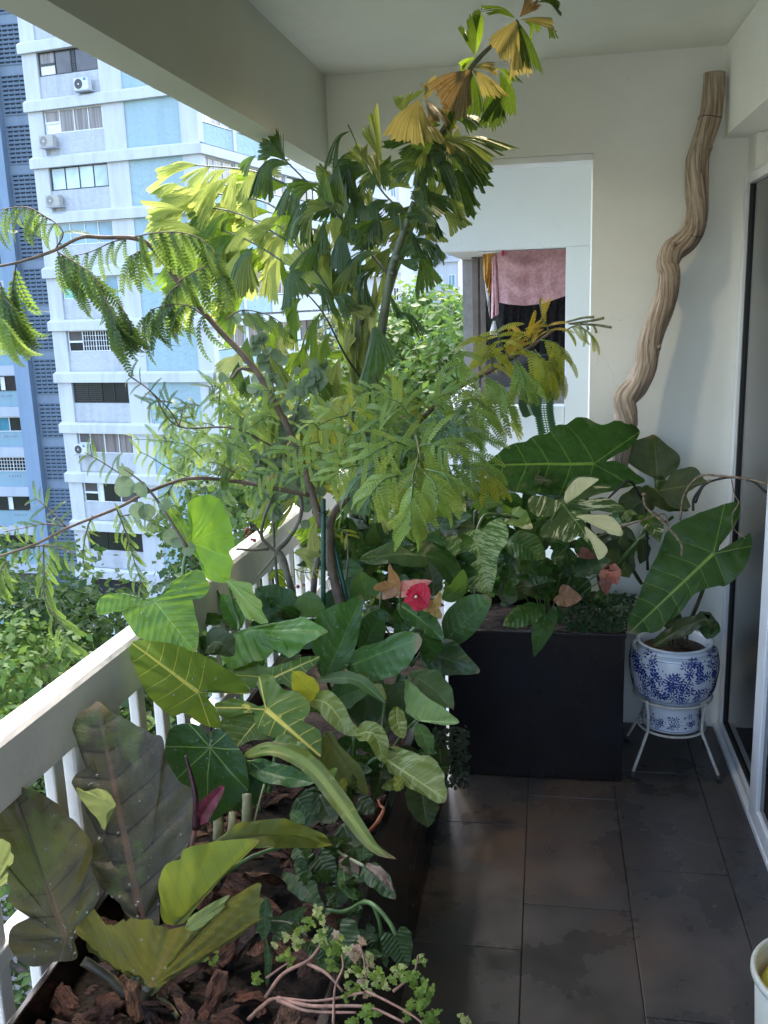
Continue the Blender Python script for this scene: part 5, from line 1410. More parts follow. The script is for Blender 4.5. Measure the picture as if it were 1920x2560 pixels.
for c in ((620, 860, 1.24, 10, 60, 55, (0, 1, 1)), (660, 930, 1.23, 10, 60, 50, (0, 1, 2)), (720, 980, 1.22, 9, 50, 55, (0,)), (450, 940, 1.26, 9, 60, 50, (0, 1)), (440, 1040, 1.25, 6, 50, 50, (0,)), (820, 980, 1.2, 8, 40, 55, (1, 2, 2)), (860, 1050, 1.19, 8, 50, 55, (1, 2)), (800, 1130, 1.18, 10, 60, 45, (0, 1)), (870, 1150, 1.17, 8, 50, 50, (0, 1, 2)),
          (950, 1150, 1.16, 10, 50, 50, (0, 1, 1)), (1030, 1100, 1.17, 9, 45, 45, (1, 1, 0)), (1100, 1130, 1.16, 9, 50, 55, (0,)), (1130, 1040, 1.18, 6, 30, 40, (1, 0)), (1160, 1220, 1.14, 10, 50, 55, (0,)), (1100, 1290, 1.12, 8, 50, 55, (0,)), (1180, 1320, 1.12, 8, 40, 55, (0,)), (860, 1330, 1.12, 7, 50, 55, (0,)), (310, 1130, 1.25, 4, 30, 40, (0,)), (690, 1060, 1.2, 6, 60, 45, (0,)), (770, 1230, 1.15, 6, 40, 30, (0, 1)), (1370, 1340, 1.15, 5, 25, 40, (1, 1)), (70, 1020, 1.30, 6, 40, 45, (0,))):
    herb(*c)

# 10. marbled creeper leaf, monstera and anthurium in the square planter
b1s = lambda reg, x, y: on_z(reg, x, y, .50)
a10 = thing('marbled_pothos', 'pothos with a big heart shaped leaf marbled green and cream left of the square planter', 'plant', (-.26, 3.05, .5))
leaf(a10, 'heart', 'F', [(90, 540, 2.9), (85, 580, 2.88), (75, 640, 2.86)], 90, LM['creamhalf'], (.2, .4, .9))
leaf(a10, 'heart', 'F', [(370, 590, 2.96), (410, 610, 2.94), (465, 655, 2.92)], 110, LM['paleun'], (.0, .6, .8))
leaf(a10, 'ovate', 'F', [(390, 610, 2.95), (430, 630, 2.93), (470, 650, 2.92)], 60, LM['creamhalf'], (.0, .7, .7))
leaf(a10, 'heart', 'F', [(200, 560, 3.0), (230, 520, 3.0), (320, 520, 3.0)], 90, LM['mid'], (.0, .6, .8))
leaf(a10, 'heart', 'F', [(130, 640, 3.0), (150, 600, 3.0), (170, 540, 3.0)], 120, LM['deep'], (.0, .5, .8))
leaf(a10, 'heart', 'F', [(40, 640, 2.85), (20, 560, 2.86), (30, 470, 2.87)], 110, LM['mid'], (.0, .5, .8))
stem(a10, 'E', [(1215, 1328, 2.745), (1260, 1230, 2.80), (1310, 1215, 2.86), (1400, 1230, 2.92)], .005, M_pet, 'petiole')
stem(a10, 'F', [(270, 595, 2.95), (330, 580, 2.95), (400, 600, 2.95)], .005, M_pet, 'petiole')
stem(a10, 'F', [(180, 560, 2.9), (175, 800, 2.92), (190, 1100, 3.0)], .006, M_pet_dark, 'petiole')
a11 = thing('monstera', 'monstera with a split green leaf splashed with cream in the square planter', 'plant', (.02, 3.30, .5))
leaf(a11, 'heart', 'F', [(1060, 610, 3.14), (1080, 640, 3.12), (1110, 720, 3.10)], 110, LM['cream'], (.1, .5, .8))
leaf(a11, 'heart', 'F', [(1040, 590, 3.15), (1060, 620, 3.13), (1085, 660, 3.12)], 90, LM['mid'], (.1, .5, .8))
leaf(a11, 'heart', 'F', [(940, 600, 3.14), (960, 570, 3.13), (1000, 580, 3.12)], 50, LM['silver'], (.1, .5, .8))
stem(a11, 'F', [(622, 527, 3.03), (640, 700, 3.14), (700, 960, 3.22)], .006, M_pet, 'petiole')
a12 = thing('flamingo_flower', 'small flamingo flower with dark leaves and copper spathes in the square planter', 'plant', (-.06, 3.22, .5))
for kind, pts, W, m, n in (('ovate', [(340, 720, 3.0), (430, 740, 2.98), (535, 800, 2.95)], 150, 'deepwax', (.1, .6, .7)), ('heart', [(525, 835, 3.06), (480, 850, 3.05), (425, 870, 3.04)], 110, 'deep', (.0, .5, .8)), ('lance', [(515, 1040, 3.10), (430, 1090, 3.06), (318, 1142, 3.03)], 120, 'deepwax', (.0, .8, .6)), ('heart', [(535, 1090, 3.08), (510, 1180, 3.05), (475, 1300, 3.04)], 120, 'deepwax', (.0, .35, .9)),
                           ('lance', [(670, 880, 3.12), (760, 850, 3.10), (865, 810, 3.08)], 90, 'deep', (.0, .8, .6)), ('ovate', [(560, 700, 3.08), (600, 720, 3.07), (650, 740, 3.06)], 90, 'deep', (.0, .6, .8)), ('ovate', [(560, 800, 3.12), (640, 790, 3.12), (700, 830, 3.12)], 90, 'deep', (.0, .6, .8)), ('ovate', [(330, 820, 3.12), (400, 790, 3.12), (470, 820, 3.12)], 110, 'deep', (.0, .6, .8)), ('ovate', [(700, 700, 3.16), (740, 760, 3.16), (800, 800, 3.16)], 110, 'deep', (.0, .6, .8)),
                           ('ovate', [(560, 1060, 3.12), (590, 1090, 3.10), (620, 1130, 3.09)], 80, 'deep', (.0, .7, .7)), ('ovate', [(480, 600, 3.2), (460, 520, 3.2), (420, 470, 3.2)], 110, 'deep', (.0, .5, .8)), ('ovate', [(250, 760, 3.16), (280, 700, 3.16), (330, 650, 3.16)], 150, 'deep', (.0, .5, .8)), ('ovate', [(300, 1000, 3.2), (380, 960, 3.2), (470, 980, 3.2)], 130, 'dusk', (.0, .6, .8)), ('lance', [(640, 960, 3.14), (700, 930, 3.14), (760, 990, 3.13)], 90, 'deep', (.0, .7, .7))):
    leaf(a12, kind, 'F', pts, W, LM[m], n, fold=.12, wave=.02)
for x in (455, 480, 525, 545, 560, 610, 370, 660):
    stem(a12, 'F', [(x, 860 + abs(x - 540) * .3, 3.08), (x + (540 - x) * .3, 980, 3.14), (540 + (x - 540) * .25, 1100, 3.16)], .0026, M_pet, 'petiole')
F_cop = fmat('copper', (.28, .12, .05), (.40, .20, .10), (.16, .06, .03)); F_dred = fmat('dull_red', (.20, .07, .05), (.26, .10, .07), (.12, .04, .03))
leaf(a12, 'spathe', 'F', [(605, 985, 3.04), (650, 1000, 3.02), (722, 1005, 3.0)], 115, F_cop, (-.1, .5, .85), name='spathe', label='copper coloured spathe')
leaf(a12, 'spathe', 'F', [(845, 900, 3.06), (870, 870, 3.05), (895, 935, 3.04)], 110, F_sal, (.3, .3, .9), name='spathe', label='salmon spathe')
leaf(a12, 'spathe', 'F', [(845, 895, 3.065), (835, 930, 3.06), (840, 990, 3.06)], 70, F_dred, (-.3, .3, .9), name='spathe')
leaf(a12, 'spathe', 'F', [(710, 770, 3.12), (740, 780, 3.11), (790, 800, 3.10)], 60, F_dred, (.0, .5, .8), name='spathe')
for x, y in ((605, 985), (845, 898), (800, 880)): stem(a12, 'F', [(x, y, 3.06), ((x + 600) / 2, y + 80, 3.12), (600, 1120, 3.15)], .0024, M_pet, 'flower_stalk')
# 11. great alocasia behind
a13 = thing('alocasia', 'great dark green alocasia with pale veins at the back of the square planter', 'plant', (.16, 3.42, .5))
leaf(a13, 'heart', 'F', [(1090, 450, 3.36), (1140, 500, 3.35), (1260, 560, 3.34)], 140, LM['dusk'], (.1, .6, .8))
leaf(a13, 'ovate', 'F', [(1080, 480, 3.38), (980, 540, 3.38), (920, 620, 3.38)], 170, LM['dusk'], (.1, .5, .8))
leaf(a13, 'ovate', 'F', [(940, 640, 3.40), (900, 760, 3.40), (960, 900, 3.40)], 200, LM['dusk'], (.1, .4, .9))
leaf(a13, 'ovate', 'F', [(1020, 700, 3.36), (1030, 770, 3.35), (1010, 830, 3.34)], 70, LM['dusk'], (.3, .4, .9))
stem(a13, 'F', [(778, 325, 3.205), (740, 470, 3.28), (760, 700, 3.36), (820, 960, 3.42)], (.007, .010), M_pet_dark, 'petiole')
stem(a13, 'F', [(1100, 405, 3.365), (1080, 520, 3.38), (1000, 720, 3.38), (870, 860, 3.40), (820, 960, 3.42)], (.006, .010), M_pet, 'petiole')
stem(a13, 'F', [(1180, 590, 3.36), (1010, 710, 3.37), (880, 850, 3.38)], (.006, .009), M_pet, 'petiole')
stem(a13, 'F', [(870, 690, 3.40), (950, 820, 3.41), (1020, 930, 3.42)], .007, M_pet_dark, 'petiole')
# 12. alocasia in the porcelain pot
a14 = thing('alocasia', 'alocasia with one long pale edged leaf growing in the blue and white pot', 'plant', (pc.x, pc.y, z_rim))
stem(a14, 'F', [(1382, 780, 3.145), (1330, 960, 3.22), (1250, 1150, 3.27), (1200, 1235, 3.27)], (.006, .009), M_pet_dark, 'petiole')
leaf(a14, 'lance', 'F', [(1080, 1245, 3.2), (1200, 1170, 3.16), (1350, 1110, 3.13), (1380, 1195, 3.11)], 90, LM['dusk'], (.1, .8, .5), fold=.2)
leaf(a14, 'ovate', 'F', [(1330, 1130, 3.2), (1360, 1150, 3.18), (1350, 1210, 3.17)], 110, LM['deep'], (.0, .6, .8))
leaf(a14, 'ovate', 'F', [(1150, 1160, 3.24), (1180, 1110, 3.24), (1200, 1060, 3.24)], 110, LM['dusk'], (.0, .4, .9))
for k in range(5): stem(a14, 'F', [(1140 + k * 28, 1160, 3.24), (1150 + k * 25, 1200, 3.25), (1160 + k * 22, 1240, 3.26)], .005, M_pet_brown, 'stub')
# dry orchid twigs tied to dark stakes
a15 = thing('dry_vine', 'dry leafless vine looping from the alocasia toward the glass door', 'vine', at('F', 1050, 900, 3.3))
M_dry = plain('dry_twig', (.30, .22, .15), .8, var=.3, scale=60); M_stk = plain('stake_black', (.02, .022, .02), .6)
for pts, r, m in (([(1215, 610, 3.2), (1235, 480, 3.2), (1310, 388, 3.18), (1420, 385, 3.15), (1550, 398, 3.10), (1670, 430, 3.05)], .0035, M_dry), ([(1290, 520, 3.2), (1340, 430, 3.18), (1440, 395, 3.16), (1560, 400, 3.1), (1655, 470, 3.06)], .0040, M_stk), ([(1475, 400, 3.14), (1490, 480, 3.13), (1510, 520, 3.12), (1480, 580, 3.12), (1485, 650, 3.12), (1545, 700, 3.10)], .0020, M_dry),
                  ([(1030, 470, 3.18), (1040, 540, 3.15), (1130, 620, 3.10), (1215, 720, 3.06), (1222, 795, 3.05)], .0034, M_dry), ([(780, 700, 3.0), (900, 650, 3.02), (1020, 610, 3.06), (1130, 575, 3.1), (1155, 640, 3.1)], .0024, M_dry), ([(800, 550, 3.16), (900, 450, 3.18), (960, 410, 3.2), (1000, 470, 3.22), (1040, 560, 3.24), (1050, 860, 3.28)], .0045, M_stk), ([(1280, 560, 3.22), (1285, 500, 3.22), (1340, 420, 3.2)], .005, M_stk), ([(1075, 580, 3.14), (1110, 590, 3.12), (1180, 680, 3.08)], .003, M_dry)):
    stem(a15, 'F', pts, r, m, 'twig', seg=7, wob=.5)
for x, y, Y in ((1360, 410, 3.17), (1420, 388, 3.15), (1520, 396, 3.12), (1555, 405, 3.1), (1030, 480, 3.17), (1075, 570, 3.13), (785, 715, 3.0), (1050, 700, 3.26), (1045, 620, 3.25)):
    p = at('F', x, y, Y); obj('node', MB().tube([p - V((.006, 0, 0)), p, p + V((.007, 0, .002))], [.003, .007, .003], 7, wob=.4), M_stk if y > 600 else M_dry, a15, smooth=True)
# ground cover in the square planter
def cover(name, label, reg, x0, x1, y0, y1, Y0, Y1, n, s, col):
    mb = MB(); r = random.Random(n)
    for i in range(n):
        u, v = r.random(), r.random()
        p = at(reg, x0 + (x1 - x0) * u, y0 + (y1 - y0) * v, Y0 + (Y1 - Y0) * (1 - v) + r.uniform(-.03, .03))
        nn = V((r.gauss(0, .6), -.6 + r.gauss(0, .4), .8)).normalized(); ta = (Matrix.Rotation(r.uniform(0, 6.28), 3, nn) @ nn.orthogonal().normalized()); tb = nn.cross(ta)
        l = s * r.uniform(.6, 1.3); k = len(mb.v)
        mb.v += [tuple(p), tuple(p + ta*l*.35 + tb*l*.38), tuple(p + ta*l*.85 + tb*l*.3 - nn*l*.1), tuple(p + ta*l - nn*l*.15), tuple(p + ta*l*.85 - tb*l*.3 - nn*l*.1), tuple(p + ta*l*.35 - tb*l*.38)]
        mb.f.append(tuple(range(k, k + 6)))
    o = obj(name, mb, col, None); return tag(o, label, 'ground cover', kind='stuff')
M_cov = crown_mat('cover_green', (.03, .07, .025), (.06, .12, .04))
cover('ground_cover', 'small leaved creeping ground cover along the right rim of the square planter', 'F', 640, 985, 985, 1165, 3.10, 3.36, 900, .016, M_cov)
cover('trailing_fern', 'fine trailing fern hanging over the trough rim toward the floor', 'H', 1300, 1480, 1040, 1360, 2.02, 2.10, 420, .011, crown_mat('fern_dull', (.04, .06, .03), (.08, .10, .05)))

# dark leaves added to fill the plants' depth
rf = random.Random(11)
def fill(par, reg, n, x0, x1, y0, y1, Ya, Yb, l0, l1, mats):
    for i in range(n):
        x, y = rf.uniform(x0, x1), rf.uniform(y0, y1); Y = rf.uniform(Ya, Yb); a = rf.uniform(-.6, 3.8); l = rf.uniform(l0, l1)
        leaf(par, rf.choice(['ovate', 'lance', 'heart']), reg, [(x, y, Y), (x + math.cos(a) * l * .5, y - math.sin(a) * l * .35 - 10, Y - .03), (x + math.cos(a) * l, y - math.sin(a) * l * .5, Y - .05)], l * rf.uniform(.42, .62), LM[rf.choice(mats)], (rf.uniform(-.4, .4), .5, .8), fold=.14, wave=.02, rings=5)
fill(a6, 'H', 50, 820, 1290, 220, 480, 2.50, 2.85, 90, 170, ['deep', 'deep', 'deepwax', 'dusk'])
fill(a10, 'F', 120, 20, 640, 380, 1000, 3.12, 3.48, 110, 210, ['deep', 'deep', 'deepwax', 'dusk', 'mid'])  # dark leaves added to stand for the deep shade behind the planter
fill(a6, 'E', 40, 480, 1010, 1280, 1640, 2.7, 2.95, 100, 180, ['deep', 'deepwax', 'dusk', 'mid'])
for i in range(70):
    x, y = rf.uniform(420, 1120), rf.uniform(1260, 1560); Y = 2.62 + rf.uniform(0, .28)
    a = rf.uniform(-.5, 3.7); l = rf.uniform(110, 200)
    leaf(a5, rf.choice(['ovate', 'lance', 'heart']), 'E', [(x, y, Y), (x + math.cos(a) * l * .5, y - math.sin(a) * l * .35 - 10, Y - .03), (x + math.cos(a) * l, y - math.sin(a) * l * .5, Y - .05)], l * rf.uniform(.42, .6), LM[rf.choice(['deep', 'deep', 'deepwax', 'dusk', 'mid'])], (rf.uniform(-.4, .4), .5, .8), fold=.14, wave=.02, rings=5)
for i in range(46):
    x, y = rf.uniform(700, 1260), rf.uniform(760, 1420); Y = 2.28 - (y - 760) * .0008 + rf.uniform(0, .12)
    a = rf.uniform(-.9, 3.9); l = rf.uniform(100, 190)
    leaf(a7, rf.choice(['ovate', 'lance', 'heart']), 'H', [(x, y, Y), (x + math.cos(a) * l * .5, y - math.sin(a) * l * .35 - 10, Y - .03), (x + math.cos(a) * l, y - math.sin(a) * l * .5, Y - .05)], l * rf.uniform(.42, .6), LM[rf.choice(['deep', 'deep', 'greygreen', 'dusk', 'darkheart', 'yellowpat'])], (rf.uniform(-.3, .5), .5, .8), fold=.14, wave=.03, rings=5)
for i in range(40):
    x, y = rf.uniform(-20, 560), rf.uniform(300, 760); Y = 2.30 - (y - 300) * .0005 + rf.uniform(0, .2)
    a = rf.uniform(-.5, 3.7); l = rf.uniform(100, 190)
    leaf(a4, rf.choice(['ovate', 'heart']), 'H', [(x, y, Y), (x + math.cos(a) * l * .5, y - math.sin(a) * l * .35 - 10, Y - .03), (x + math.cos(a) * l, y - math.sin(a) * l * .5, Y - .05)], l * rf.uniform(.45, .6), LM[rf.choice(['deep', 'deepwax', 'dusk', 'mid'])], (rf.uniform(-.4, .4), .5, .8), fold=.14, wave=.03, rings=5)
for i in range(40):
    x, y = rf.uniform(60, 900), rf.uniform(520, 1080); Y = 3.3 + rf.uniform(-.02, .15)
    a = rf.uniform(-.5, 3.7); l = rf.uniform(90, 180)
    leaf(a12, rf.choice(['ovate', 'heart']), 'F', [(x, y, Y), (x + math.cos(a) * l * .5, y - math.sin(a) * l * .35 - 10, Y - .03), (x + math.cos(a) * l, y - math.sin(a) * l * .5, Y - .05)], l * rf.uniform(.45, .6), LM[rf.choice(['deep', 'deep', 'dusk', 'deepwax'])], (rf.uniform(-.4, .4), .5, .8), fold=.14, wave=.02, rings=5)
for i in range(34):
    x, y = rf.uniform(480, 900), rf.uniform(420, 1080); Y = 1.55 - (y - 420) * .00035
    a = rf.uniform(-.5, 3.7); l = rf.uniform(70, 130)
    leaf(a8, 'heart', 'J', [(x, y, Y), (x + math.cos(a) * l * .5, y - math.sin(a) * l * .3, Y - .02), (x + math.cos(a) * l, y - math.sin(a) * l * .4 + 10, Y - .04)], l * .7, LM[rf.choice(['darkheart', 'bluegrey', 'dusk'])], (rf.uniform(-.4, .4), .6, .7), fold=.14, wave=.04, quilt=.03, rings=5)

# blades with a surveyed outline
LB = LM
TL = [
 (a1, 'I', (735, 1250), (505, 115), [(505,115),(410,190),(385,260),(405,310),(440,370),(482,382),(470,450),(405,490),(388,550),(470,565),(560,600),(590,690),(560,790),(480,890),(490,1000),(530,1080),(600,1110),(640,1200),(700,1245),(790,1280),(830,1260),(825,1150),(850,1020),(900,950),(960,900),(1000,820),(1008,700),(1003,580),(930,520),(870,420),(850,310),(760,260),(640,200),(560,150)], 1.36, 1.58, 'brown', (.25, .35, .9), dict(quilt=.03, wave=.012)),
 (a1, 'I', (340, 1335), (10, 445), [(-10,440),(45,482),(30,530),(140,560),(250,610),(340,680),(440,780),(480,870),(470,1000),(520,1090),(490,1180),(420,1230),(380,1330),(400,1440),(300,1455),(180,1480),(80,1440),(50,1340),(75,1270),(170,1220),(100,1200),(40,1140),(50,1080),(0,900),(-90,800),(-120,500)], 1.29, 1.38, 'brown', (.35, .35, .9), dict(quilt=.03, wave=.016)),
 (a1, 'I', (772, 1600), (930, 1285), [(740,1580),(700,1525),(560,1500),(440,1440),(345,1390),(360,1320),(400,1260),(470,1270),(520,1305),(580,1300),(680,1250),(760,1275),(830,1280),(890,1268),(960,1290),(1030,1280),(1100,1230),(1150,1170),(1230,1120),(1310,1110),(1330,1200),(1328,1290),(1200,1370),(1000,1490),(880,1560),(800,1625)], 1.285, 1.24, 'brownmid', (.0, .15, .97), dict(fold=-.18, quilt=.02, wave=.03)),
 (a1, 'I', (905, 1272), (1340, 828), [(850,1255),(835,1130),(842,1030),(880,950),(940,925),(970,875),(1040,850),(1160,830),(1342,826),(1290,885),(1200,970),(1130,1055),(1060,1125),(1010,1190),(950,1262)], 1.36, 1.40, 'lemon', (-.25, .25, .9), dict(fold=.12, quilt=.015)),
 (a1, 'I', (965, 1285), (1185, 1118), [(960,1270),(1000,1220),(1100,1155),(1192,1114),(1165,1165),(1150,1190),(1085,1250),(1010,1296)], 1.232, 1.215, 'paleback', (.2, .6, .7), dict(wave=.03)),
 (a1, 'I', (600, 650), (400, 565), [(600,650),(560,690),(548,772),(500,710),(430,630),(392,562),(450,575),(520,560),(570,590)], 1.44, 1.44, 'paleback', (-.3, .2, .9), dict(wave=.02)),
 (a1, 'I', (-50, 1100), (30, 850), [(-40,1090),(20,1070),(45,1010),(40,960),(70,940),(60,860),(10,830),(-60,840)], 1.2, 1.2, 'paleback', (.1, .3, .9), dict(wave=.03)),
 (a2, 'I', (1090, 350), (1075, 735), [(1083,300),(1050,250),(980,225),(900,240),(862,300),(850,400),(838,500),(830,600),(850,645),(930,640),(1000,690),(1080,738),(1170,690),(1235,640),(1290,560),(1282,470),(1268,400),(1220,330),(1160,270),(1112,255),(1098,310)], 1.72, 1.67, 'radial', (.1, .4, .9), dict(quilt=.0, wave=.01, cup=.1)),
 (a3, 'G', (1027, 1100), (688, 848), [(1100,1085),(1180,1100),(1290,1112),(1302,1080),(1240,1020),(1130,950),(1000,880),(880,835),(750,828),(690,840),(670,890),(690,960),(740,1070),(800,1150),(890,1222),(960,1210),(1040,1262),(1130,1290),(1150,1270),(1130,1200),(1080,1130)], 1.82, 1.77, 'goldvein', (.2, .6, .8), dict(cup=.2, wave=.012)),
 (a3, 'H', (366, 938), (668, 1197), [(372,890),(330,830),(310,780),(340,735),(390,735),(420,780),(460,820),(530,830),(590,880),(605,950),(572,1000),(620,1030),(665,1060),(672,1130),(667,1200),(600,1172),(540,1150),(470,1132),(400,1092),(330,1060),(295,990),(292,950),(240,925),(170,970),(100,960),(65,900),(100,880),(180,870),(260,890),(320,920)], 1.88, 1.80, 'goldspeck', (.1, .65, .8), dict(cup=.2, wave=.012)),
 (a3, 'H', (402, 764), (660, 648), [(330,792),(280,822),(230,770),(140,715),(200,670),(280,650),(350,700),(450,690),(560,650),(660,643),(640,690),(600,722),(560,790),(520,830),(470,800)], 2.02, 2.05, 'goldvein', (.0, .75, .7), dict(cup=.15)),
 (a3, 'H', (330, 985), (200, 1140), [(250,940),(180,960),(115,1010),(130,1050),(198,1142),(280,1112),(390,1102),(360,1040)], 1.89, 1.84, 'goldvein', (-.1, .6, .8), dict()),
 (a4, 'G', (803, 630), (1012, 890), [(850,590),(890,530),(960,490),(1040,465),(1085,530),(1087,570),(1040,617),(1000,602),(1010,680),(1030,750),(1032,830),(1013,892),(940,862),(860,842),(770,832),(710,802),(660,730),(640,690),(600,682),(520,697),(508,640),(540,600),(640,585),(730,617)], 1.80, 1.78, 'quilt', (-.1, .5, .85), dict(quilt=.02, wave=.016, fold=.06)),
 (a4, 'G', (995, 325), (1195, 400), [(985,300),(1000,250),(1000,180),(975,130),(1030,90),(1100,75),(1160,110),(1190,180),(1215,280),(1217,340),(1192,380),(1205,420),(1190,522),(1130,527),(1070,502),(1060,440),(1010,390)], 2.22, 2.17, 'lime', (.1, .1, .97), dict(quilt=.012, wave=.02, label='yellow green leaf with backlight in its colour')),
 (a4, 'H', (142, 215), (370, 455), [(135,213),(200,225),(290,250),(300,300),(340,340),(350,400),(373,457),(300,452),(250,432),(230,370),(190,310),(160,260)], 2.16, 2.06, 'paleun', (.1, .6, .8), dict(wave=.03, label='pale green young leaf')),
 (a4, 'H', (215, 500), (697, 498), [(180,522),(60,590),(110,640),(150,700),(210,692),(300,662),(350,642),(400,602),(437,560),(470,580),(482,642),(540,602),(600,572),(690,522),(699,495),(640,460),(560,423),(470,440),(380,480),(300,488)], 2.12, 2.06, 'quilt', (-.05, .75, .65), dict(fold=-.14, quilt=.02, wave=.02)),
 (a5, 'H', (690, 765), (895, 314), [(660,742),(640,640),(612,570),(640,430),(700,380),(800,340),(897,311),(892,420),(872,540),(840,640),(790,722),(725,767)], 2.10, 2.20, 'deepwax', (.3, .4, .85), dict(fold=.2)),
 (a5, 'H', (800, 705), (1218, 540), [(822,640),(880,600),(980,570),(1080,520),(1170,508),(1222,540),(1212,610),(1160,692),(1080,752),(990,782),(880,762)], 2.14, 2.06, 'deepwax', (.0, .65, .75), dict(fold=.08)),
 (a5, 'H', (1350, 562), (1606, 314), [(1340,480),(1360,400),(1420,340),(1500,300),(1608,314),(1592,400),(1540,490),(1460,562),(1400,578)], 2.40, 2.42, 'deepwax', (.2, .5, .8), dict(fold=.1)),
 (a5, 'H', (1215, 602), (1548, 727), [(1260,600),(1290,560),(1350,543),(1420,570),(1480,640),(1549,728),(1440,747),(1350,752),(1260,722),(1220,672)], 2.34, 2.24, 'deep', (.1, .65, .75), dict(fold=.06)),
 (a7, 'H', (1205, 1000), (1428, 1009), [(1150,962),(1140,880),(1143,776),(1200,810),(1260,870),(1340,920),(1400,970),(1430,1010),(1360,1027),(1290,1002),(1240,992)], 1.98, 1.91, 'palepat', (.1, .6, .8), dict(quilt=.02, wave=.02)),
 (a7, 'H', (1010, 1200), (1370, 1442), [(1050,1140),(1120,1160),(1220,1190),(1290,1210),(1340,1270),(1355,1340),(1373,1443),(1310,1452),(1240,1412),(1150,1372),(1090,1312),(1040,1272)], 1.88, 1.74, 'yellowpat', (.15, .6, .8), dict(quilt=.02, wave=.02)),
 (a7, 'H', (690, 1060), (924, 1402), [(722,1058),(770,1130),(830,1190),(900,1270),(927,1404),(840,1372),(760,1352),(700,1302),(660,1200),(665,1110)], 1.88, 1.80, 'olive', (-.1, .55, .85), dict(quilt=.015)),
 (a10, 'E', (1215, 1328), (1292, 1630), [(1250,1290),(1300,1255),(1350,1240),(1387,1290),(1387,1360),(1340,1430),(1330,1520),(1303,1625),(1290,1634),(1240,1620),(1170,1582),(1120,1502),(1080,1420),(1060,1340),(1090,1260),(1140,1250),(1190,1290)], 2.74, 2.66, 'marble', (.1, .35, .95), dict(wave=.012, fold=.12)),
 (a11, 'F', (622, 527), (822, 795), [(640,480),(640,430),(700,390),(800,400),(760,440),(715,475),(800,430),(862,438),(840,470),(770,492),(725,515),(830,500),(900,528),(937,570),(870,572),(790,562),(735,575),(830,600),(890,618),(912,640),(920,687),(860,682),(800,642),(730,610),(770,660),(830,730),(847,770),(802,808),(770,742),(700,692),(655,722),(560,702),(510,692),(520,640),(580,598),(480,590),(445,540),(460,488),(540,490),(590,502)], 3.02, 2.92, 'cream', (.1, .45, .9), dict(wave=.012, rings=14)),
 (a11, 'F', (640, 525), (798, 402), [(630,510),(645,450),(702,392),(802,400),(752,440),(690,490)], 3.005, 2.985, 'creamhalf', (.1, .45, .9), dict()),
 (a11, 'F', (690, 590), (919, 686), [(690,586),(780,580),(860,590),(912,638),(921,688),(850,670),(790,630),(720,605)], 2.98, 2.94, 'creamhalf', (.1, .45, .9), dict()),
 (a11, 'F', (735, 640), (810, 807), [(735,640),(790,690),(835,735),(845,772),(802,808),(776,735),(740,680)], 2.955, 2.91, 'creamhalf', (.1, .45, .9), dict()),
 (a13, 'F', (778, 322), (200, 330), [(900,272),(960,240),(1000,192),(1014,150),(960,110),(900,98),(840,122),(790,120),(740,84),(690,88),(640,122),(590,130),(540,170),(480,180),(430,212),(340,235),(290,275),(240,308),(192,325),(230,372),(300,412),(380,468),(450,462),(520,474),(600,482),(700,472),(800,476),(900,452),(980,432),(1038,410),(990,360),(900,312),(840,312)], 3.20, 3.06, 'alocasia', (-.05, .45, .9), dict(cup=.1, wave=.012, rings=14)),
 (a13, 'F', (1100, 402), (1085, 178), [(1030,370),(930,292),(960,220),(1050,185),(1086,176),(1140,220),(1208,280),(1202,342),(1150,387),(1120,400)], 3.38, 3.40, 'dusk', (.0, .4, .9), dict()),
 (a13, 'F', (1110, 458), (1346, 416), [(1170,380),(1220,350),(1290,343),(1330,390),(1348,418),(1290,442),(1250,482),(1267,548),(1200,552),(1140,512)], 3.36, 3.32, 'dusk', (.1, .5, .85), dict()),
 (a14, 'F', (1382, 778), (958, 1178), [(1425,715),(1490,640),(1518,560),(1502,513),(1400,540),(1290,580),(1160,650),(1110,760),(1040,900),(1000,1000),(955,1100),(956,1180),(1040,1177),(1110,1167),(1150,1122),(1210,1082),(1290,982),(1400,942),(1450,937),(1530,862),(1578,740),(1567,672),(1520,740),(1460,772),(1410,780)], 3.12, 3.02, 'alocasia_pot', (-.05, .4, .92), dict(cup=.08, wave=.010, rings=14)),
]
WET = []
for par, reg, A, T, out, ya, yt, m, n, kw in TL:
    lo_ = tleaf(par, reg, A, T, out, ya, yt, LM[m], n, **kw)
    if m in ('brown', 'radial', 'goldvein', 'quilt', 'deepwax', 'brownmid'): WET.append((par, lo_))

# drops of water left on the broad leaves
t = NT('water_drop'); t.set((.75, .8, .75), .02, .8); t.b.inputs['Transmission Weight'].default_value = .85; t.b.inputs['IOR'].default_value = 1.33; M_drop = t.m
rw = random.Random(9); DR = {}
for par, lo_ in WET:
    mb = DR.setdefault(par.name, (par, MB()))[1]
    off = root_loc(par); vs = lo_.data.vertices; ps = lo_.data.polygons
    for i in range(34):
        f = ps[rw.randrange(len(ps))]; c = f.center + off; n = f.normal
        if n.y > 0: n = -n
        c = c + V((rw.gauss(0, .006), 0, rw.gauss(0, .006))) * .0
        r = rw.uniform(.0012, .0034); ta = n.orthogonal().normalized(); tb = n.cross(ta); k = len(mb.v)
        for rr, hh in ((1, 0), (.8, .45), (.42, .72)):
            for q in range(7): mb.v.append(tuple(c + (ta * math.cos(q * .8976) + tb * math.sin(q * .8976)) * r * rr + n * r * hh))
        mb.v.append(tuple(c + n * r * .8))
        for a in (0, 7):
            for q in range(7): mb.f.append((k + a + q, k + a + (q + 1) % 7, k + a + 7 + (q + 1) % 7, k + a + 7 + q))
        for q in range(7): mb.f.append((k + 14 + q, k + 14 + (q + 1) % 7, k + 21))
for nm, (par, mb) in DR.items(): obj('water_drops', mb, M_drop, par, smooth=True, kind='stuff')
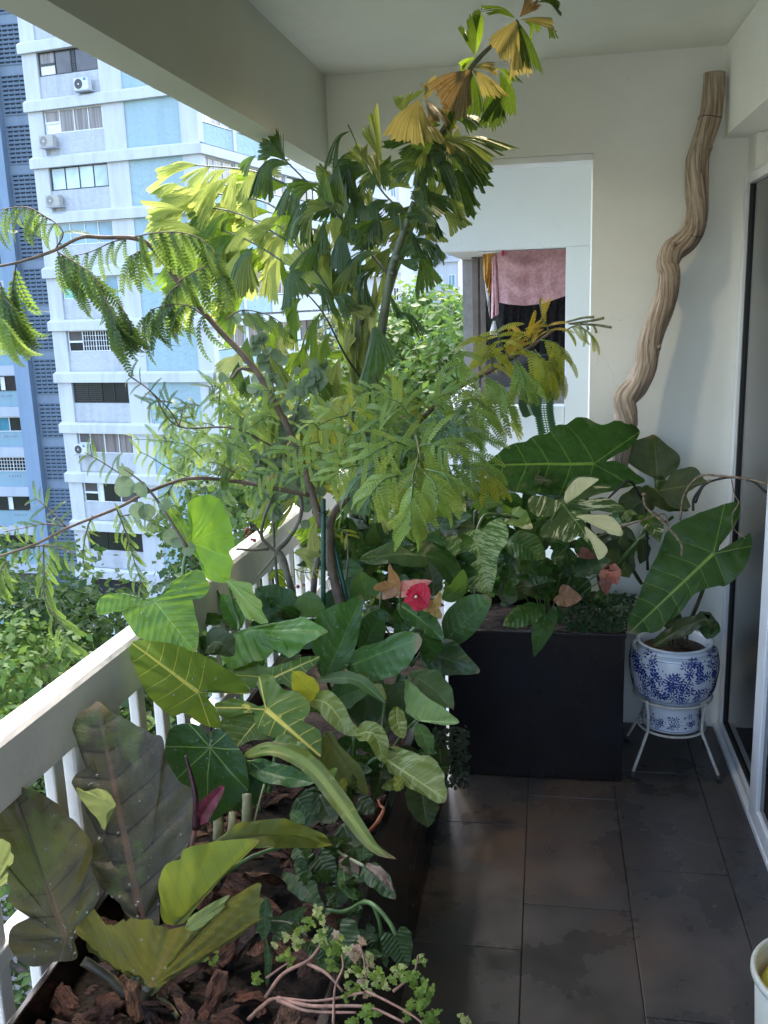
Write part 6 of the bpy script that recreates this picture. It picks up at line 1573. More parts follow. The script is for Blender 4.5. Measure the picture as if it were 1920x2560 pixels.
# ---------------------------------------------------------------- fishtail palm
pal = thing('fishtail_palm', 'tall variegated fishtail palm with torn fan leaflets rising to the ceiling', 'palm', on_z('P', 870, 1330, .48))
def fanl(reg, pts, W, m, n=(0, .2, .95), **k):
    leaf(pal, 'fan', reg, pts, W, LM[m], n, name='leaflet', **{**dict(fold=.10, wave=.03), **k})
# main stems
stem(pal, 'N', [(560, 20, 2.62), (430, 400, 2.64), (330, 720, 2.66), (235, 1290, 2.70), (120, 2100, 2.74), (30, 3100, 2.78)], (.008, .017), M_palm_st, 'trunk', seg=12, wob=.05, n=10)
stem(pal, 'B', [(1280, 95, 2.44), (1060, 320, 2.50), (960, 560, 2.56), (890, 680, 2.59), (800, 920, 2.62)], (.005, .011), M_palm_st, 'trunk', wob=.05)
stem(pal, 'E', [(640, 60, 2.72), (615, 300, 2.74), (590, 620, 2.76), (600, 1300, 2.76)], (.012, .020), M_palm_st, 'trunk', wob=.05)
stem(pal, 'E', [(700, 250, 2.70), (650, 600, 2.72), (640, 1300, 2.74)], (.010, .016), M_palm_st, 'trunk', wob=.05)
for yy in (330, 600, 760):
    p = at('N', 560 - (yy - 20) * .30, yy, 2.645)
    obj('node_ring', MB().tube([p - V((0, 0, .008)), p, p + V((0, 0, .010))], [.009, .0135, .009], 12), M_palm_st, pal, smooth=True)
def rach(reg, pts, r=.0035, m=None): stem(pal, reg, pts, (r, r * .5), m or M_palm_ra, 'rachis', seg=6, wob=.05)
rach('B', [(770, 990, 2.63), (640, 860, 2.66), (510, 600, 2.72), (500, 580, 2.73)])
rach('B', [(690, 1270, 2.66), (560, 1120, 2.70), (440, 980, 2.74), (320, 850, 2.80), (205, 735, 2.86)], .0045)
rach('A', [(1690, 1270, 2.82), (1550, 1190, 2.90), (1340, 1155, 3.0), (1150, 1130, 3.08), (940, 1125, 3.16)])
rach('A', [(1690, 1090, 2.84), (1500, 1015, 2.92), (1250, 985, 3.02), (1000, 975, 3.12)])
rach('A', [(1690, 1420, 2.80), (1450, 1280, 2.90), (1250, 1230, 3.0), (1060, 1220, 3.1)])
rach('A', [(1690, 1560, 2.80), (1500, 1440, 2.88), (1330, 1370, 2.96), (1100, 1320, 3.05)])
rach('E', [(620, 500, 2.7), (540, 380, 2.66), (430, 170, 2.62), (300, 20, 2.60)], .004)
rach('M', [(950, 1600, 2.66), (700, 1250, 2.72), (480, 960, 2.78), (380, 880, 2.8)], .003)
# crown by the ceiling: old, yellow and brown leaflets in the lamp's light
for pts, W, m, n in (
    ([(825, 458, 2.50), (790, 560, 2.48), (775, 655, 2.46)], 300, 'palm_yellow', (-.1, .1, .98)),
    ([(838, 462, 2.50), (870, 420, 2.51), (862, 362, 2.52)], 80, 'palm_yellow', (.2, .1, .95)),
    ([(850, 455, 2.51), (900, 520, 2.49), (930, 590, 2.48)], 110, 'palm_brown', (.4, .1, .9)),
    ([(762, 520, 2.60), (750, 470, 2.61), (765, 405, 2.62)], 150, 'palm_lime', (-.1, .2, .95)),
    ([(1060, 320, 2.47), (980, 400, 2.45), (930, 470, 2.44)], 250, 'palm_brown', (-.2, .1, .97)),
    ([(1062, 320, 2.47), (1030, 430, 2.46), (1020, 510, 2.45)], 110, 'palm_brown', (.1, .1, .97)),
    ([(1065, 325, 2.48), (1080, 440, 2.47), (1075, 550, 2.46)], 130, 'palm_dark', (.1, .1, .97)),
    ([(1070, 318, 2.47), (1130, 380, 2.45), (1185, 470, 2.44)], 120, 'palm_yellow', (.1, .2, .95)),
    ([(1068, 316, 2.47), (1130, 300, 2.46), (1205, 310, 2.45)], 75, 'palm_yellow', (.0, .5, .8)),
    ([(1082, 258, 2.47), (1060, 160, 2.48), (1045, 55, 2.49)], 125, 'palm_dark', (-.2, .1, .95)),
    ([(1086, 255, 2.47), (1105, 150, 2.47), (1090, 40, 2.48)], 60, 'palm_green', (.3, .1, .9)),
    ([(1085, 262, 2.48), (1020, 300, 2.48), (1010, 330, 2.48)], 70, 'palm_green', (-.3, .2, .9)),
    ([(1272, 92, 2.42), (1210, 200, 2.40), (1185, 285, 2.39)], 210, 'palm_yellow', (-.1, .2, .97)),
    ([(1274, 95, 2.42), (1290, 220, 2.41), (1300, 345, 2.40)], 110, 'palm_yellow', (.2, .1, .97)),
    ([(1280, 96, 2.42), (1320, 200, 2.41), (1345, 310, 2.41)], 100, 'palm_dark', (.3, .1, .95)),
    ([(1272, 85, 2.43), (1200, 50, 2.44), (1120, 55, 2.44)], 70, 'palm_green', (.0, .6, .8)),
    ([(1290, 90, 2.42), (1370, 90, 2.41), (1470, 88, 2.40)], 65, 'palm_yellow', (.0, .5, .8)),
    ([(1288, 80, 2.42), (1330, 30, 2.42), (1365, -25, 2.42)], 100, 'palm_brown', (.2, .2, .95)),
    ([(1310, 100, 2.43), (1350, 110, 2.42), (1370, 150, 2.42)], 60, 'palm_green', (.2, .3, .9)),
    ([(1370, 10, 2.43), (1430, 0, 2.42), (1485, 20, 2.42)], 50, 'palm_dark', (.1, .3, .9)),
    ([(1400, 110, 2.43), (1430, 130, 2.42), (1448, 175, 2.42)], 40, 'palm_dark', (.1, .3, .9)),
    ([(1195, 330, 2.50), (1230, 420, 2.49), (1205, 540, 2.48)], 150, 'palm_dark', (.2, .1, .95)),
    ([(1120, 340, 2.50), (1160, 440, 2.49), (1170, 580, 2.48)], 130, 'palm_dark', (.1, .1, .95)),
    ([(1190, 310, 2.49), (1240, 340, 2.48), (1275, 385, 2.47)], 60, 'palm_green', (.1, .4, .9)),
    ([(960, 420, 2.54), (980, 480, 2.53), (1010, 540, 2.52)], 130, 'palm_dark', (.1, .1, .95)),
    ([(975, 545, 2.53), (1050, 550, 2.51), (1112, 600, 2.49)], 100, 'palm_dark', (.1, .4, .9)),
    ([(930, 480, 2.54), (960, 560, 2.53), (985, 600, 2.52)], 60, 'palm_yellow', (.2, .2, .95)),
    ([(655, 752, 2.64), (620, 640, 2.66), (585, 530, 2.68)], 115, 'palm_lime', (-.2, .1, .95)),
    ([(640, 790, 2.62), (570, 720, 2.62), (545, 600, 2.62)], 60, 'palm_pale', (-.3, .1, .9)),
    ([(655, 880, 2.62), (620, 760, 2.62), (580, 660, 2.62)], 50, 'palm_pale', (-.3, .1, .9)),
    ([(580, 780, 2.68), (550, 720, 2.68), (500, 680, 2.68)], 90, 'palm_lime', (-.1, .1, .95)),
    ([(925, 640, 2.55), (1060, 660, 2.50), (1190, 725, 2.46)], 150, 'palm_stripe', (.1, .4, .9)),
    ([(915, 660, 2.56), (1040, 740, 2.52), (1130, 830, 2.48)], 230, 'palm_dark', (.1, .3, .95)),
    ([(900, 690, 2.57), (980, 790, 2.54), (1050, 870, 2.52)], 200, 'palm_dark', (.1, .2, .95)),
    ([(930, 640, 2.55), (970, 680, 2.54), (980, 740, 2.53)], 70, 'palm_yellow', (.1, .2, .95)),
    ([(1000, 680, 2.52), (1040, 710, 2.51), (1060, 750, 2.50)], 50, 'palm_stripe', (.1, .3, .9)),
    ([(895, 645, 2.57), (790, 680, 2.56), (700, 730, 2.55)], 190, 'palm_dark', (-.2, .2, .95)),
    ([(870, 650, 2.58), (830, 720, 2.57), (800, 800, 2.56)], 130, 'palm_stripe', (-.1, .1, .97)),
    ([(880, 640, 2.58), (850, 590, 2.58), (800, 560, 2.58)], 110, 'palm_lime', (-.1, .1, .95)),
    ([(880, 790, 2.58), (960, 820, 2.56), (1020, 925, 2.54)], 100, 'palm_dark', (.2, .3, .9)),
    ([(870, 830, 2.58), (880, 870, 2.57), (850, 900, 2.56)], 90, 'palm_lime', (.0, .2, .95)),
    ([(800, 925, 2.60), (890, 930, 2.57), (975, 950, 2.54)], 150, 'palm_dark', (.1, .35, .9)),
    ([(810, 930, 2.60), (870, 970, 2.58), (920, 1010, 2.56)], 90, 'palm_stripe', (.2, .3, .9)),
    # left side, mostly dark leaflets
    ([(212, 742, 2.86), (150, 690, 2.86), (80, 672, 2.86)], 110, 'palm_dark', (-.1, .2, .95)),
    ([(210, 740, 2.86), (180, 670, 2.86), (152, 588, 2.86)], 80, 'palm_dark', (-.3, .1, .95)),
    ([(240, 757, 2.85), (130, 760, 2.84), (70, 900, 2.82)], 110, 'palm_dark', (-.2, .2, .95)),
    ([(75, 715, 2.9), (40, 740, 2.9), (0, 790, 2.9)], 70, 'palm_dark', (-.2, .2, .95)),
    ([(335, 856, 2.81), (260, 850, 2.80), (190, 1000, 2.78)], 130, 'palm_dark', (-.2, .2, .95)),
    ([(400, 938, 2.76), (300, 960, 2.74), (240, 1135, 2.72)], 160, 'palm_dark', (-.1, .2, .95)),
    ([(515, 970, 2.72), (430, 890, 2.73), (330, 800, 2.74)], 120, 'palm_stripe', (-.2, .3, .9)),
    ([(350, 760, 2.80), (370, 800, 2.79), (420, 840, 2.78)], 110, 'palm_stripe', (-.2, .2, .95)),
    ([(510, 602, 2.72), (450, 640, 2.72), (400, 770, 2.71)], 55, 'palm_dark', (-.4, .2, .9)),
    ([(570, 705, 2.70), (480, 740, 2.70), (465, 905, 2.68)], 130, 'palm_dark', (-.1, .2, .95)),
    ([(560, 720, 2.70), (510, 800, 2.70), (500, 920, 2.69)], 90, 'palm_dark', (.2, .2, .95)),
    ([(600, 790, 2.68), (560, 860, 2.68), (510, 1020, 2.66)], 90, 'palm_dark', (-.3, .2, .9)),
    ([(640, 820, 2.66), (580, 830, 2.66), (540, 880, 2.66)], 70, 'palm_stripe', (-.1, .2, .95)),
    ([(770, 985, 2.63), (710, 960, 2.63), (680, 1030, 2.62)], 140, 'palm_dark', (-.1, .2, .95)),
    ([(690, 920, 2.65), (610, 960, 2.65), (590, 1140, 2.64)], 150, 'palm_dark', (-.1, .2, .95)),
    ([(515, 1082, 2.71), (470, 1130, 2.70), (468, 1280, 2.69)], 130, 'palm_dark', (-.2, .2, .95)),
    ([(650, 1160, 2.67), (540, 1190, 2.67), (490, 1290, 2.67)], 90, 'palm_dark', (-.2, .5, .8)),
    ([(345, 1290, 2.76), (310, 1200, 2.78), (270, 1080, 2.80)], 300, 'palm_lime', (-.1, .1, .97)),
    ([(350, 1290, 2.75), (370, 1190, 2.76), (390, 1080, 2.77)], 110, 'palm_lime', (.2, .1, .95)),
    ([(600, 1290, 2.74), (610, 1200, 2.75), (640, 1110, 2.76)], 120, 'palm_lime', (.0, .1, .97)),
    ([(450, 1180, 2.80), (440, 1060, 2.80), (460, 950, 2.80)], 90, 'palm_lime', (.0, .1, .97)),
    ([(600, 980, 2.70), (590, 920, 2.70), (560, 870, 2.70)], 80, 'palm_lime', (.0, .1, .97)),
    ([(680, 880, 2.68), (720, 840, 2.68), (770, 820, 2.68)], 80, 'palm_lime', (.0, .1, .97)),
    # right of the stem
    ([(760, 1050, 2.62), (800, 1090, 2.60), (835, 1170, 2.58)], 60, 'palm_dark', (.1, .2, .95)),
    ([(765, 1110, 2.62), (840, 1110, 2.60), (920, 1180, 2.57)], 80, 'palm_dark', (.1, .4, .9)),
    ([(840, 1010, 2.60), (880, 1040, 2.58), (905, 1090, 2.57)], 70, 'palm_dark', (.2, .2, .95)),
    ([(880, 990, 2.58), (905, 1030, 2.57), (930, 1105, 2.56)], 40, 'palm_dark', (.3, .2, .9)),
    ([(720, 1190, 2.64), (770, 1150, 2.63), (800, 1130, 2.62)], 80, 'palm_dark', (.0, .3, .9)),
    ([(715, 1195, 2.64), (780, 1210, 2.62), (835, 1200, 2.60)], 75, 'palm_dark', (.1, .4, .9)),
    ([(900, 1110, 2.58), (915, 1160, 2.57), (915, 1230, 2.56)], 60, 'palm_dark', (.1, .2, .95)),
):
    fanl('B', pts, W, m, n)
# fronds that hang outside, backlight put into their lime colour
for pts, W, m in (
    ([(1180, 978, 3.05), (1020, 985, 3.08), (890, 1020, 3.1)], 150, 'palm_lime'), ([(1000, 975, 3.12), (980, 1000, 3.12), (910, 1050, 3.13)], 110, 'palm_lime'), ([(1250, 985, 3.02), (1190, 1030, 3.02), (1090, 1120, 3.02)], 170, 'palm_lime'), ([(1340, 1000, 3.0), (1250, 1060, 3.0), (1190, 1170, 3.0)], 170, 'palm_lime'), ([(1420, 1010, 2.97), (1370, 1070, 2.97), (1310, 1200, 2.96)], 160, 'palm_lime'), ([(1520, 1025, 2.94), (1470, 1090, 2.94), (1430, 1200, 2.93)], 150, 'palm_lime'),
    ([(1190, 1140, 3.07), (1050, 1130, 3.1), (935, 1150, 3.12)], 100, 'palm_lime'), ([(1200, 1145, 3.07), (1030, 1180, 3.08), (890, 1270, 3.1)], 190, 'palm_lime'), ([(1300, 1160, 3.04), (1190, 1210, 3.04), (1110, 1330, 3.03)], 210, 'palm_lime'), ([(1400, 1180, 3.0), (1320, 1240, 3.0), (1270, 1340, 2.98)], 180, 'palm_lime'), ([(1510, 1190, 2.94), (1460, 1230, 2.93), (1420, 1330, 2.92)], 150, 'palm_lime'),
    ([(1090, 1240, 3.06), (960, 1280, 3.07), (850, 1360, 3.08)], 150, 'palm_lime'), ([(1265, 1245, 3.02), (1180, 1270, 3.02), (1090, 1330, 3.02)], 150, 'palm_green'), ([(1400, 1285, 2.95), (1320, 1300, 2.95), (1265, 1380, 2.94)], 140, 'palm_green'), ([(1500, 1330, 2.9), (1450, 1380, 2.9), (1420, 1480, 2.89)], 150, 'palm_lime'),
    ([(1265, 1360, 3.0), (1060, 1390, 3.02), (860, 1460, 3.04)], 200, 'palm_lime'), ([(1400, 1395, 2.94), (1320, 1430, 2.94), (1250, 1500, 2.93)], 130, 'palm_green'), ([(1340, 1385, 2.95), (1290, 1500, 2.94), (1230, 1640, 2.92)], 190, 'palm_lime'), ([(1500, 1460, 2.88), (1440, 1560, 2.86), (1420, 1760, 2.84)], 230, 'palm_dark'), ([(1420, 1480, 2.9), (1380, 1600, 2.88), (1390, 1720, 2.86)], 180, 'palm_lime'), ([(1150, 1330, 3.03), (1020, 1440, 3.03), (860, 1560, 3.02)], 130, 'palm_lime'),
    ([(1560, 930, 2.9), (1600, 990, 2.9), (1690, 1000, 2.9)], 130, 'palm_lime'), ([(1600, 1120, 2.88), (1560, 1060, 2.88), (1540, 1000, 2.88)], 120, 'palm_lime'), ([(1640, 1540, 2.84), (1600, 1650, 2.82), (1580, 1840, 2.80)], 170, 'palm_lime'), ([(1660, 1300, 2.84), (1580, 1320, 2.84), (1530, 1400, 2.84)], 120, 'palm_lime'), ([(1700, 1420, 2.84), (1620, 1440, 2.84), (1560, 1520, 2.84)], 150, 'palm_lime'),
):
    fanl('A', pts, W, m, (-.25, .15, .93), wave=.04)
for pts, W, m, n in (
    ([(955, 1600, 2.66), (760, 1330, 2.70), (590, 1060, 2.74)], 620, 'palm_lime', (-.1, .1, .98)), ([(960, 1600, 2.66), (880, 1300, 2.68), (860, 1000, 2.70)], 260, 'palm_lime', (.1, .1, .98)),
    ([(700, 1350, 2.70), (560, 1420, 2.70), (600, 1640, 2.68)], 330, 'palm_dark', (-.1, .2, .95)), ([(740, 1480, 2.68), (860, 1560, 2.66), (940, 1800, 2.64)], 160, 'palm_dark', (.1, .2, .95)), ([(960, 1610, 2.65), (1050, 1680, 2.64), (1190, 1820, 2.62)], 230, 'palm_dark', (.1, .4, .9)),
    ([(1170, 960, 2.70), (1060, 1000, 2.69), (1030, 1400, 2.67)], 300, 'palm_dark', (-.1, .2, .95)), ([(1330, 1130, 2.68), (1280, 880, 2.68), (1420, 660, 2.68)], 250, 'palm_dark', (.0, .1, .95)), ([(1420, 1320, 2.68), (1240, 1380, 2.66), (1160, 1500, 2.66)], 130, 'palm_dark', (-.2, .5, .8)), ([(1400, 1330, 2.68), (1270, 1480, 2.66), (1290, 1760, 2.64)], 180, 'palm_dark', (-.1, .2, .95)),
    ([(1130, 1480, 2.74), (1100, 1420, 2.74), (1060, 1390, 2.74)], 150, 'palm_lime', (.0, .1, .97)), ([(1020, 1800, 2.7), (1180, 1760, 2.68), (1330, 1720, 2.66)], 200, 'palm_pale', (.0, .5, .85)), ([(640, 1640, 2.7), (520, 1720, 2.7), (470, 1860, 2.7)], 250, 'palm_green', (-.1, .2, .95)), ([(500, 1000, 2.8), (460, 900, 2.8), (500, 830, 2.8)], 170, 'palm_lime', (.0, .1, .97)), ([(1300, 1500, 2.74), (1290, 1650, 2.74), (1340, 1830, 2.74)], 200, 'palm_lime', (.0, .1, .97)), ([(380, 880, 2.82), (200, 930, 2.84), (60, 1010, 2.86)], 230, 'palm_lime', (-.1, .2, .95)),
    ([(390, 960, 2.82), (250, 1010, 2.84), (120, 1120, 2.86)], 210, 'palm_lime', (-.1, .2, .95)), ([(430, 780, 2.84), (330, 830, 2.86), (230, 890, 2.88)], 120, 'palm_lime', (-.1, .2, .95)), ([(140, 1180, 2.84), (60, 1300, 2.82), (20, 1640, 2.80)], 330, 'palm_stripe', (-.1, .2, .95)), ([(420, 1200, 2.76), (460, 1400, 2.76), (560, 1560, 2.74)], 150, 'palm_green', (.1, .2, .95)),
):
    fanl('M', pts, W, m, n)
for pts, W, m, n in (
    ([(418, 170, 2.62), (370, 260, 2.61), (345, 400, 2.60)], 110, 'palm_green', (-.1, .2, .95)), ([(475, 262, 2.63), (440, 330, 2.62), (450, 450, 2.61)], 85, 'palm_green', (-.2, .2, .95)), ([(300, 120, 2.66), (270, 180, 2.66), (240, 270, 2.66)], 110, 'palm_green', (-.1, .2, .95)),
    ([(540, 390, 2.66), (560, 320, 2.66), (590, 250, 2.66)], 90, 'palm_pale', (.1, .1, .95)), ([(700, 235, 2.52), (730, 350, 2.49), (745, 490, 2.46)], 230, 'palm_dark', (.0, .25, .95)), ([(815, 165, 2.60), (880, 190, 2.58), (945, 285, 2.55)], 70, 'palm_dark', (.1, .3, .9)), ([(770, 60, 2.62), (800, 130, 2.6), (830, 190, 2.58)], 45, 'palm_dark', (.2, .2, .9)),
    ([(480, 90, 2.64), (540, 90, 2.62), (595, 175, 2.60)], 100, 'palm_dark', (.0, .4, .9)), ([(510, 200, 2.66), (590, 150, 2.64), (665, 150, 2.62)], 80, 'palm_pale', (.0, .4, .9)),
    ([(575, 470, 2.68), (545, 540, 2.67), (545, 620, 2.66)], 70, 'palm_green', (-.1, .2, .95)), ([(100, 310, 2.74), (170, 430, 2.73), (250, 590, 2.72)], 110, 'palm_stripe', (-.2, .2, .95)), ([(370, 565, 2.70), (450, 700, 2.68), (530, 830, 2.66)], 170, 'palm_pale', (.1, .2, .95)), ([(375, 570, 2.70), (430, 720, 2.69), (430, 850, 2.68)], 130, 'palm_stripe', (-.1, .2, .95)),
    ([(365, 600, 2.72), (345, 760, 2.71), (350, 920, 2.70)], 130, 'palm_stripe', (-.2, .2, .95)), ([(420, 460, 2.74), (430, 540, 2.73), (470, 620, 2.72)], 110, 'palm_dark', (.0, .2, .95)), ([(500, 480, 2.72), (500, 560, 2.71), (530, 640, 2.70)], 90, 'palm_stripe', (.0, .2, .95)), ([(700, 490, 2.66), (690, 540, 2.65), (740, 590, 2.64)], 120, 'palm_dark', (.0, .3, .9)), ([(720, 480, 2.68), (780, 520, 2.67), (810, 580, 2.66)], 70, 'palm_stripe', (.1, .3, .9)),
    ([(230, 270, 2.78), (210, 330, 2.78), (230, 410, 2.78)], 60, 'palm_pale', (.0, .2, .95)), ([(210, 600, 2.76), (240, 630, 2.76), (260, 680, 2.76)], 70, 'palm_lime', (.0, .2, .95)), ([(60, 620, 2.76), (30, 690, 2.76), (0, 760, 2.76)], 70, 'palm_pale', (.0, .2, .95)), ([(310, 700, 2.76), (300, 800, 2.75), (330, 900, 2.74)], 70, 'palm_lime', (.0, .2, .95)),
    ([(200, 1100, 2.6), (170, 1200, 2.6), (100, 1290, 2.58)], 170, 'palm_green', (-.1, .2, .95)), ([(290, 1100, 2.62), (240, 1180, 2.62), (120, 1260, 2.6)], 120, 'palm_stripe', (-.1, .2, .95)), ([(400, 1260, 2.5), (380, 1320, 2.5), (390, 1410, 2.49)], 90, 'palm_pale', (.0, .2, .95)), ([(270, 1410, 2.5), (350, 1430, 2.48), (420, 1480, 2.47)], 110, 'palm_pale', (.0, .3, .9)), ([(280, 1400, 2.52), (340, 1400, 2.51), (415, 1400, 2.5)], 60, 'palm_pale', (.0, .4, .9)),
    ([(150, 1560, 2.55), (190, 1520, 2.55), (260, 1600, 2.54)], 120, 'palm_green', (.0, .3, .9)), ([(560, 1250, 2.62), (600, 1330, 2.62), (610, 1450, 2.62)], 130, 'palm_dark', (.0, .3, .9)), ([(700, 1250, 2.64), (690, 1340, 2.64), (720, 1450, 2.64)], 150, 'palm_dark', (.0, .3, .9)), ([(760, 1180, 2.66), (740, 1220, 2.66), (790, 1300, 2.66)], 80, 'palm_pale', (.0, .3, .9)), ([(1100, 1165, 2.8), (1120, 1190, 2.8), (1140, 1260, 2.79)], 70, 'palm_pale', (.0, .3, .9)),
    ([(1380, 740, 2.9), (1430, 760, 2.9), (1470, 800, 2.9)], 70, 'palm_pale', (.1, .3, .9)), ([(420, 1150, 2.66), (400, 1080, 2.66), (430, 1010, 2.66)], 120, 'palm_stripe', (.0, .2, .95)), ([(500, 900, 2.74), (470, 980, 2.74), (500, 1060, 2.74)], 130, 'palm_stripe', (.0, .2, .95)),
):
    fanl('E', pts, W, m, n)
# upright young blades round the stems
for x, y0, y1, w in ((560, 60, 560, 40), (600, -20, 520, 46), (645, 0, 540, 42), (690, -40, 400, 44), (585, 200, 700, 38), (530, 120, 480, 34), (660, 250, 720, 36), (730, -60, 200, 40), (620, 300, 860, 40), (490, 30, 300, 36)):
    leaf(pal, 'lance', 'E', [(620 + (x - 620) * .5, y1, 2.74), (x, (y0 + y1) / 2, 2.73), (x + (x - 620) * .2, y0, 2.72)], w, LM['palm_lime' if (x // 5) % 3 else 'palm_pale'], (.0, .1, .97), fold=.3, name='leaflet')

rp_ = random.Random(31)
def fillfan(reg, n, x0, x1, y0, y1, Ya, Yb, ang, sp, L, mats):
    for i in range(n):
        x, y = rp_.uniform(x0, x1), rp_.uniform(y0, y1); Y = rp_.uniform(Ya, Yb); a = ang + rp_.gauss(0, sp); l = L * rp_.uniform(.7, 1.2)
        fanl(reg, [(x, y, Y), (x + math.cos(a) * l * .5, y - math.sin(a) * l * .5 - l * .06, Y), (x + math.cos(a) * l, y - math.sin(a) * l, Y)], l * rp_.uniform(.55, .95), rp_.choice(mats), (rp_.uniform(-.4, .3), .2, .9))
fillfan('A', 52, 1060, 1720, 1000, 1780, 2.95, 3.12, 3.7, .45, 260, ['palm_lime', 'palm_lime', 'palm_lime', 'palm_green'])
fillfan('B', 44, 330, 900, 700, 1260, 2.64, 2.86, 4.3, .6, 165, ['palm_dark', 'palm_dark', 'palm_stripe', 'palm_green'])
fillfan('B', 30, 780, 1020, 540, 1060, 2.50, 2.66, 5.0, .8, 150, ['palm_dark', 'palm_dark', 'palm_stripe'])
fillfan('E', 30, 120, 640, 150, 1050, 2.74, 2.86, 4.6, .5, 170, ['palm_stripe', 'palm_green', 'palm_pale', 'palm_lime', 'palm_dark'])
fillfan('E', 16, 380, 900, 1050, 1400, 2.72, 2.84, 4.6, .6, 150, ['palm_stripe', 'palm_dark', 'palm_dark', 'palm_green'])
fillfan('D', 34, 1060, 1560, 640, 1320, 2.78, 2.95, 4.5, .6, 150, ['palm_stripe', 'palm_pale', 'palm_green', 'palm_dark'])
# ---------------------------------------------------------------- feathery powderpuff tree
M_pin = []
def pinna_mat(name, c1, c2, tc, trans):
    t = NT(name); oi = t.node('ShaderNodeObjectInfo').outputs['Random']; oc = t.pos()
    c = t.mix(oi, c1, c2); c = t.mix(t.ramp(t.noise(oc, 12, 3), .4, .7, 0, .4), c, tuple(k * .65 for k in c1))
    t.set(c, .5, .35); t.b.inputs['Roughness'].default_value = .5
    tr = t.node('ShaderNodeBsdfTranslucent'); t.put(tr.inputs[0], t.mix(oi, tc, tuple(k * .8 for k in tc)))
    mx = t.node('ShaderNodeMixShader'); mx.inputs[0].default_value = trans
    t.l.new(t.b.outputs[0], mx.inputs[1]); t.l.new(tr.outputs[0], mx.inputs[2]); t.l.new(mx.outputs[0], t.out.inputs[0]); return t.m
PM = {'l': pinna_mat('pinna_lime', (.16, .25, .045), (.26, .35, .07), (.55, .66, .12), .42), 'd': pinna_mat('pinna_dark', (.040, .080, .020), (.07, .12, .030), (.22, .34, .05), .38), 'g': pinna_mat('pinna_green', (.12, .21, .045), (.20, .30, .065), (.50, .64, .12), .42),  # pinna_dark carries the left fronds' silhouette shade in its colour
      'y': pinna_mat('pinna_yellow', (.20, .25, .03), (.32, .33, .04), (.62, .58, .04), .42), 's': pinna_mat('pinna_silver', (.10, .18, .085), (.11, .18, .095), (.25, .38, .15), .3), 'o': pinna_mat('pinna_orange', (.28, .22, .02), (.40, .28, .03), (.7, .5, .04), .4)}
def pinna_mesh(sd, bend, twist):
    r = random.Random(sd); mb = MB(); N = 14
    def c(s): return V((math.sin(bend * s) / bend, 0, -(1 - math.cos(bend * s)) / bend))
    for i in range(N):
        s = .04 + .96 * i / N
        p = c(s); tg = (c(s + .01) - p).normalized(); nz = V((0, 1, 0)).cross(tg)
        prof = (math.sin(math.pi * min(1, (s * .92 + .10))) ** .5)
        l = .108 * prof; w = .047
        for sg in (1, -1):
            cl = .2 + r.uniform(-.2, .2)                   # leaflets fold up a little from the rib
            d = (tg * .45 + V((0, sg, 0)) * .9 - nz * (.28 * cl)).normalized()
            side = tg; k = len(mb.v); a = p + V((0, sg * .004, 0))
            q = l * r.uniform(.88, 1.08)
            mb.v += [tuple(a - side * w * .45), tuple(a + d * q * .55 - side * w * .55), tuple(a + d * q), tuple(a + d * q * .5 + side * w * .75), tuple(a + side * w * .5)]
            mb.f.append((k, k+1, k+2, k+3, k+4))
    me0 = MB(); me0.v = mb.v; me0.f = mb.f
    me0.tube([c(i / 6) for i in range(7)], [.008, .007, .006, .005, .004, .003, .002], 4)
    me = bpy.data.meshes.new('pinna'); me.from_pydata(me0.v, [], me0.f); return me
PINNA = {k: [] for k in PM}
for k in PM:
    for i in range(6):
        me = pinna_mesh(i * 7 + 1, .5 + .28 * i, 0)
        me.materials.append(PM[k]); PINNA[k].append(me)
pt = thing('powderpuff_tree', 'slender feathery leaved tree with brown branches reaching over the railing', 'tree', on_z('E', 500, 1665, .48))
stem(pt, 'E', [(530, 1700, 2.28), (490, 1560, 2.30), (466, 1420, 2.32), (470, 1260, 2.34), (500, 1190, 2.36), (590, 1090, 2.40), (750, 900, 2.44), (920, 740, 2.48), (1100, 580, 2.52), (1300, 470, 2.56), (1500, 350, 2.58), (1640, 250, 2.60)], (.014, .004), M_bark_br, 'trunk', n=8)
stem(pt, 'D', [(1485, 1600, 2.32), (1450, 1490, 2.32), (1400, 1320, 2.34), (1310, 1110, 2.36), (1180, 880, 2.38), (1000, 680, 2.40), (830, 480, 2.40), (700, 310, 2.40), (610, 268, 2.38), (480, 265, 2.36), (370, 265, 2.34), (250, 325, 2.32), (100, 375, 2.30), (-40, 405, 2.28)], (.011, .003), M_bark_br, 'branch', n=6)
stem(pt, 'D', [(1425, 1452, 2.32), (1260, 1420, 2.30), (1080, 1388, 2.28), (880, 1375, 2.24), (700, 1430, 2.20), (540, 1512, 2.16), (320, 1600, 2.10), (160, 1680, 2.06), (-20, 1740, 2.02)], (.006, .003), M_bark_br, 'branch')
stem(pt, 'D', [(1180, 882, 2.38), (1110, 870, 2.38), (1070, 915, 2.38)], (.005, .004), M_bark_br, 'branch')
stem(pt, 'D', [(1400, 1320, 2.34), (1100, 1150, 2.30), (820, 1135, 2.26), (700, 980, 2.24), (590, 900, 2.22)], (.003, .0012), M_bark_br, 'branch')
stem(pt, 'E', [(910, 1080, 2.1), (930, 900, 2.2), (880, 740, 2.3), (780, 690, 2.35)], (.003, .0015), plain('rachis_tan', (.30, .24, .09), .5), 'branch')
r7 = random.Random(21)
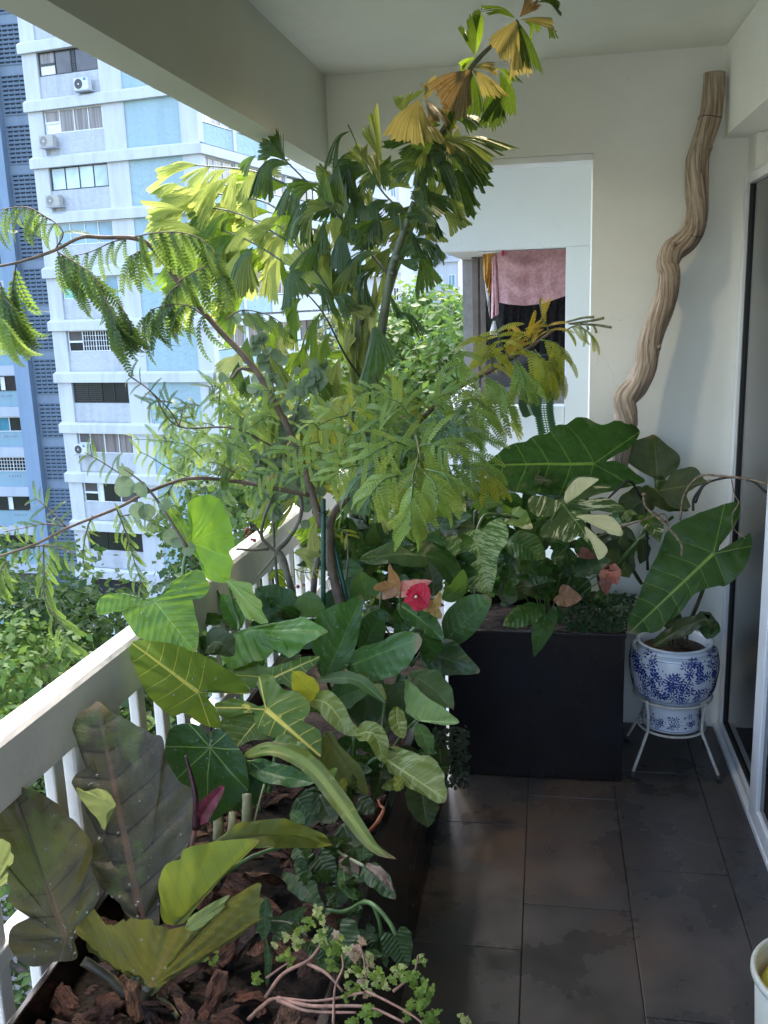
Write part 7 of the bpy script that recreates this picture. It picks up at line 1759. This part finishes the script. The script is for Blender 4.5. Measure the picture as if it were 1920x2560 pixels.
def frond(reg, pts, n, Lp, key, droop=.55, spread=.8, both=True, jit=.25):
    """a feathery leaf: a rib with pinnae along it that arch over and hang"""
    if reg == 'E': n = max(4, int(n * .72)); Lp *= 1.08
    P = smooth_path([at(reg, *p) for p in pts], 8); m = len(P) - 1
    o = obj('frond', MB().tube(P, [.0022 - .0012 * i / m for i in range(m + 1)], 5), M_bark_br if key == 'd' else M_pet, pt, smooth=True)
    for i in range(n):
        f = (i + .6) / n; k = min(m - 1, int(f * m)); p = P[k].lerp(P[k + 1], f * m - k); tg = (P[k + 1] - P[k]).normalized()
        L = Lp * REG[reg][2] / px_per_m(p) * (1 - .35 * abs(f - .45)) * r7.uniform(.8, 1.12)
        side = tg.cross(V((0, -1, .35)))
        side = side.normalized() if side.length > .1 else V((1, 0, 0))
        for sg in ((1, -1) if both else ((1,) if i % 2 else (-1,))):
            d = (side * sg * spread + tg * r7.uniform(.3, .75) + V((0, 0, -droop * 1.0)) + V((0, -r7.uniform(-.15, .5), 0)) + V((r7.gauss(0, jit * .6), r7.gauss(0, jit * .6), r7.gauss(0, jit * .5)))).normalized()
            up = V((r7.gauss(0, .25), -.75 + r7.gauss(0, .25), .65))
            y = up.cross(d); y = y.normalized() if y.length > .05 else V((1, 0, 0)); z = d.cross(y)
            M = Matrix(((d.x*L, y.x*L, z.x*L, p.x), (d.y*L, y.y*L, z.y*L, p.y), (d.z*L, y.z*L, z.z*L, p.z), (0, 0, 0, 1)))
            inst('pinna', PINNA[key][min(5, int(r7.random() * 3 + droop * 3))], M, o)
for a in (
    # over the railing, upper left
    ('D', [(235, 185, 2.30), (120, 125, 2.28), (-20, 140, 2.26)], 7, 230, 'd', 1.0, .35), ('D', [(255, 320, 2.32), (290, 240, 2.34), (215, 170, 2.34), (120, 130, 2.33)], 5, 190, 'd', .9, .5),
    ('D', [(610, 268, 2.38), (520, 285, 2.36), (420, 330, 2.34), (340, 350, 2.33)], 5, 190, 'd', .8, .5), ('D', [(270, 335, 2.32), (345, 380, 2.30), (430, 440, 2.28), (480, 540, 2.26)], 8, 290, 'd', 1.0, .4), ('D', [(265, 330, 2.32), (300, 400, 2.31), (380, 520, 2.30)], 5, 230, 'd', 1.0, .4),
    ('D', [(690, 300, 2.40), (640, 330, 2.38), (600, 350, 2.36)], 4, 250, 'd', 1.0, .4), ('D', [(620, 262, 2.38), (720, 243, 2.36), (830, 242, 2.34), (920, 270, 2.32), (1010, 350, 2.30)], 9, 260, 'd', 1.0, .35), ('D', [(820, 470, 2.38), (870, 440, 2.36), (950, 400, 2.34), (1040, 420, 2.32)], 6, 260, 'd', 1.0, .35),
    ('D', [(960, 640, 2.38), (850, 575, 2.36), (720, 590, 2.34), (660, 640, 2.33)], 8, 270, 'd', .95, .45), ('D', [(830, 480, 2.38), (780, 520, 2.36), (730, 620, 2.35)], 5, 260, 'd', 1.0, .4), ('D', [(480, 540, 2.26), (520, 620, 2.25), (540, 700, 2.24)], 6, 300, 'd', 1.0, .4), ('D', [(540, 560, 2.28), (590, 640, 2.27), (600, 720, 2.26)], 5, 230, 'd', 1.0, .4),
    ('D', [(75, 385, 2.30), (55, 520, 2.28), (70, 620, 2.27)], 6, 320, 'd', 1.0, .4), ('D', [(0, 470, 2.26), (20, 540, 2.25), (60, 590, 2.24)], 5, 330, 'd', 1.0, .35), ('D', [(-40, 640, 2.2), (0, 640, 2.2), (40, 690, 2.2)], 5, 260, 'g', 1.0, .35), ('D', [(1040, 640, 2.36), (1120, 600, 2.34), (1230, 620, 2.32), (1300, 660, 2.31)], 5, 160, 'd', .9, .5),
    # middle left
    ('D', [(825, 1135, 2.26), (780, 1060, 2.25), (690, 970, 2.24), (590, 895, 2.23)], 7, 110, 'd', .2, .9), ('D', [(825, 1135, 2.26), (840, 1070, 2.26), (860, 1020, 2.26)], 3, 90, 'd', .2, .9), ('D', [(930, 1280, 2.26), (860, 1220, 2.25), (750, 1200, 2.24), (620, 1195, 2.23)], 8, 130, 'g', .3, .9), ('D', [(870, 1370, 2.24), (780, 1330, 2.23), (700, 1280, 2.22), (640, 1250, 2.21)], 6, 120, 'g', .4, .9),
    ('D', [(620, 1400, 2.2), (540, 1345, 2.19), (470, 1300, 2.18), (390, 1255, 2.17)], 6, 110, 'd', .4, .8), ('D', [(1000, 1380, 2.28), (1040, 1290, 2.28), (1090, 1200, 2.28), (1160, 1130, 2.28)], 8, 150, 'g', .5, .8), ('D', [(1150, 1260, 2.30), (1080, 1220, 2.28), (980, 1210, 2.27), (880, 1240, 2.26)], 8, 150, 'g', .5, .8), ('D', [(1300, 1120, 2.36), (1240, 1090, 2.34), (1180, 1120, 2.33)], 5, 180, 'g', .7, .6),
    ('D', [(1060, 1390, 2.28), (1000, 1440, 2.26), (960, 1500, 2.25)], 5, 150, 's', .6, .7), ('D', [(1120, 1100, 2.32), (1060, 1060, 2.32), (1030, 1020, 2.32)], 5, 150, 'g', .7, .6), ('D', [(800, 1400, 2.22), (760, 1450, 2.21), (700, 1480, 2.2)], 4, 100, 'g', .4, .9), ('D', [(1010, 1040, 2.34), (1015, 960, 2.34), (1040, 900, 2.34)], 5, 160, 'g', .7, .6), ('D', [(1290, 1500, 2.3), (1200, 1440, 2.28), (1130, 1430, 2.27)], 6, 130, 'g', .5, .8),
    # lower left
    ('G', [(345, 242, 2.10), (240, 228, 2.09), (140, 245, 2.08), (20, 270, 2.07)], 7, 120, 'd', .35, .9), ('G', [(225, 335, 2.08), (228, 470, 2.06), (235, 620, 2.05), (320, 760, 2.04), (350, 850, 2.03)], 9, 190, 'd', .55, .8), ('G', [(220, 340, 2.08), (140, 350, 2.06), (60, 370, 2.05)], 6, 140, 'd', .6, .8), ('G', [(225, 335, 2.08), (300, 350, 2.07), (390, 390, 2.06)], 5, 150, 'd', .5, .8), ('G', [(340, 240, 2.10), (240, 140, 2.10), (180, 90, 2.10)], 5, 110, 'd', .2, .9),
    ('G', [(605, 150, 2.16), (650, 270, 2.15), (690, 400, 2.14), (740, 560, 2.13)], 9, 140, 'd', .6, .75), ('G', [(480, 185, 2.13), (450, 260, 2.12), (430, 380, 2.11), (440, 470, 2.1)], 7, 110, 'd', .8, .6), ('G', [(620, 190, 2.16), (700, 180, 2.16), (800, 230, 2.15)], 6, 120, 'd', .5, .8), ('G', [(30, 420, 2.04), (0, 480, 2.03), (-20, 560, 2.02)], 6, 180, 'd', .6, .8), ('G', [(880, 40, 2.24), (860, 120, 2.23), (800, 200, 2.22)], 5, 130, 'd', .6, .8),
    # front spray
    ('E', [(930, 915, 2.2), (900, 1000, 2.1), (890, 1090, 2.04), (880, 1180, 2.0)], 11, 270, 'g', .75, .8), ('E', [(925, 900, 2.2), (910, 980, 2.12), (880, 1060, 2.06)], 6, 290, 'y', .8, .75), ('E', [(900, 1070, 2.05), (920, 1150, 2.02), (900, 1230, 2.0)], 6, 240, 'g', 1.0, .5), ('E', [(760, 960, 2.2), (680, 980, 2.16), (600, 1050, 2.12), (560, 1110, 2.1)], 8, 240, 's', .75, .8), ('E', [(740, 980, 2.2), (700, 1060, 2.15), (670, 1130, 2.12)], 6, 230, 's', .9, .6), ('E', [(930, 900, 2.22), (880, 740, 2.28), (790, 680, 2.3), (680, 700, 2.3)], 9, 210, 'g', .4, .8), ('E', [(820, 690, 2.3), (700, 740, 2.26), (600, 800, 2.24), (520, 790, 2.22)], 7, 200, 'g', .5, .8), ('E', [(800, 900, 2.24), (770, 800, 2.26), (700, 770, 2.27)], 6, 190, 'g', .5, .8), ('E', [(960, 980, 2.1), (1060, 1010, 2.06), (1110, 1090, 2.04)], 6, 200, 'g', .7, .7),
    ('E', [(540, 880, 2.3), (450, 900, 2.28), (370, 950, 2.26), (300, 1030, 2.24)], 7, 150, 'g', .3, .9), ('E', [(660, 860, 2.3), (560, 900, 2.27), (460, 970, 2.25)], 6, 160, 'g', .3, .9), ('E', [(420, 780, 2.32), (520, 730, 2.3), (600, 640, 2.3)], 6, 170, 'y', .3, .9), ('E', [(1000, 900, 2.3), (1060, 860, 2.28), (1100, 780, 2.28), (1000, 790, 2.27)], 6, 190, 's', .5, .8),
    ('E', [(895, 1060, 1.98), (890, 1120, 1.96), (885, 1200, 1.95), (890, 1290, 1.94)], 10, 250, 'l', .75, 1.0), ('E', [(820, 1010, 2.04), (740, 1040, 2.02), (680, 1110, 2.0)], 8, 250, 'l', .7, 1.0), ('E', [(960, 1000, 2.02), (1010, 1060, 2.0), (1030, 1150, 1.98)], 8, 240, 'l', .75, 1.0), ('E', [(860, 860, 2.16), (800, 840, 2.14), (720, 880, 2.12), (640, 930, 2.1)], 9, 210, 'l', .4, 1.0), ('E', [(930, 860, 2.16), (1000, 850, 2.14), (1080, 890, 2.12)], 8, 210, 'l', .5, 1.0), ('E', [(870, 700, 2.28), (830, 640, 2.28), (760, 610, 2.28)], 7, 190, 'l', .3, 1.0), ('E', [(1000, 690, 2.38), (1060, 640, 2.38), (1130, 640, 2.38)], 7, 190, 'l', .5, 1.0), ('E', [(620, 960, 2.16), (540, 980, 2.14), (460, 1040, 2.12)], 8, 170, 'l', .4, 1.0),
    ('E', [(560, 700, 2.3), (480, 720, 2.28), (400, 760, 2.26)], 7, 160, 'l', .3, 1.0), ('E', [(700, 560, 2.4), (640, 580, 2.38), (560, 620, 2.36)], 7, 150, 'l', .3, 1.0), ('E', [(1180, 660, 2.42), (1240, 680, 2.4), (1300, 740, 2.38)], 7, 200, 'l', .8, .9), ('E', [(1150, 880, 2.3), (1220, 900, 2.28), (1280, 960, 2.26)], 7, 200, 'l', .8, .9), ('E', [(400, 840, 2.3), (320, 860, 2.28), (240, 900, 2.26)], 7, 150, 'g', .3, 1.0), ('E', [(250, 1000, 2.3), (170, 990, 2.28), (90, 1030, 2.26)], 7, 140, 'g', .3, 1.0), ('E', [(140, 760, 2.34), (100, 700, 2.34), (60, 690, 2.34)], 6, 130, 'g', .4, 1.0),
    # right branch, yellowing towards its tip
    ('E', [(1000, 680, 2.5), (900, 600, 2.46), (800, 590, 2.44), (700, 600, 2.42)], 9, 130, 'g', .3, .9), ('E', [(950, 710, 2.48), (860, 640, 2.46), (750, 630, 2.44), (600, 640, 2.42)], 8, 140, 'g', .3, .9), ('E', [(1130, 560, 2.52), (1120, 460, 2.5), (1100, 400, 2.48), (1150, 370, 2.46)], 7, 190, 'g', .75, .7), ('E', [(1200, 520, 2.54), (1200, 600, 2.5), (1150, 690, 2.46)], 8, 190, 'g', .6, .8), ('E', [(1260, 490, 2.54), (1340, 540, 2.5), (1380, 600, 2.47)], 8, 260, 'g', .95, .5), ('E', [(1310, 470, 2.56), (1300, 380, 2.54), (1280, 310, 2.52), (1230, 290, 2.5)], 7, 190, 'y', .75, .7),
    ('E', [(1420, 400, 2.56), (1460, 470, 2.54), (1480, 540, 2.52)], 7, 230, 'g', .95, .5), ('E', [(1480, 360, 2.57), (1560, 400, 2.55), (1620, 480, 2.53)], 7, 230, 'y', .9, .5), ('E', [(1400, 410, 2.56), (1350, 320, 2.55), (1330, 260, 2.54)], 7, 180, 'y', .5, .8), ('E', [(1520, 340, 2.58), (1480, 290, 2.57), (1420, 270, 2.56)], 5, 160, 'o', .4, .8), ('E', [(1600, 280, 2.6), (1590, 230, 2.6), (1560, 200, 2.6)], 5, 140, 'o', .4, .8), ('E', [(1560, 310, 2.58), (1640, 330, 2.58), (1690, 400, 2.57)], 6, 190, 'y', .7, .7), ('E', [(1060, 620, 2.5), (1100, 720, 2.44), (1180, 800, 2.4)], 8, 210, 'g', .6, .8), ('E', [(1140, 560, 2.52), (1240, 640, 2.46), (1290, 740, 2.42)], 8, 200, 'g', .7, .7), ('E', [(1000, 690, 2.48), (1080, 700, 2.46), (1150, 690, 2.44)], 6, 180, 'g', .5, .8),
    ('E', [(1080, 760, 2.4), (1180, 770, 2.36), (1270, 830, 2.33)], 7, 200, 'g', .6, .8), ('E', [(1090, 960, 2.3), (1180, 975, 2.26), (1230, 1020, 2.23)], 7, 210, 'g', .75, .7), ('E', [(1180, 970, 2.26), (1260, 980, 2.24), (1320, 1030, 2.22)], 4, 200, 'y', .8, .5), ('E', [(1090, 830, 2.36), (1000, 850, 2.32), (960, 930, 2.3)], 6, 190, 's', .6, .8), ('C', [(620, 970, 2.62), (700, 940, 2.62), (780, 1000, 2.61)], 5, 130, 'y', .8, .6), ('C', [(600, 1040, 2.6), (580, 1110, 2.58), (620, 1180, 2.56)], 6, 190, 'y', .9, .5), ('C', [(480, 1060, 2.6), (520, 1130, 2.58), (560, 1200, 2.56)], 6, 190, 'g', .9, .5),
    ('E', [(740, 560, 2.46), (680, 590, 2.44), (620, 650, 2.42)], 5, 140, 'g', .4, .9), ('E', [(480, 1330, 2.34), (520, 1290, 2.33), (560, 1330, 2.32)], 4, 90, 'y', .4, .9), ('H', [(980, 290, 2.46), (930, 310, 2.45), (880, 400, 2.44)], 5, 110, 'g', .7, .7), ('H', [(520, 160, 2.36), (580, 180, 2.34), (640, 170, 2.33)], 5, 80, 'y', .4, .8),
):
    frond(*a)
r7 = random.Random(77)
for i in range(34):          # smaller leaves all along the inner branches, the plant's dense heart
    x = r7.uniform(330, 1180); y = r7.uniform(560, 1120); Y = r7.uniform(2.25, 2.62)
    a = r7.uniform(0, 6.28); d = r7.uniform(60, 130)
    frond('E', [(x, y, Y), (x + math.cos(a) * d * .5, y + math.sin(a) * d * .4 - 12, Y - .01), (x + math.cos(a) * d, y + math.sin(a) * d * .6, Y - .02)], 5, r7.uniform(110, 180), r7.choice('gglys'), r7.uniform(.3, .8), .8)
for i in range(26):
    x = r7.uniform(760, 1420); y = r7.uniform(960, 1420); Y = r7.uniform(2.25, 2.5)
    a = r7.uniform(2.2, 4.4); d = r7.uniform(60, 120)
    frond('D', [(x, y, Y), (x + math.cos(a) * d * .5, y + math.sin(a) * d * .4 - 12, Y - .01), (x + math.cos(a) * d, y + math.sin(a) * d * .6, Y - .02)], 5, r7.uniform(90, 140), r7.choice('ggds'), r7.uniform(.2, .7), .9)
M_pod = plain('seed_pod', (.20, .20, .08), .5, var=.3, scale=60)
for pts in ([(640, 920, 2.62), (720, 900, 2.62), (780, 895, 2.62)], [(650, 930, 2.62), (760, 915, 2.62), (830, 900, 2.62)], [(660, 930, 2.62), (780, 935, 2.62), (868, 948, 2.61)], [(700, 925, 2.62), (712, 945, 2.61), (718, 955, 2.61)], [(740, 925, 2.62), (748, 950, 2.61), (752, 960, 2.61)], [(775, 935, 2.62), (788, 962, 2.61), (790, 976, 2.61)], [(520, 890, 2.66), (505, 820, 2.66), (510, 800, 2.66)]):
    stem(pt, 'C', pts, (.0025, .004), M_pod, 'seed_pod', seg=6)

# ---------------------------------------------------------------- silver dollar gum
eu = thing('eucalyptus', 'silver dollar eucalyptus with round grey green leaves between palm and railing', 'shrub', on_z('E', 200, 1650, .48))
r8 = random.Random(5)
eus = [[('E', 200, 1660, 2.5), ('E', 170, 1200, 2.56), ('E', 190, 800, 2.60), ('E', 150, 420, 2.64), ('E', 40, 160, 2.66)], [('E', 180, 1000, 2.58), ('E', 270, 760, 2.60), ('E', 330, 560, 2.62), ('E', 400, 430, 2.64)], [('E', 170, 1150, 2.56), ('E', 60, 930, 2.56), ('E', 0, 760, 2.56)], [('D', 860, 1690, 2.2), ('D', 740, 1500, 2.16), ('D', 660, 1400, 2.14), ('D', 570, 1330, 2.12)], [('E', 200, 1000, 2.56), ('E', 300, 1080, 2.5), ('E', 390, 1200, 2.46)]]
for e in eus:
    P = smooth_path([at(*q) for q in e], 10)
    obj('branch', MB().tube(P, [.005 - .0035 * i / len(P) for i in range(len(P))], 6), M_bark_gr, eu, smooth=True)
def eleaf(reg, x, y, Y, s):
    a = r8.uniform(0, 6.28)
    leaf(eu, 'disc', reg, [(x - math.cos(a) * s / 2, y - math.sin(a) * s / 2, Y + r8.uniform(-.01, .01)), (x, y, Y), (x + math.cos(a) * s / 2, y + math.sin(a) * s / 2, Y + r8.uniform(-.01, .01))], s * 1.05, LM['eucalypt'], (r8.uniform(-.6, .4), r8.uniform(-.1, .6), .8), fold=.06, wave=.015, rings=3)
for e in eus[:3] + eus[4:]:
    for i in range(len(e) - 1):
        for k in range(20):
            f = r8.random(); (rg, x0, y0, Y0), (_, x1, y1, Y1) = e[i], e[i + 1]
            if y0 + (y1 - y0) * f > 1260: continue
            eleaf(rg, x0 + (x1 - x0) * f + r8.gauss(0, 48), y0 + (y1 - y0) * f + r8.gauss(0, 30), Y0 + (Y1 - Y0) * f, r8.uniform(40, 66))
for x, y, s in ((585, 1345, 62), (575, 1410, 92), (640, 1430, 70), (640, 1525, 80), (675, 1530, 75), (790, 1640, 75), (820, 1660, 70), (1030, 912, 45), (870, 1700, 60), (700, 1600, 50), (760, 1500, 55)):
    eleaf('D', x, y, 2.14 if y < 1600 else 2.2, s)
M_bud = plain('reddish_bud', (.50, .10, .09), .5, var=.2, scale=60)
def bare():
    t = thing('bare_shrub', 'leafless shrub with crooked grey branches and a few red buds beside the railing', 'shrub', on_z('E', 275, 1655, .48))
    for pts, r in (([(285, 1670, 2.34), (255, 1560, 2.36), (215, 1430, 2.38), (185, 1405, 2.38)], (.010, .008)), ([(190, 1400, 2.38), (260, 1330, 2.38), (305, 1250, 2.38), (320, 1170, 2.38), (308, 1100, 2.38)], (.0075, .004)), ([(200, 1415, 2.38), (140, 1370, 2.38), (110, 1320, 2.38), (130, 1220, 2.38), (165, 1130, 2.38), (175, 1090, 2.38)], (.006, .003)), ([(150, 1395, 2.38), (60, 1400, 2.36), (-20, 1395, 2.35)], (.004, .003)), ([(115, 1330, 2.38), (80, 1280, 2.37), (50, 1250, 2.36)], (.004, .002)), ([(200, 1410, 2.38), (140, 1480, 2.36), (90, 1540, 2.35)], (.003, .002)), ([(375, 1660, 2.4), (390, 1520, 2.42), (400, 1440, 2.44)], (.009, .008)), ([(545, 1600, 2.46), (560, 1450, 2.46), (555, 1300, 2.46)], (.003, .002))):
        stem(t, 'E', pts, r, M_bark_gr, 'branch', wob=.35)
    for x, y in ((40, 1290), (50, 1310), (35, 1330), (60, 1345), (75, 1350), (30, 1300), (165, 1025), (175, 1015), (155, 1030), (35, 1050), (20, 1060), (330, 1580), (300, 1590)):
        p = at('E', x, y, 2.34); rr = r8.uniform(.004, .0065)
        obj('bud', MB().lathe([(0, -rr), (rr * .7, -rr * .6), (rr, 0), (rr * .7, rr * .7), (0, rr)], p, 8), M_bud, t, smooth=True)
bare()
# green garden stakes and their ties
M_stake = plain('stake_green', (.012, .075, .052), .4, var=.2, scale=60)
for pts, lab in (([(432, 1135, 2.30), (432, 1690, 2.28)], 'upright green plastic garden stake tied to the feathery tree'), ([(452, 1225, 2.36), (560, 1690, 2.30)], 'slanting green plastic garden stake behind the feathery tree trunk')):
    s = thing('garden_stake', lab, 'stake', at('E', *pts[1]), 'green garden stakes')
    P = [at('E', *q) for q in pts]; d = (P[1] - P[0])
    obj('rod', MB().tube([P[0] + d * i / 40 for i in range(41)], [.0062 + (.0006 if i % 2 else 0) for i in range(41)], 10), M_stake, s, smooth=True)
    obj('tie', MB().tube([P[0] + d * .12 + V((math.cos(a) * .012, math.sin(a) * .012, .002 * math.sin(3 * a))) for a in [6.283 * k / 14 for k in range(15)]], .002, 6, cap=False), M_gask, s, smooth=True)
# fern fronds of the neighbour dangling over its parapet
fe = thing('hanging_fern', 'small fern dangling down the white wall of the next flat', 'fern', at('E', 1590, 560, 4.2))
for x, y0, y1 in ((1590, 540, 790), (1510, 580, 700)):
    P = smooth_path([at('E', x, y0, 4.22), at('E', x - 15, (y0 + y1) / 2, 4.2), at('E', x + 5, y1, 4.2)], 10)
    f = obj('frond', MB().tube(P, .003, 5), M_pet, fe, smooth=True)
    for i in range(1, len(P)):
        for sg in (-1, 1):
            mb = MB(); p = P[i]; mb.v = [tuple(p), tuple(p + V((sg * .03, -.004, .012))), tuple(p + V((sg * .046, -.006, -.004))), tuple(p + V((sg * .028, -.004, -.012)))]; mb.f = [(0, 1, 2, 3)]
            obj('leaflet', mb, M_cov, f)
# a broadleaf shrub on the neighbour's ledge
ns = thing('ledge_plant', 'bright broad leaved plant on the ledge below the laundry', 'plant', at('E', 1050, 520, 4.2))
for i in range(26):
    x, y = r8.uniform(940, 1130), r8.uniform(350, 520); a = r8.uniform(-.5, 3.6); l = r8.uniform(50, 80)
    leaf(ns, 'ovate', 'E', [(x, y, 4.2), (x + math.cos(a) * l * .5, y + math.sin(a) * l * .4 - 8, 4.15), (x + math.cos(a) * l, y + math.sin(a) * l * .7, 4.1)], 36, LM['mid'], (0, .7, .7), rings=3)
stem(ns, 'E', [(1050, 700, 4.22), (1040, 540, 4.2), (1030, 420, 4.2)], .008, M_pet, 'stem')
